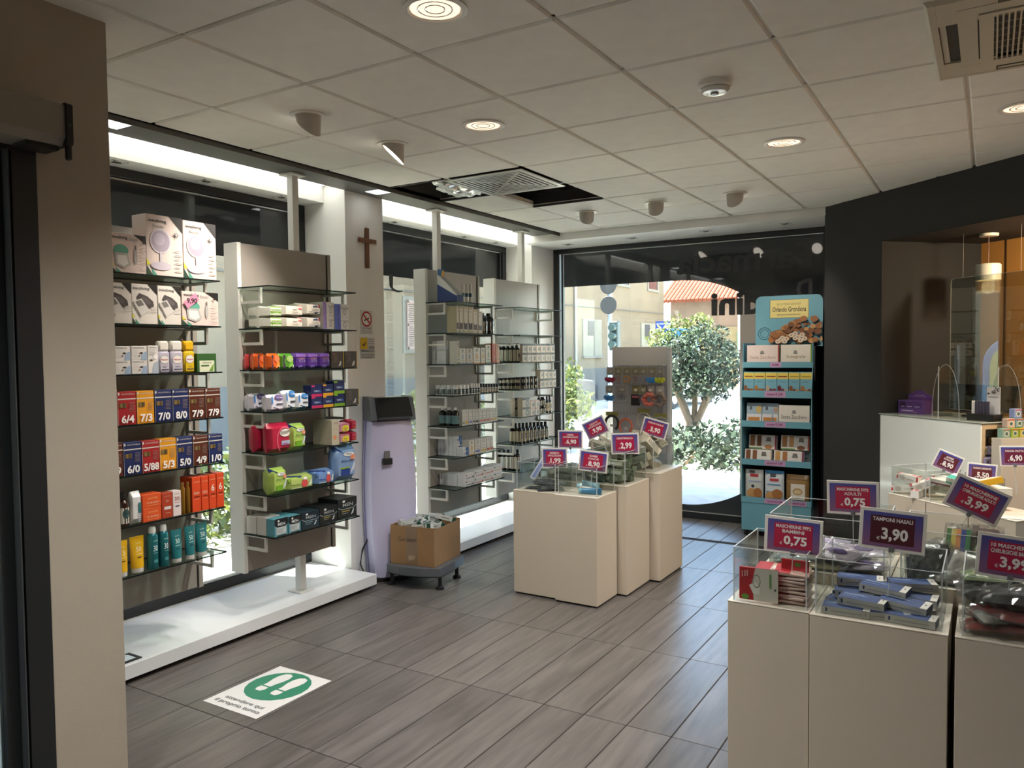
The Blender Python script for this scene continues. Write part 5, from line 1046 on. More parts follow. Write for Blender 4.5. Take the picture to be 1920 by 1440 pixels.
# middle cluster goods
for k, (x, y, z, r, tx, ty, lab) in enumerate([(-2.60, 4.60, .71, 12, 0, 0, 'dark toothbrush pack flat on the bin floor, nearest the racks'), (-2.54, 4.60, .735, -14, 8, 6, 'dark toothbrush pack resting on the others'), (-2.50, 4.58, .712, 40, 12, 0, 'dark toothbrush pack under the 1,99 sign'), (-2.58, 4.66, .75, -4, 6, -4, 'dark toothbrush pack at the back of its bin')]):
    M = Matrix.Translation((x, y, z)) @ Matrix.Rotation(RAD(r), 4, 'Z') @ Matrix.Rotation(RAD(tx), 4, 'X') @ Matrix.Rotation(RAD(ty), 4, 'Y'); o_ = thing('toothbrush_pack', lab, 'pack', M=M); m = MB(); m.box(-.09, -.035, 0, .09, .035, .003, mat('#2c2f34', .35)); m.build('card', o_); m = MB(); m.box(-.07, -.02, .003, .05, .02, .022, FILM, .004); m.build('blister', o_); m = MB(); m.tube([(-.065, 0, .012), (.02, .003, .012), (.045, 0, .014)], .004, mat('#45474e', .4), 6); m.build('toothbrush', o_)
M = Matrix.Translation((-2.66, 4.70, .83)) @ Matrix.Rotation(RAD(30), 4, 'Z') @ Matrix.Rotation(RAD(-58), 4, 'Y'); o_ = thing('toothpaste_box', 'slim white and blue box leaning in the dark articles bin', 'box', M=M); m = MB(); m.box(-.085, -.012, -.018, .085, .012, .018, mat('#cfd2da', .4), .001); m.build('carton', o_); m = MB(); m.box(-.07, -.0126, -.012, .06, -.0121, .010, mat('#8a9acc', .4)); m.build('print', o_)
for k, (x, y, r, z, c, lab) in enumerate([(-2.16, 4.59, 168, .712, '#d4d6cf', 'white and pale blue tube at the front of its bin'), (-2.17, 4.62, 160, .740, '#8fb6c4', 'light blue tube lying over the white one'), (-2.275, 4.555, 12, .712, '#3f7fa8', 'deep blue tube under the 8,90 sign'), (-2.36, 4.70, 20, .715, '#b9d0d4', 'pale blue tube at the back of the bin')]):
    M = Matrix.Translation((x, y, z+.016)) @ Matrix.Rotation(RAD(r), 4, 'Z') @ Matrix.Rotation(RAD(90), 4, 'Y'); o_ = thing('cream_tube', lab, 'tube', M=M); tubebody(.045, .15, c).build('tube', o_, True); m = MB(); m.lathe([(.016, 0), (.017, .002), (.017, .02), (0, .02)], mat('#7fb0bc', .35), 14); m.build('cap', o_)
random.seed(21)
gsp = [(-2.285+.075*(i % 3)+random.uniform(-.015, .015), 4.88+.075*((i//3) % 3)+random.uniform(-.015, .015), .742+.05*(i//9)+random.uniform(0, .012), random.uniform(-50, 50), random.uniform(-14, 14), random.uniform(-18, 18)) for i in range(25)]
pile('remedy_box', 'box', ['grey green box, %s layer, %s row, %s from racks, bin under 2,99' % (('lower', 'upper', 'top')[i//9], ('front', 'middle', 'back')[(i//3) % 3], ORD[i % 3]) for i in range(27)], 'grey green boxes in the bin', cbox(.13, .042, .038, '#77806a'), gsp, parts=[('print', face([('r', .1, .2, .7, .45, '#cfd0c2'), ('r', .75, .1, .96, .9, '#3f5a38'), ('e', .3, .7, .1, .2, '#a8a488')], top(.13, .042, .038))), ('front_print', face([('r', .05, .2, .6, .8, '#b9b9a8')], fro(.13, .042, .038)))])
bsp = [(-2.615+.085*(i % 3)+random.uniform(-.012, .012), 4.88+.09*((i//3) % 3), .741+.042*(i//9)+random.uniform(0, .01), random.uniform(-60, 60), random.uniform(-10, 10), random.uniform(-20, 20)) for i in range(18)]
pile('bandage_box', 'box', ['white box, %s layer, %s row, %s from racks, bin under 6,90' % (('lower', 'upper')[i//9], ('front', 'middle', 'back')[(i//3) % 3], ORD[i % 3]) for i in range(18)], 'white bandage boxes in the bin', cbox(.12, .06, .03, '#c9c6bc'), bsp, parts=[('print', face([('r', .06, .2, .4, .8, '#a8b0ba'), ('r', .5, .4, .9, .5, '#8a8a86'), ('r', .5, .65, .8, .72, '#b0a890')], top(.12, .06, .03)))])
csp = [(-2.49+.115*(i % 4)+random.uniform(-.02, .02), 5.29+.09*((i//4) % 3)+random.uniform(-.02, .02), .776+.06*(i//12)+random.uniform(0, .02), random.uniform(-60, 60), random.uniform(-20, 20), random.uniform(-30, 30)) for i in range(34)]
csp += [(-2.14, 5.35, .965, 30, 10, -62), (-2.25, 5.30, .955, -20, 18, -20), (-2.08, 5.30, .93, 60, -14, 50), (-2.20, 5.44, .985, 14, 0, 12), (-2.10, 5.50, .98, -30, 20, 70)]
pile('dental_box', 'box', ['cream box, %s layer, %s row, %s from racks, heap by hook board' % (('lowest', 'second', 'third')[i//12], ('front', 'middle', 'back')[(i//4) % 3], ORD[i % 4]) if i < 34 else 'cream oral care box, '+('steep one topmost by the 3,90 sign', 'leaning over the front of the heap', 'tipped at the aisle corner of heap', 'flat on top of the heap', 'tumbled at the back of the heap')[i-34] for i in range(39)], 'cream oral care boxes in the heap', cbox(.14, .065, .05, '#c2bba8'), csp, parts=[('print', face([('r', .1, .25, .6, .4, '#8d8878'), ('r', .1, .55, .45, .62, '#a59f8e'), ('r', .82, .1, .94, .9, '#a49c86')], top(.14, .065, .05))), ('front_print', face([('r', .1, .3, .14, .8, '#4a463e'), ('r', .2, .3, .23, .8, '#4a463e'), ('r', .3, .3, .5, .5, '#8d8878')], fro(.14, .065, .05)))])
o_ = thing('spatula_stick', 'pale wooden stick standing up beside the 9,90 sign', 'stick', (-2.36, 4.93, .80)); m = MB(); m.prism([(-.016, 0), (.016, 0), (.012, .17), (.002, .22), (-.006, .2), (-.014, .12)], -.003, .003, mat('#a89e92', .5), 'y'); m.build('blade', o_)
# ------------------------------------------------------------------ hook board with hair accessories
t = thing('hook_board', 'grey perforated hook board for hair accessories, behind the bins', 'display stand', (-2.48, 6.10, 0)); bdm = mat('#cfcac6', .5); L2 = .243
m = MB(); m.box(-L2, 0, 1.515, L2, .012, 1.668, bdm); m.build('header_panel', t)
m = MB(); m.box(-L2, 0, .70, L2, .012, 1.512, mat('#aba8ac', .5)); m.build('perforated_panel', t)
m = MB()
for z in (1.505, 1.36, 1.345, 1.20, 1.12, 1.105, .985):
    for i in range(17): x = -L2+.02+i*.0275; m.box(x-.003, -.0008, z-.003, x+.003, .0002, z+.003, blackm)
m.build('hole_row', t); tag(t.children[-1], kind='stuff')
m = MB(); m.box(L2, -.012, 0, L2+.03, .03, 1.66, mat('#c9cdd0', .3), .002); m.box(-L2, .012, 0, -L2+.03, .03, 1.6, mat('#c9cdd0', .3), .002); m.build('upright', t); m = MB(); m.box(-L2-.02, -.2, 0, L2+.05, .2, .02, mat('#9aa0a4', .4), .003); m.build('foot', t)
def hook(x, z, ln=.09):
    m = MB(); m.tube([(x-.012, -.001, z), (x-.012, -ln*.5, z+.006), (x-.012, -ln, z+.012), (x-.006, -ln-.01, z+.024)], .0016, mat('#8a8a8c', .3, .6), 5); m.tube([(x, -.001, z+.02), (x, -ln*.6, z+.02), (x, -ln*.7, z+.03)], .0012, mat('#8a8a8c', .3, .6), 5); m.build('wire_hook', t)
CD = '#a89a6a'
def hang(name, lab, x, z, kind, col, card=CD, wd=.052, y=-.055):
    hook(x, z); o = thing(name, lab, 'hair accessory', (-2.48+x, 6.10+y, z)); q = MB(); q.box(-wd/2, 0, -.045, wd/2, .0015, .012, pm(card)); q.build('card', o); q = MB(); draw(q, [('e', .5, .45, .22, .2, '#e2ddcc'), ('r', .2, .2, .8, .26, '#6a5a3a')], lambda u, v, l: (-wd/2+u*wd, -.0008-.0003*l, -.045+.057*v)); q.build('print', o)
    q = MB()
    if kind == 'clip': q.tube([(-.012+.006*i, -.006, -.055-.045*(i % 2)) for i in range(5)], .004, pm(col), 6)
    elif kind == 'ring':
        for j in range(3): q.tube([(.022*cos(a*pi/8)*(1-.1*j), -.006-.004*j, -.075+.022*sin(a*pi/8)) for a in range(16)], .0045, pm(col), 6, True)
    elif kind == 'scrunchie':
        for j in range(2): q.tube([((.034+.006*sin(a*5))*cos(a*pi/18), -.012-.012*j+.006*cos(a*3), -.085+(.036+.006*cos(a*4))*sin(a*pi/18)) for a in range(36)], .013, mat(col, .8, noise=.3, ns=40), 7, True)
    elif kind == 'bunch':
        for j in range(7): q.lathe([(0, -.016), (.012, -.01), (.014, 0), (.012, .01), (0, .016)], mat(col, .7), 8, (-.024+.008*j, -.012-.004*(j % 2), -.075-.006*(j % 3)))
    elif kind == 'box': q.box(-.03, -.012, -.13, .03, .0, -.05, pm(col), .002); q.box(-.022, -.013, -.075, .022, -.0121, -.06, pm('#b85a6a'))
    elif kind == 'scis':
        for s in (-1, 1): q.tube([(s*.014+.01*cos(a*pi/5), -.006, -.08+.012*sin(a*pi/5)) for a in range(10)], .003, pm(col), 5, True); q.tube([(s*.01, -.006, -.07), (-s*.012, -.006, -.05)], .003, pm(col), 5)
    q.build('item', o, True); o.scale = (1.3, 1.2, 1.15)
    if kind in ('clip', 'ring', 'scis', 'bunch'): q = MB(); q.box(-wd/2, -.016, -.11, wd/2, -.0155, .008, FILM); q.build('clear_film', o)
for k, (x, kd, c, lab, cd) in enumerate([(-.235, 'bunch', '#8a1a3a', 'dark red bobbles', '#b9b0a8'), (-.165, 'clip', '#d08a8a', 'pink hair clips', CD), (-.085, 'ring', '#c98a3a', 'amber hair ties', CD), (-.01, 'clip', '#a0403a', 'rust hair clips', CD), (.055, 'ring', '#8a8088', 'grey hair ties', CD), (.13, 'bunch', '#2f7fc0', 'bright blue hair slides', CD), (.20, 'bunch', '#b9bf2a', 'lime yellow bobbles', '#b9b0a8')]): hang('hair_accessory', lab+' on the top row of the hook board', x, 1.488, kd, c, cd)
for k, (x, kd, c, lab, cd) in enumerate([(-.245, 'bunch', '#2f78b8', 'blue elastic bundle', '#b9b0a8'), (-.135, 'scis', '#8a9094', 'metal clip set', '#b5aaa2'), (-.01, 'box', '#1c1416', 'black and crimson hair box', '#8a7a4a'), (.055, 'ring', '#5a3a5a', 'plum hair tie', '#8a7a4a'), (.115, 'scrunchie', '#d9786a', 'coral scrunchie', '#a8a29a'), (.20, 'scrunchie', '#8a7a70', 'brown fluffy scrunchie', '#b9b4ae')]): hang('hair_accessory', lab+' on the second row of the hook board', x, 1.335, kd, c, cd, .075 if k == 1 else .052)
for k, (x, z, c, lab, r) in enumerate([(-.23, 1.03, '#2a2422', 'dark brown headband', .058), (-.105, 1.01, '#d0623a', 'orange headband', .056), (.055, 1.065, '#b9b090', 'thin pale gold headband', .058), (.20, 1.03, '#a8a49a', 'silver grey headband', .062)]):
    hook(x, 1.10, .06); o = thing('headband', lab+' on the lowest row of the hook board', 'headband', (-2.48+x, 6.055, z)); q = MB(); q.tube([(r*sin(a), -.004, r*1.05*cos(a)) for a in [-2.5+5.0*i/26 for i in range(27)]], .012 if k == 0 else (.008 if k == 1 else .0035), mat(c, .5), 7); q.build('band', o, True)
    q = MB(); q.box(-.055 if k != 1 else -.02, .0, .062, .055 if k != 1 else .02, .002, .095, pm('#8a8444' if k != 1 else '#a59a98')); q.box(-.016, -.002, -.03, .016, .0, -.01, pm('#c9c6c0')); q.build('card', o)
# ------------------------------------------------------------------ lilac weighing scale with a cardboard box on it
lil = mat('#c6c3e0', .38); lild = mat('#a29fc0', .4); charc = mat('#4a4d52', .4); gloss = mat('#0a0c0d', .06)
SCR = RAD(20)
t = thing('weighing_scale', 'tall lilac pharmacy weighing scale with black head and platform', 'weighing scale', (-3.70, 4.36, 0), RAD(60)); SCM = (Matrix.Translation((-3.70, 4.36, 0)) @ Matrix.Rotation(RAD(60), 4, 'Z')).inverted()
def prof(z):      # half width and depth of the column by height
    s = sin(pi*min(1, max(0, (z-.05)/1.15))); return .150+.028*s, .03+.06*s**.8
m = MB(); vs = []; K = 18
for j in range(K+1):
    z = .03+1.12*j/K; hw, fd = prof(z)
    vs += [(-hw+.008, .075, z), (hw-.008, .075, z), (hw, .03, z), (hw*.95, -.035-fd*.4, z), (hw*.45, -.055-fd*.62, z), (-hw*.45, -.055-fd*.62, z), (-hw*.95, -.035-fd*.4, z), (-hw, .03, z)]
fs = [tuple(reversed(range(8))), tuple(range(K*8, K*8+8))]
for j in range(K):
    for i in range(8): fs.append((j*8+i, j*8+(i+1) % 8, j*8+8+(i+1) % 8, j*8+8+i))
m.add(vs, fs, lil); m.build('column', t, True)
m = MB(); vs = []
for j in range(K+1):
    z = .03+1.22*j/K; hw, fd = prof(min(z, 1.14)); vs += [(-hw-.004, .07, z), (hw+.004, .07, z), (hw+.004, .095, z), (-hw-.004, .095, z)]
fs = [(3, 2, 1, 0), (K*4, K*4+1, K*4+2, K*4+3)]
for j in range(K):
    for i in range(4): fs.append((j*4+i, j*4+(i+1) % 4, j*4+4+(i+1) % 4, j*4+4+i))
m.add(vs, fs, lild); m.build('back_cover', t, True)
m = MB(); m.prism([(.095, 1.152), (-.08, 1.152), (-.10, 1.165), (-.045, 1.315), (-.01, 1.325), (.095, 1.325)], -.165, -.125, charc, 'x'); m.prism([(.095, 1.152), (-.08, 1.152), (-.10, 1.165), (-.045, 1.315), (-.01, 1.325), (.095, 1.325)], .125, .165, charc, 'x'); m.box(-.125, .0, 1.152, .125, .095, 1.32, charc, .01); m.build('head_housing', t)
m = MB(); m.prism([(.02, 1.155), (-.09, 1.155), (-.145, 1.185), (-.065, 1.322), (.02, 1.322)], -.124, .124, gloss, 'x'); m.build('screen', t)
m = MB(); m.box(-.12, -.06, 1.142, .12, .08, 1.153, blackm); m.build('neck', t)
m = MB(); m.box(-.085, -.130, .885, -.045, -.112, .945, mat('#8a8888', .3, .6), .003); m.box(-.10, -.138, .85, -.03, -.112, .895, blackm, .003); m.build('binder_clip', t)
m = MB(); m.tube([(-.155, .06, .30), (-.20, .06, .22), (-.22, .05, .12), (-.20, .0, .04), (-.17, -.06, .012), (-.12, .0, .012)], .006, blackm, 6); m.build('power_cable', t, True)
m = MB(); m.box(-.14, -.06, 0, .14, .085, .035, blackm, .006); m.build('base', t)
PLM = SCM @ Matrix.Translation((-3.46, 4.405, 0)) @ Matrix.Rotation(RAD(10), 4, 'Z')
pts = [(-.19, .20), (-.205, -.02), (-.18, -.185), (-.06, -.225), (.10, -.222), (.235, -.18), (.25, .02), (.235, .21)]
m = MB(); m.prism(pts, .10, .155, mat('#55585d', .4)); m.xf(PLM); m.build('weighing_plate', t)
m = MB(); m.prism([(x*.96, y*.96) for x, y in pts], .09, .10, blackm); m.xf(PLM); m.build('plate_underside', t)
for x, y in ((-.165, -.14), (.21, -.13), (.2, .16), (-.16, .16)):
    m = MB(); m.lathe([(.03, 0), (.03, .014), (.014, .022), (.012, .095), (0, .095)], blackm, 14, (x, y, 0)); m.xf(PLM); m.build('plate_foot', t, True)
bx = thing('cardboard_box', 'open brown cardboard box full of white and green cartons', 'box', (-3.445, 4.44, .1565), RAD(8)); kr = mat('#8f6d48', .75, noise=.06, ns=8); kri = mat('#6d5132', .8)
a, b, H = .175, .195, .272
for nm, q in (('front_wall', (-a, -b, 0, a, -b+.005, H)), ('back_wall', (-a, b-.005, 0, a, b, H)), ('side_wall', (-a, -b+.005, 0, -a+.005, b-.005, H)), ('side_wall', (a-.005, -b+.005, 0, a, b-.005, H-.012))): m = MB(); m.box(*q, kr); m.build(nm, bx)
m = MB(); m.box(-a+.005, -b+.005, 0, a-.005, b-.005, .005, kri); m.build('bottom', bx)
m = MB(); f = lambda u, v, l: (-a+2*a*u, -b-.0006-.0004*l, H*v); draw(m, [('r', .36, 0, .62, 1, mat('#7d6448', .25)), ('p', [(.42, .12), (.55, .16), (.56, .26), (.40, .24)], mat('#a08a6c', .25)), ('t', 'Gel mani', .18, .60, .58, .72, '#3a2c1e', 0)], f); m.build('tape_and_writing', bx)
random.seed(5)
gel = [(-3.53+.075*(i % 3)+random.uniform(-.02, .02), 4.33+.075*(i//3)+random.uniform(-.02, .02), .385+random.uniform(0, .025), random.uniform(-70, 70), random.uniform(-12, 16), random.uniform(-16, 16)) for i in range(9)]+[(-3.47, 4.40, .425, 22, 8, -10), (-3.40, 4.36, .42, -28, 14, 6), (-3.42, 4.52, .43, 4, 6, 0), (-3.35, 4.54, .425, 70, 0, 20), (-3.55, 4.50, .42, 10, -8, 4)]
pile('gel_carton', 'box', ['white carton with dark green end in the cardboard box, '+q for q in ['%s row, %s from scale' % (('front', 'middle', 'back')[i//3], ORD[i % 3]) for i in range(9)]+['crosswise on top', 'topmost at the front', 'topmost at the back', 'upright at the far corner', 'on top nearest the scale']], 'white and green cartons in the cardboard box', cbox(.15, .05, .035, '#c6c7c2'), gel, parts=[('print', face([('r', .82, 0, 1, 1, '#1f4a3a'), ('r', .1, .3, .5, .42, '#5a6a64'), ('r', .1, .55, .6, .6, '#9aa4a0'), ('r', .62, .15, .78, .85, '#3a4a48')], top(.15, .05, .035))), ('front_print', face([('r', .8, 0, 1, 1, '#1f4a3a'), ('r', .1, .4, .6, .6, '#7a8682')], fro(.15, .05, .035)))])
# ------------------------------------------------------------------ blue biscuit display
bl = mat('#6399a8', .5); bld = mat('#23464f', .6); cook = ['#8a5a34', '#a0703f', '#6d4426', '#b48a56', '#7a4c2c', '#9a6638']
t = thing('biscuit_display', 'tall light blue cardboard biscuit display beside the dark wall', 'display stand', (-1.565, 6.92, 0)); hw = .292
m = MB(); m.box(-hw, 0, .05, hw, .36, .295, bl, .001); m.build('base_box', t)
for x in (-1, 1):
    m = MB(); m.prism([(0, .295), (.36, .295), (.36, 1.694), (.05, 1.694), (.045, 1.50), (.0, 1.30)], x*hw-.003, x*hw+.003, bl, 'x'); m.build('side_panel', t)
m = MB(); m.box(hw+.0032, .05, .3, hw+.006, .355, 1.69, mat('#0f2226', .6)); m.build('side_shade', t)  # dark sheet paints the shade on this side of the display
m = MB(); m.box(hw+.006, .06, 1.36, hw+.016, .10, 1.66, mat('#4a5052', .4), .003); m.build('grip', t)
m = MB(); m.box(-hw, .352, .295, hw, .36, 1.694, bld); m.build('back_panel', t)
tz = [(1.477, 1.528, .045), (1.219, 1.281, .0), (.961, 1.017, .0), (.627, .680, .0), (.295, .345, .0)]
ptx = ['3,80', 'sconto € 2,00', 'sconto € 3,80', 'sconto € 3,80', 'sconto € 3,80']
for k, (z0, z1, y) in enumerate(tz):
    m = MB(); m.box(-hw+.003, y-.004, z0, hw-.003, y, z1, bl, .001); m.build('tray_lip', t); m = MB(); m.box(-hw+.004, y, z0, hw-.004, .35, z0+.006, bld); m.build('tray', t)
    m = MB(); f = lambda u, v, l: (-hw+2*hw*u, y-.0046-.0004*l, z0+(z1-z0)*v); pr = [('r', .40 if k == 0 else .34, .08, .56 if k == 0 else .64, .9, '#b48aae'), ('t', ptx[k], .43 if k == 0 else .38, .28, .53 if k == 0 else .6, .72, '#5a1436', .02)]
    if k == 4: pr += [('r', .68, .08, .94, .9, '#b48aae'), ('t', 'sconto € 2,50', .71, .28, .91, .72, '#5a1436', .02)]
    draw(m, pr, f); m.build('price_strip', t)
m = MB(); pts = [(-.217, 1.66), (.348, 1.66)]+[(.348-.05+.05*cos(a*pi/12), 2.05+.055*sin(a*pi/12)) for a in range(7)]+[(-.217+.05+.05*cos(pi/2+a*pi/12), 2.05+.055*sin(pi/2+a*pi/12)) for a in range(7)]
m.prism(pts, .176, .182, bl, 'y'); m.build('header_card', t)
m = MB(); f = lambda u, v, l: (-.217+.565*u, .175-.0005*l, 1.66+.445*v); random.seed(3)
pr = [('r', .22, .56, .80, .92, '#3a3a1c'), ('r', .225, .565, .795, .915, '#d3c37a'), ('t', 'Orlando Grondona', .26, .68, .76, .78, '#2a241c', .012), ('t', 'BISCOTTERIA GENOVESE', .33, .81, .68, .85, '#7a6a3a', .002), ('t', 'SPECIALITÀ CON INGREDIENTI', .33, .61, .68, .645, '#4a3a20', .004), ('o', .14, .26, .10, .125, .08, '#23465a'), ('o', .14, .26, .065, .08, .08, '#23465a')]
for i in range(90):
    u = random.uniform(.24, .99); hmax = .18+.42*min(1, (u-.2)/.55); v = random.uniform(.10, hmax); r = random.uniform(.025, .06)
    if v > .54: continue
    pr.append(('e', u, v, min(r, 1-u), r*1.0, random.choice(cook)))
for u, v in ((.40, .13), (.46, .10), (.36, .10), (.43, .17), (.49, .15), (.56, .22), (.62, .25), (.66, .18), (.72, .22), (.76, .15), (.70, .12), (.62, .16)): pr += [('e', u, v, .038, .042, '#c9b8a4'), ('e', u, v, .010, .011, '#5a3a24')]
draw(m, pr, f); m.build('header_print', t)
def pk(nm, lab, x0, x1, z0, h, col, pr, y=.02, d=.06, pil=False, tilt=0):
    w_ = x1-x0; M = Matrix.Translation(((x0+x1)/2, 6.92+y, z0)) @ Matrix.Rotation(RAD(tilt), 4, 'X'); o = thing(nm, lab, 'biscuits', M=M)
    (pillow(w_, h, d, col) if pil else carton(w_, h, d, col)).build('bag' if pil else 'carton', o, pil); m = MB(); draw(m, pr, pilwarp(w_, h, d) if pil else flat(w_, h), pil); m.build('front_print', o)
def biscuits(n, y, r, c='#8a5a34', x0=.1, x1=.9): return [('e', x0+(x1-x0)*i/(n-1), y, r, r*1.1, cook[i % 6]) for i in range(n)]
crest = lambda x, y: [('p', [(x-.06, y), (x+.06, y), (x+.05, y+.12), (x-.05, y+.12)], '#8a8680'), ('r', x-.07, y-.03, x+.07, y, '#5a5650')]
pk('biscuit_box', 'cream biscuit box lettered Senza Zucchero, top tray', -1.831, -1.557, 1.485, .19, '#d4c4bc', crest(.48, .62)+[('t', 'Senza Zucchero', .1, .36, .9, .52, '#a0806a', 0), ('r', .97, 0, 1, 1, '#b0402c')]+biscuits(5, .08, .11), .075)
pk('biscuit_box', 'cream biscuit box lettered Integrale, top tray', -1.542, -1.287, 1.485, .19, '#d6cfc2', crest(.48, .62)+[('t', 'Integrale', .2, .36, .8, .54, '#8a7a5a', 0), ('r', .96, 0, 1, 1, '#7a9a3a')]+biscuits(4, .07, .1, x0=.2, x1=.75), .075)
xs = [-1.849, -1.757, -1.661, -1.562, -1.466, -1.373, -1.274]
for i in range(6): pk('biscuit_carton', ORD[i]+' small blue and yellow biscuit carton from window side, second tray', xs[i]+.002, xs[i+1]-.002, 1.226, .215, '#6fa3b4', [('r', 0, .72, 1, .97, '#d9c25a'), ('r', .1, .80, .9, .84, '#8a3a2a' if i < 4 else '#9a8a3a'), ('r', .25, .6, .75, .62, '#4a7a8a')]+[('e', .2+.3*(j % 3), .12+.12*(j//3), .17, .10, (cook if i not in (2, 3) else ['#6a2230', '#7a2a34', '#b09a80'])[(i+j) % (6 if i not in (2, 3) else 3)]) for j in range(7)], .03, .05)
pk('biscuit_pack', 'upright grey and white rusk pack, third tray nearest window', -1.825, -1.695, .970, .20, '#c4c6c8', [('r', 0, .52, 1, 1, '#8fa2ae'), ('e', .8, .72, .18, .16, '#b09a5a'), ('r', .12, .12, .88, .38, '#b0763a'), ('r', .2, .7, .36, .85, '#4a545a')], .03, tilt=-8)
pk('biscuit_pack', 'grey and white rusk pack with blue ribbon, third tray', -1.69, -1.555, .970, .20, '#c4c6c8', [('r', 0, .52, 1, 1, '#8fa2ae'), ('e', .85, .72, .14, .14, '#9a8470'), ('r', .08, .12, .92, .38, '#b0763a'), ('r', .62, 0, .70, .5, '#6a7f9a'), ('r', .2, .7, .36, .85, '#4a545a')], .03, tilt=-8)
pk('biscuit_box', 'white biscuit box lettered Senza Zucchero, third tray', -1.547, -1.295, .970, .185, '#d8d2c8', crest(.5, .66)+[('t', 'Senza Zucchero', .08, .38, .92, .56, '#4a443c', 0)]+biscuits(6, .06, .10), .035)
for i, (x0, x1, z, y, lab, e) in enumerate([(-1.82, -1.585, .76, .10, 'upper white biscuit pack nearest the window, fourth tray', '#8a1c3a'), (-1.545, -1.31, .765, .10, 'upper white biscuit pack nearest the dark wall, fourth tray', '#a8381c'), (-1.84, -1.61, .637, .03, 'lower white biscuit pack nearest the window, fourth tray', '#c9b8a4'), (-1.59, -1.345, .637, .03, 'lower white biscuit pack nearest the dark wall, fourth tray', '#8a1c4a')]):
    if z > .7: s_ = thing('biscuit_pack', lab.replace('upper', 'plain under-layer').replace('white biscuit pack', 'biscuit pack'), 'biscuits', ((x0+x1)/2, 6.92+.16, .637)); q = MB(); q.box(-(x1-x0)/2, 0, 0, (x1-x0)/2, .07, .118, pm('#9aa2a6'), .002); q.build('carton', s_); q = MB(); draw(q, [('r', .1, .4, .9, .5, '#6a5a50')], flat(x1-x0, .118)); q.build('front_print', s_)
    pk('biscuit_pack', lab, x0, x1, z, .125, '#cfccc6', [('r', .95, 0, 1, 1, e), ('r', .05, .2, .22, .95, cook[i]), ('r', .3, .2, .46, .95, cook[(i+2) % 6]), ('p', [(.62, .55), (.82, .55), (.79, .85), (.65, .85)], '#6a6660'), ('e', .72, .16, .14, .15, cook[(i+1) % 6]), ('r', .0, .0, .5, .1, '#3a5a7a' if i == 2 else '#5f7a4a')], y, .06, tilt=-10)
pk('biscuit_bag', 'white biscuit bag with red badge nearest the window, lowest tray', -1.835, -1.68, .303, .28, '#bcc0bc', [('r', .3, .78, .75, .86, '#b03038'), ('r', .2, .62, .9, .65, '#8a9ac0'), ('e', .45, .48, .09, .05, '#2f3a44'), ('e', .38, .26, .26, .15, cook[3]), ('e', .72, .28, .24, .15, cook[5]), ('r', .1, .05, .6, .12, '#5a564e'), ('r', .25, .9, .55, .97, '#2a2c30')], .03, .05, True)
pk('biscuit_bag', 'white biscuit bag with blue band in the middle of lowest tray', -1.665, -1.505, .303, .28, '#c4ccd0', [('r', .0, .92, 1, 1, '#3f7fae'), ('r', .28, .68, .75, .76, '#b03038'), ('r', .15, .55, .85, .59, '#5a8ab0'), ('r', .1, .32, .6, .36, '#2f7fc0'), ('e', .32, .22, .26, .14, cook[3]), ('e', .68, .28, .28, .16, cook[5]), ('r', .3, .82, .6, .92, '#4a4c50')], .03, .05, True)
pk('biscuit_bag', 'brown paper biscuit bag with white label, lowest tray', -1.488, -1.30, .303, .255, '#8a6a3e', [('r', 0, .84, 1, .86, '#6d5230'), ('r', .22, .16, .84, .70, '#cfc8bc'), ('e', .52, .44, .22, .12, '#a88a5a'), ('e', .52, .43, .16, .07, '#c9b48a'), ('t', 'misto', .42, .22, .62, .28, '#5a564e', 0)], .04, .06, True)
for x, y in ((-.26, .03), (.26, .03), (-.26, .32), (.26, .32)):
    m = MB(); m.lathe([(0, -.012), (.024, -.012), (.026, 0), (.024, .012), (0, .012)], blackm, 14, (x, y, .026), ax='x'); m.build('caster', t, True)
# ------------------------------------------------------------------ counter in the niche
CM = Matrix.Translation((-.692, 6.376, 0)) @ Matrix.Rotation(AD, 4, 'Z')     # local x along the counter front, local y away from the shop
t = thing('sales_counter', 'glossy white glass sales counter with open wooden end shelf', 'counter', M=CM); gw = mat('#e2e5de', .06, coat=.6); oak = mat('#b39a78', .5, noise=.08, ns=6, stretch=(1, 1, 6))
m = MB(); m.box(0, 0, .06, .868, .012, 1.145, gw, .001); m.build('front_panel', t)
m = MB(); m.box(0, .012, 0, .868, .5, .06, blackm); m.build('plinth', t)
m = MB(); m.box(.0, .012, .06, .55, .5, 1.145, mat('#8f8878', .5)); m.build('carcass', t)
m = MB(); m.box(-.004, -.006, 1.147, .875, .52, 1.155, mat('#9fa69c', .1), .001); m.build('glass_top', t)
m = MB(); m.box(.55, .013, .06, .868, .04, 1.144, oak); m.box(.55, .47, .06, .868, .5, 1.144, oak); m.box(.55, .04, 1.11, .868, .47, 1.144, oak); m.box(.55, .04, .06, .868, .47, .09, oak); m.build('end_frame', t)
for z in (.50, .86): m = MB(); m.box(.552, .041, z, .90, .469, z+.012, mat('#c9c6bd', .2)); m.box(.90, .041, z-.004, .906, .469, z+.026, mat('#cfc8bc', .4)); m.build('shelf', t)
m = MB(); f = lambda u, v, l: (.9068+.0004*l, .05+.41*u, .858+.028*v); draw(m, [('r', .02, .2, .12, .8, '#9a8f84'), ('r', .2, .35, .7, .65, '#aaa198'), ('r', .8, .2, .97, .8, '#9a8f84')], f); m.build('shelf_strip', t)
random.seed(9); tc_ = ['#8a80a0', '#b09a80', '#6a7a8a', '#7a7498', '#9a8aa0', '#8aa04a', '#a8a23a', '#b0885a', '#6a8a8a', '#a88a7a']
tn = 0
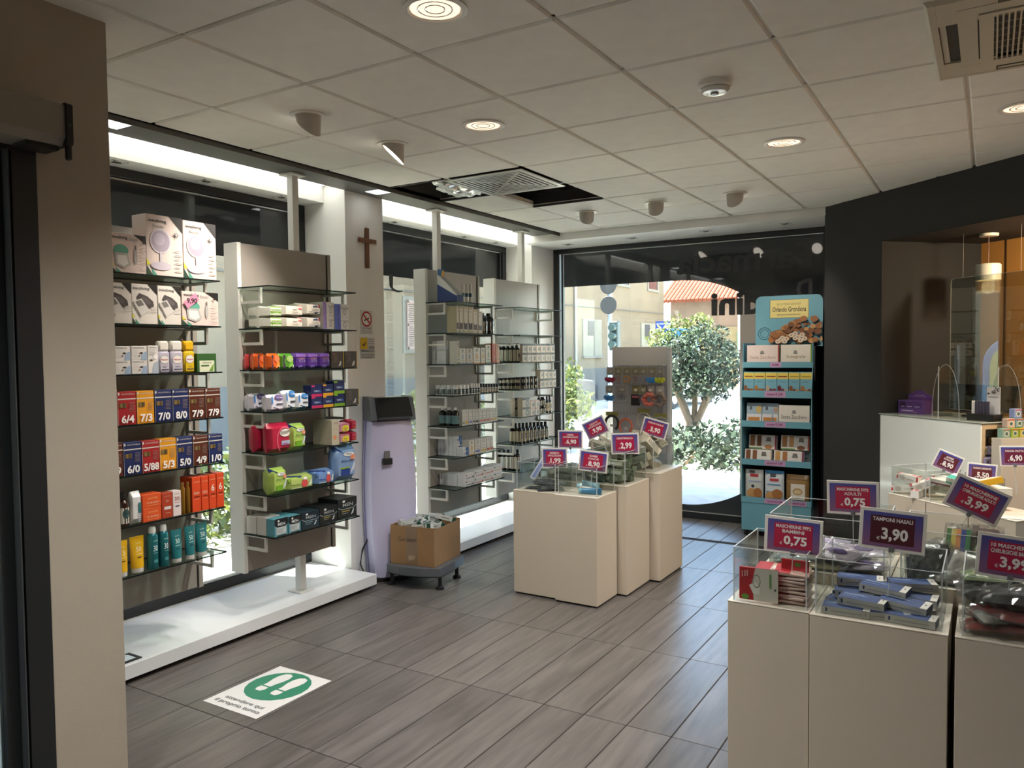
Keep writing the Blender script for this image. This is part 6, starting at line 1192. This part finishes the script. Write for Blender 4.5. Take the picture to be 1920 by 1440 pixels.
for z, n, w_, y0 in ((.873, 7, .058, .05), (.935, 6, .06, .09), (.985, 5, .06, .15)):
    for i in range(n):
        if y0+.06*i > .42: continue
        p = CM @ Vector((.86 if z < .9 else (.80 if z < .95 else .74), y0+.06*i, z)); o = thing('pastille_tin', '%s small pastille tin from the front, %s row of the counter end shelf' % (ORD[i], ('lowest', 'middle', 'upper')[(z > .9)+(z > .95)]), 'tin', p, AD+pi/2, 'pastille tins on the counter end shelf')
        q = MB(); q.box(-.026, -.02, 0, .026, .02, .056, pm(tc_[(tn*3) % 10]), .004); q.build('tin', o); q = MB(); draw(q, [('e', .5, .5, .3, .3, tc_[(tn*3+4) % 10]), ('e', .5, .5, .18, .18, '#4a4244'), ('r', .1, .86, .9, .96, '#cfc8b8')], lambda u, v, l: (-.026+.052*u, -.0206-.0003*l, .056*v)); q.build('front_print', o); tn += 1
# small stepped display of tins at the right end of the counter
for k, (x, y, z, c, lab) in enumerate([(.93, .12, 1.06, '#7a9a8a', 'green toned'), (.93, .19, 1.06, '#8aa03a', 'yellow green'), (.93, .26, 1.06, '#a8a23a', 'yellow'), (.91, .18, 1.12, '#b8a090', 'cream'), (.91, .25, 1.12, '#6f8f96', 'teal'), (.90, .25, 1.18, '#7f8fb4', 'pale blue')]):
    p = CM @ Vector((x, y, z)); o = thing('pastille_box', lab+' pastille box stacked on the step display beside the counter', 'box', p, AD+pi/2); q = MB(); q.box(-.032, -.02, 0, .032, .02, .058, pm(c), .002); q.build('carton', o); q = MB(); draw(q, [('e', .5, .45, .3, .3, '#c9c2b2'), ('e', .5, .45, .2, .2, '#3f5f5a'), ('r', .05, .84, .95, .95, '#b05a4a')], lambda u, v, l: (-.032+.064*u, -.0206-.0003*l, .058*v)); q.build('front_print', o)
sd = thing('step_display', 'pale stepped display holding pastille boxes beside the counter', 'display stand', M=CM); q = MB(); q.box(.895, .06, .0, .965, .30, 1.059, mat('#b9b2a4', .45)); q.build('step', sd); q = MB(); q.box(.885, .14, 1.0, .9, .30, 1.118, mat('#b9b2a4', .45)); q.build('step', sd)
# things on the counter
pu = '#5d3a78'; M = CM @ Matrix.Translation((.13, .16, 1.1555)) @ Matrix.Rotation(RAD(12), 4, 'Z'); t = thing('purple_display_carton', 'purple cardboard counter display with cut-out window', 'display box', M=M)
m = MB(); m.box(-.10, 0, 0, .10, .11, .095, pm(pu), .001); m.build('tray', t); m = MB(); m.prism([(-.10, .09), (.10, .09), (.10, .13), (.04, .15), (.03, .165), (-.03, .165), (-.04, .15), (-.10, .13)], .10, .104, pm('#64407f'), 'y'); m.build('header', t)
m = MB(); draw(m, [('r', .06, .42, .30, .9, '#2c1838'), ('r', .33, .42, .60, .9, '#4c2d66'), ('r', .63, .42, .92, .9, '#4c2d66'), ('r', .12, .5, .26, .56, '#a890b8'), ('r', .36, .5, .56, .56, '#a890b8'), ('r', .66, .5, .86, .56, '#a890b8'), ('r', .14, .2, .6, .26, '#c9b8d8'), ('r', .1, .1, .75, .13, '#a890c0')], flat(.2, .095)); draw(m, [('t', 'LE COLLE', .34, .50, .70, .62, '#b8a4c8', .006), ('r', .2, .4, .8, .44, '#a890b8')], lambda u, v, l: (-.10+.2*u, .0994-.0004*l, .09+.075*v)); m.build('print', t)
def arch(lab, x, y, r=.105, h=.36):
    M = CM @ Matrix.Translation((x, y, 1.1556)) @ Matrix.Rotation(RAD(6), 4, 'Z'); t = thing('acrylic_arch', lab, 'acrylic stand', M=M); n = 24
    pts = [(r*cos(pi*i/n), h*sin(pi*i/n)**.85) for i in range(n+1)]; m = MB(); m.prism(pts, -.0015, .0015, ACRYL, 'y'); m.build('plate', t); m = MB(); m.tube([(p[0], 0, p[1]) for p in pts], .0018, ACEDGE, 5); m.build('bright_edge', t)
    m = MB(); m.box(-.0025, -.07, 0, .0025, .07, h*.97, ACRYL); m.build('cross_plate', t); m = MB(); m.box(-.003, -.073, 0, .003, -.0695, h*.97, ACEDGE); m.build('bright_edge', t)
arch('clear pointed acrylic divider behind the purple carton', .40, .20); arch('clear pointed acrylic divider behind the black pen tray', .80, .28)
M = CM @ Matrix.Translation((.78, .12, 1.1555)) @ Matrix.Rotation(RAD(8), 4, 'Z'); t = thing('cosmetic_tray', 'black tray of dark pencils with white leaflet on the counter', 'tray', M=M)
m = MB(); m.box(-.09, -.04, 0, .09, .06, .045, mat('#151412', .3), .002); m.build('tray', t)
for i in range(11): m = MB(); m.lathe([(.006, .02), (.006, .12), (.004, .128), (0, .128)], mat(['#c9c4bc', '#2a2430', '#3a3446'][0 if i < 2 else 1+i % 2], .3), 8, (-.075+.011*i, .0, 0)); m.build('pencil', t)
m = MB(); m.box(-.01, .045, .03, .08, .047, .22, pm('#cfcac4')); m.build('leaflet', t); m = MB(); random.seed(2); draw(m, [('r', .0, .72, 1, 1, '#b9b4ae')]+[('e', random.uniform(.1, .9), random.uniform(.76, .96), .08, .03, '#5a5652') for i in range(12)]+[('r', .1, .66, .9, .68, '#77726c')], lambda u, v, l: (-.01+.09*u, .0444-.0003*l, .03+.19*v)); m.build('leaflet_print', t)
M = CM @ Matrix.Translation((.55, .40, 1.1555)) @ Matrix.Rotation(RAD(186), 4, 'Z'); t = thing('monitor', 'black monitor seen from behind on the counter', 'monitor', M=M); m = MB(); m.prism([(-.20, .03), (.20, .03), (.24, .22), (-.24, .22)], -.01, .03, gloss, 'y'); m.build('panel', t); m = MB(); m.box(-.10, -.02, 0, .10, .12, .012, blackm, .003); m.box(-.03, .02, .01, .03, .05, .08, blackm); m.build('stand', t)
M = CM @ Matrix.Translation((.34, .30, 1.20)); t = thing('protective_screen', 'large clear acrylic protective screen hanging over the counter', 'screen', M=M); m = MB(); pts = [(0, 0), (.64, 0), (.64, .92), (.02, .92), (.006, .915), (0, .90)]; m.prism(pts, -.003, .003, clear('screen_acrylic', '#e6eae6', .13), 'y'); m.build('plate', t); m = MB(); m.tube([(p[0], 0, p[1]) for p in pts], .0022, ACEDGE, 5, True); m.build('bright_edge', t)
m = MB(); m.tube([(.1, 0, .92), (.1, 0, 1.222)], .001, silverm, 4); m.tube([(.54, 0, .92), (.54, 0, 1.222)], .001, silverm, 4); m.build('wire', t)
t = thing('pendant_lamp', 'white cylinder pendant lamp with clear lower shade, in the niche', 'pendant lamp', (-.014, 6.405, 0)); lw = mat('#c9c4b6', .4)
m = MB(); m.lathe([(.0, 2.403), (.056, 2.403), (.06, 2.408), (.06, 2.4225), (0, 2.4225)], lw, 24); m.build('ceiling_rose', t, True); m = MB(); m.tube([(0, 0, 2.213), (0, 0, 2.404)], .003, mat('#5a2a1a', .5), 6); m.build('cord', t); m = MB(); m.lathe([(0, 2.215), (.07, 2.213), (.078, 2.205), (.078, 2.10), (.070, 2.10), (.070, 2.19), (0, 2.195)], lw, 28); m.build('shade', t, True)
m = MB(); m.lathe([(.078, 2.10), (.078, 2.015), (.074, 2.012), (.074, 2.10)], clear('lamp_glass', '#f0ece2', .06, .05, .03, '#e8e0d0'), 28, cap=False); m.build('clear_shade', t, True); m = MB(); m.lathe([(0, 2.115), (.035, 2.118), (.035, 2.135), (0, 2.14)], mat('#ffe2b0', .5, emit=.3), 18); m.build('lamp', t)
light('pendant_bulb', 'POINT', (-.014, 6.405, 2.06), .10, (1, .76, .48), .05)
light('niche_fill', 'AREA', (.79, 5.72, 2.38), 7.0, (1, .78, .5), .2, (-.25, .75, -.7))  # unseen fill light added to brighten the mustard wall
# ------------------------------------------------------------------ the street outside
GZ = -.12
pav = mat('#8f8a84', .8, noise=.12, ns=2.2)
m = MB(); m.box(-60, -30, GZ-.2, 40, 90, GZ, mat('#cbc3b4', .9, noise=.08, ns=.6)); struct('ground', m)
m = MB(); m.box(-4.45, 7.5, GZ, 1.5, 10.4, GZ+.06, mat('#a2a3a6', .6, noise=.14, ns=5)); struct('pavement', m)
m = MB()
m = MB(); m.box(-11.2, 15.5, GZ, -5.6, 15.9, GZ+.14, mat('#c9c2b2', .85, noise=.06, ns=2), .02); struct('kerb', m)
stuc = mat('#766650', .9, noise=.17, ns=.55, bump=.15, bs=6); dado = mat('#5f5c56', .9, noise=.1, ns=1.5); sill = mat('#756f62', .8); glassd = mat('#22262b', .15)
def facade_window(parent, y, z0, w, h, shut=None, dark=False, x=-12.0):
    m = MB(); m.box(x, y-w/2-.12, z0-.1, x+.05, y+w/2+.12, z0, sill); m.box(x, y-w/2-.10, z0, x+.03, y-w/2, z0+h+.1, sill); m.box(x, y+w/2, z0, x+.03, y+w/2+.1, z0+h+.1, sill); m.box(x, y-w/2, z0+h, x+.03, y+w/2, z0+h+.1, sill); o = m.build('window_frame', parent)
    m = MB(); m.box(x+.002, y-w/2, z0, x+.012, y+w/2, z0+h, glassd if not shut else mat('#8a8078', .6)); m.build('pane', o)
    if shut:
        for s in (-1, 1):
            m = MB(); ys = y+s*w/4; sm = mat(shut, .7); m.box(x+.03, ys-w/4+.01, z0, x+.07, ys-w/4+.06, z0+h, sm); m.box(x+.03, ys+w/4-.06, z0, x+.07, ys+w/4-.01, z0+h, sm); m.box(x+.03, ys-w/4, z0, x+.07, ys+w/4, z0+.06, sm); m.box(x+.03, ys-w/4, z0+h-.06, x+.07, ys+w/4, z0+h, sm); m.box(x+.03, ys-w/4, z0+h/2-.03, x+.07, ys+w/4, z0+h/2+.03, sm)
            n = int(h/.055)
            for i in range(n): z = z0+.06+i*(h-.1)/n; m.box(x+.032, ys-w/4+.05, z, x+.06, ys+w/4-.05, z+.03, sm)
            m.build('shutter', o)
t = thing('stucco_building', 'cream stucco house across the side street with walled-up windows', 'building', (0, 0, 0))
m = MB(); m.box(-20, -2, GZ, -12, 32.3, 8.2, stuc); m.build('wall', t); m = MB(); m.box(-12.0, -2, GZ, -11.97, 32.3, 1.05, dado); m.build('plinth_band', t)
m = MB(); m.box(-20.5, -2.5, 8.2, -11.4, 32.8, 8.5, mat('#a8623c', .8)); m.build('roof', t)
facade_window(t, 15.25, 1.74, .95, 1.18, '#9a7f72'); facade_window(t, 10.9, 1.74, .95, 1.18, '#9a7f72')
facade_window(t, 27.9, 4.2, 1.0, 1.3); facade_window(t, 31.0, 4.2, 1.0, 1.3); facade_window(t, 22.5, 4.2, 1.0, 1.3)
for yc in (25.1, 30.4):
    m = MB(); m.box(-12, yc-.75, 1.5, -11.955, yc+.75, 2.78, mat('#857e6c', .9, noise=.12, ns=2)); m.box(-12, yc-.8, 1.42, -11.90, yc+.8, 1.5, sill); o = m.build('walled_window', t); m = MB(); m.box(-11.955, yc-.4, 2.2, -11.94, yc+.1, 2.72, mat('#3c3638', .6)); m.box(-11.955, yc+.08, 1.5, -11.93, yc+.16, 2.72, sill); m.build('opening', o)
m = MB(); m.tube([(-11.94, 23.75, GZ), (-11.94, 23.75, 8.2)], .045, mat('#a8a090', .6), 8); m.build('downpipe', t); m = MB(); m.tube([(-11.95, 8, 3.2), (-11.95, 14, 3.12), (-11.95, 20, 3.18), (-11.95, 26, 3.2), (-11.95, 32.2, 3.24)], .018, mat('#5a554c', .7), 5); m.build('wall_cable', t)
m = MB(); m.lathe([(0, 0), (.12, 0), (.10, .05), (0, .06)], mat('#9a9486', .6), 10, (-11.98, 22.6, 2.6), ax='x'); m.build('wall_lamp', t)
t = thing('roofed_house', 'ochre house with orange tiled roof beyond the traffic signs', 'building', (-12.2, 37, 0))
m = MB(); m.box(-1.2, 0, GZ, 4.9, 5, 4.1, mat('#7c6452', .9, noise=.12, ns=.8)); m.build('wall', t); m = MB(); m.box(-1.2, -.02, GZ, 4.9, 0, 2.75, mat('#8a7856', .9, noise=.14, ns=.8)); m.build('lower_wall', t)
rm = mat('#6e3216', .85, noise=.2, ns=3); m = MB(); m.add([(-1.6, -.5, 4.0), (5.3, -.5, 4.0), (4.6, 2.5, 5.6), (-1.6, 2.5, 5.6), (5.3, 5.5, 4.0), (-1.6, 5.5, 4.0)], [(0, 1, 2, 3), (3, 2, 4, 5), (1, 4, 2)], rm); rf = m.build('roof', t)
for i in range(34): q = MB(); x = -1.55+i*.2+.0; k = max(0, min(1, (5.3-x)/.9)); q.tube([(x, -.52, 4.03), (x, -.52+3*k, 4.03+1.62*k)], .098, rm, 8); q.build('tile_row', rf)
for (x, z, w_, h_, sc_) in ((2.6, 3.2, .5, .72, None), (2.9, 1.3, .8, 1.2, '#3f7a5c')):
    m = MB(); m.box(x-w_/2-.1, -.06, z-.1, x+w_/2+.1, -.02, z+h_+.1, mat('#cfc8c0', .7)); o = m.build('window_frame', t); m = MB(); m.box(x-w_/2, -.07, z, x+w_/2, -.06, z+h_, mat('#8a9088', .3)); m.build('pane', o)
    if sc_:
        for s in (-1, 1): m = MB(); m.box(x+s*(w_/2+.22)-.2, -.10, z, x+s*(w_/2+.22)+.2, -.06, z+h_, mat(sc_, .6)); m.build('shutter', o)
t = thing('white_house', 'white house with a drainpipe at the end of the street', 'building', (-6.2, 30, 0)); m = MB(); m.box(-2.0, 0, GZ, 1.9, 5, 7, mat('#d6d2c8', .9, noise=.04, ns=1)); m.build('wall', t); m = MB(); m.tube([(-1.0, -.06, GZ), (-1.0, -.06, 7)], .05, mat('#b0a48c', .6), 8); m.build('downpipe', t)
m = MB(); m.box(-1.7, -.05, 1.0, -.2, 0, 2.5, mat('#c4beb4', .8)); o = m.build('door_surround', t); m = MB(); m.box(-1.5, -.07, GZ, -.4, -.05, 2.3, mat('#b9b4aa', .6)); m.build('gate', o); m = MB(); m.box(-2.0, -.08, 3.1, 1.9, 0, 3.25, mat('#c9c2b6', .8)); m.build('cornice', t)
# pinkish pier of the neighbouring shop front
m = MB(); m.box(-2.26, 8.35, GZ, -1.1, 9.3, 3.6, mat('#c9b2a8', .85, noise=.03, ns=2)); struct('wall_neighbour', m)
m = MB(); m.box(-5.28, 1.2, 3.0, -4.45, 7.6, 3.25, mat('#8f8a84', .8)); m.box(-5.28, 7.5, 3.0, 2.6, 9.7, 3.25, mat('#b9b4ac', .8)); struct('wall_shade_canopy', m)  # front slab is out of view, deepened to shade the pavement
m = MB(); m.box(-5.28, 1.0, GZ, -4.95, 3.38, 3.0, mat('#cfc9be', .85)); struct('wall_sun_block', m)  # unseen block added to keep the sun off the rack platform
# plants
def leafcloud(pts, n, size, mts, sq_=1.0):
    m = MB(); tot = sum(p[3]**2 for p in pts)
    for (x, y, z, r) in pts:
        for i in range(int(n*r*r/tot)):
            d = Vector((random.gauss(0, 1), random.gauss(0, 1), random.gauss(0, 1))).normalized()*r*random.uniform(.55, 1.05); c = Vector((x, y, z))+Vector((d.x, d.y, d.z*sq_))
            a = Vector((random.gauss(0, 1), random.gauss(0, 1), random.gauss(0, 1))).normalized(); b = a.cross(Vector((random.gauss(0, 1), random.gauss(0, 1), random.gauss(0, 1)))).normalized(); s = size*random.uniform(.6, 1.3)
            m.add([c-a*s, c+b*s*.45, c+a*s, c-b*s*.45], [(0, 1, 2, 3)], random.choice(mts))
    return m
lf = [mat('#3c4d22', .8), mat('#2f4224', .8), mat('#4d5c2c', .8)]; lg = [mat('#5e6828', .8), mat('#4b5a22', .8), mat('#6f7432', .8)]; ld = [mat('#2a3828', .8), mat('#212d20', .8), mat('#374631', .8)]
random.seed(11)
t = thing('shrub_tree', 'round-crowned shrub tree with forked trunk outside the shop window', 'tree', (-4.45, 13.3, GZ)); bark = mat('#6a5a48', .85, noise=.2, ns=6)
for pth, r in (([(0, 0, 0), (-.02, 0, .5), (-.22, .05, .95), (-.38, .1, 1.4)], .07), ([(0, 0, 0), (.06, .05, .45), (.26, .05, .9), (.42, 0, 1.6)], .065), ([(.0, .02, .1), (.04, .1, .8), (.0, .2, 1.6)], .05), ([(.26, .05, .9), (.10, .0, 1.3), (.12, -.1, 1.8)], .035), ([(-.22, .05, .95), (-.1, -.1, 1.4), (-.2, -.1, 1.8)], .035)): m = MB(); m.tube(pth, r, bark, 8); m.build('trunk', t, True)
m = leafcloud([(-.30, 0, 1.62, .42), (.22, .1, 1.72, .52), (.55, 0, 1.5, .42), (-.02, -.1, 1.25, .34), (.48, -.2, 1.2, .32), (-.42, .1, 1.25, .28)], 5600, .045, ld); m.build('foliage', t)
m = leafcloud([(-.35, .25, 2.05, .34), (.05, .3, 2.15, .28), (-.75, .5, 1.95, .25)], 900, .042, lg); m.build('sun_tinted_foliage', t)  # yellower leaf colour paints in the sun on the crown top
t = thing('ground_cover_shrub', 'low spreading green shrub along the window terrace', 'shrub', (-3.6, 11.6, GZ)); m = leafcloud([(-1.1, .3, .15, .6), (-.3, 0, .18, .65), (.5, .1, .2, .7), (1.3, .0, .2, .7), (0, .9, .2, .8), (-.9, 1.0, .2, .6), (1.1, .9, .2, .7)], 5200, .06, ld, .55); m.build('foliage', t); m = MB(); m.tube([(-.4, 0, 0), (-.2, 0, .2)], .03, bark, 6); m.build('stem', t)
t = thing('yellow_green_bush', 'yellow green bush in front of the dark car', 'bush', (-6.6, 12.2, GZ)); m = leafcloud([(0, 0, .9, .5), (-.1, 0, .45, .45), (.1, .2, 1.3, .35), (.35, .3, .8, .3), (.3, .2, 1.0, .2)], 2000, .06, lg); m.build('foliage', t); m = MB(); m.tube([(0, 0, 0), (.02, 0, .9)], .03, bark, 6); m.build('stem', t)  # leaves are yellow green all over
t = thing('hedge', 'bright hedge behind the rack nearest the entrance', 'hedge', (-6.4, 5.6, GZ)); m = leafcloud([(0, -1.6, .35, .5), (0, -.9, .4, .5), (.05, -.2, .38, .5), (0, .5, .4, .5), (0, 1.1, .38, .5)], 3600, .055, lf+lg[:1]); m.build('foliage', t); m = MB(); m.tube([(0, 0, 0), (0, 0, .4)], .03, bark, 6); m.build('stem', t)
t = thing('planting_strip', 'leafy green plants behind the medicine rack', 'shrub', (-6.9, 9.4, GZ)); m = leafcloud([(0, -.8, .6, .55), (0, 0, .9, .55), (0, .6, .6, .5), (0, -1.5, .5, .5)], 2600, .06, lf+lg); m.build('foliage', t); m = MB(); m.tube([(0, 0, 0), (0, 0, .8)], .03, bark, 6); m.build('stem', t)
t = thing('archway_sign', 'pale blue arched board standing outside the entrance window', 'board', (-7.3, 4.95, GZ)); m = MB(); pts = [(-.42, 0), (.42, 0), (.42, 1.5)]+[(.42*cos(a*pi/12), 1.5+.42*sin(a*pi/12)) for a in range(1, 12)]+[(-.42, 1.5)]; m.prism(pts, -.03, .03, mat('#8fa4c4', .5), 'x'); m.build('frame', t); m = MB(); m.prism([(x*.8, .15+z*.88) for x, z in pts], .031, .034, mat('#c6c9a0', .5), 'x'); m.build('panel', t)
# cars
def wheel(par, x, y, r=.34):
    m = MB(); m.lathe([(0, -.1), (r*.6, -.1), (r*.98, -.08), (r, 0), (r*.98, .08), (r*.6, .1), (0, .1)], mat('#17181a', .7), 20, (x, y, r), ax='x'); o = m.build('wheel', par, True); m = MB(); m.lathe([(0, -.112), (r*.55, -.112), (r*.6, -.1), (0, -.1)], mat('#9a9c9e', .3, .7), 14, (x, y, r), ax='x'); m.lathe([(0, .1), (r*.6, .1), (r*.55, .112), (0, .112)], mat('#9a9c9e', .3, .7), 14, (x, y, r), ax='x'); m.build('rim', o)
def suv(lab, loc, rz, body, tail=True):
    # length along local y (front +y), width along x
    t = thing('car', lab, 'car', loc, rz); bm_ = mat(body, .3, .0, coat=.3); gl = mat('#141a1e', .06); Wd = .92
    def loft(secs, mt, nm):
        m = MB(); vs = []; fs = []; n = len(secs[0][1])
        for x, pts in secs: vs += [(x, p[0], p[1]) for p in pts]
        for j in range(len(secs)-1):
            for i in range(n): fs.append((j*n+i, j*n+(i+1) % n, (j+1)*n+(i+1) % n, (j+1)*n+i))
        fs += [tuple(reversed(range(n))), tuple(range((len(secs)-1)*n, len(secs)*n))]; m.add(vs, fs, mt); return m.build(nm, t, True)
    low = [(-2.2, .35), (-2.25, .6), (-2.2, .98), (-1.9, 1.06), (1.0, 1.04), (1.9, .95), (2.2, .75), (2.22, .4), (2.0, .26), (-2.0, .26)]
    sh = lambda pts, k, dz: [(p[0]*k, p[1]+dz*(1 if p[1] > .9 else 0)) for p in pts]
    loft([(-Wd, sh(low, .97, -.05)), (-Wd+.06, low), (Wd-.06, low), (Wd, sh(low, .97, -.05))], bm_, 'lower_body')
    cabp = [(-2.08, 1.03), (-1.78, 1.52), (-1.2, 1.63), (-.1, 1.62), (.4, 1.5), (1.15, 1.03)]
    loft([(-Wd+.06, [(p[0], p[1] if p[1] < 1.1 else p[1]-.08) for p in cabp]), (-Wd+.2, cabp), (Wd-.2, cabp), (Wd-.06, [(p[0], p[1] if p[1] < 1.1 else p[1]-.08) for p in cabp])], bm_, 'cabin')
    for s in (-1, 1):
        x0 = s*(Wd-.055); x1 = s*(Wd-.14)
        for pts in ([(-1.75, 1.08), (-1.0, 1.08), (-1.0, 1.46), (-1.5, 1.44)], [(-.94, 1.08), (-.02, 1.08), (-.02, 1.46), (-.94, 1.47)], [(.04, 1.08), (.98, 1.08), (.42, 1.38), (.04, 1.46)]):
            m = MB(); m.add([(x0+(x1-x0)*(z-1.08)/.5+s*.012, y, z) for y, z in pts], [(0, 1, 2, 3) if s > 0 else (3, 2, 1, 0)], gl); m.build('side_window', t)
        m = MB(); m.box(s*Wd-.09+(s*.09), .78, 1.02, s*Wd+.09+(s*.09), .92, 1.16, bm_, .02); m.build('mirror', t)
        for y in (-.85, .1): m = MB(); m.box(min(s*Wd, s*Wd+s*.03), y, .9, max(s*Wd, s*Wd+s*.03), y+.2, .93, mat('#8a8c8e', .3, .6)); m.build('door_handle', t)
        for y in (-1.4, 1.42): wheel(t, s*(Wd-.08), y)
        m = MB(); m.box(min(s*Wd, s*Wd+s*.012), -2.0, .27, max(s*Wd, s*Wd+s*.012), 2.0, .40, mat('#26282a', .6)); m.build('sill_trim', t)
        m = MB(); m.box(s*.62-.27, -2.262, .80, s*.62+.27, -2.18, .97, mat('#b8202a', .2), .02); m.build('tail_light', t)
        m = MB(); m.box(s*.55-.3, -2.268, .46, s*.55+.3, -2.2, .53, mat('#b02a34', .3)); m.build('reflector', t)
        m = MB(); m.box(s*.62-.2, 2.14, .66, s*.62+.2, 2.23, .80, mat('#c9d0d4', .1), .02); m.build('head_lamp', t)
    m = MB(); m.add([(-.72, -2.085, 1.10), (.72, -2.085, 1.10), (.62, -1.84, 1.49), (-.62, -1.84, 1.49)], [(0, 1, 2, 3)], gl); m.build('rear_window', t)
    m = MB(); m.add([(-.76, 1.10, 1.08), (.76, 1.10, 1.08), (.66, .47, 1.47), (-.66, .47, 1.47)], [(1, 0, 3, 2)], gl); m.build('windscreen', t)
    m = MB(); m.box(-.52, -2.262, .60, .52, -2.20, .79, mat('#8f9498', .3), .01); m.build('tailgate_recess', t); m = MB(); m.box(-.9, -2.28, .27, .9, -2.15, .44, mat('#5a5e62', .5), .03); m.build('rear_bumper', t)
    return t
suv('dark blue grey car parked along the cream house', (-10.55, 18.4, GZ), 0, '#151a22'); suv('silver car seen from behind, red tail lights', (-8.95, 24.2, GZ), RAD(-4), '#7c8286')
# street furniture
t = thing('stone_bollard', 'weathered stone bollard outside the window', 'bollard', (-6.25, 13.7, GZ)); m = MB(); m.lathe([(.16, 0), (.15, .5), (.13, .62), (0, .66)], mat('#6d665c', .9, noise=.25, ns=6), 12); m.build('post', t, True)
m = MB(); m.tube([(.1, 0, .55)]+[(-.02-.2*i, -.1*i, .55-.14*sin(pi*i/10)) for i in range(1, 11)], .012, mat('#8a8c90', .4, .6), 5); m.build('chain', t)
t = thing('traffic_light', 'traffic light pole carrying two round signs', 'traffic light', (-7.2, 16.0, GZ)); m = MB(); m.tube([(0, 0, 0), (0, 0, 3.9)], .05, mat('#8a96a4', .4, .4), 10); m.build('pole', t)
for z in (3.22, 2.78): m = MB(); m.lathe([(0, -.01), (.19, -.01), (.2, 0), (.19, .01), (0, .01)], mat('#15181a', .6), 20, (0, -.07, z), ax='y'); m.build('round_sign', t)
m = MB(); m.box(.02, -.09, 1.78, .22, .10, 2.42, mat('#1f2d2b', .5), .02); h_ = m.build('signal_head', t)
for z in (1.92, 2.10, 2.28): m = MB(); m.lathe([(.08, 0), (.085, .12), (.07, .12)], mat('#1b302d', .5), 12, (.12, -.20, z), ax='y'); m.build('hood', h_)
t = thing('direction_signs', 'pair of blue direction signs on a pole', 'road sign', (-11.2, 30.0, GZ)); m = MB(); m.tube([(0, 0, 0), (0, 0, 2.95)], .03, mat('#8a96a4', .4, .4), 8); m.build('pole', t)
for z, s in ((2.75, 'NOVARA'), (2.545, 'PAVIA')):
    m = MB(); m.box(-.28, -.05, z, .30, -.04, z+.20, mat('#33479a', .4), .005); o = m.build('sign_plate', t); m = MB(); draw(m, [('t', s, .08, .3, .6, .7, '#d8dce8', .01), ('p', [(.75, .5), (.9, .75), (.88, .55), (.97, .55), (.97, .45), (.88, .45), (.9, .25)], '#d8dce8')], lambda u, v, l: (-.28+.58*u, -.0508-.001*l, z+.20*v)); m.build('lettering', o)
t = thing('truck', 'blue and white truck behind the direction signs', 'truck', (-12.75, 33.4, GZ)); m = MB(); m.box(-1.0, 0, .5, 1.15, 2.6, 2.6, mat('#8fb0c8', .4), .08); m.build('body', t); m = MB(); m.box(-.3, -.8, .5, 1.3, 0, 2.3, mat('#d2d6d8', .4), .15); m.build('cab', t); m = MB(); m.box(.35, -.5, 2.30, 1.9, .3, 2.75, mat('#3f7a94', .4), .06); m.build('crane_box', t); m = MB(); m.box(-.2, -.83, 1.4, 1.2, -.8, 2.1, glassd); m.build('windscreen', t)
for x in (-.7, .9):
    for y in (0.0, 1.9): wheel(t, x, y, .45)
# venetian blind and pale wall seen through the entrance door
t = thing('entrance_blind', 'white venetian blind beyond the entrance door', 'blind', (-3.55, 1.25, 0)); m = MB(); m.box(-.02, -1.5, 1.66, .04, .6, 1.74, whitem); m.build('head_rail', t)
for i in range(40): m = MB(); m.box(-.015, -1.5, 1.0+.0165*i, .015, .6, 1.003+.0165*i, whitem); m.build('slat', t)
m = MB(); m.box(-.03, -1.5, .93, .03, .6, .985, whitem, .01); m.build('bottom_rail', t)
m = MB(); m.box(-3.75, -1.5, 0, -3.70, 1.499, 2.6, whitem); struct('wall_vestibule', m)
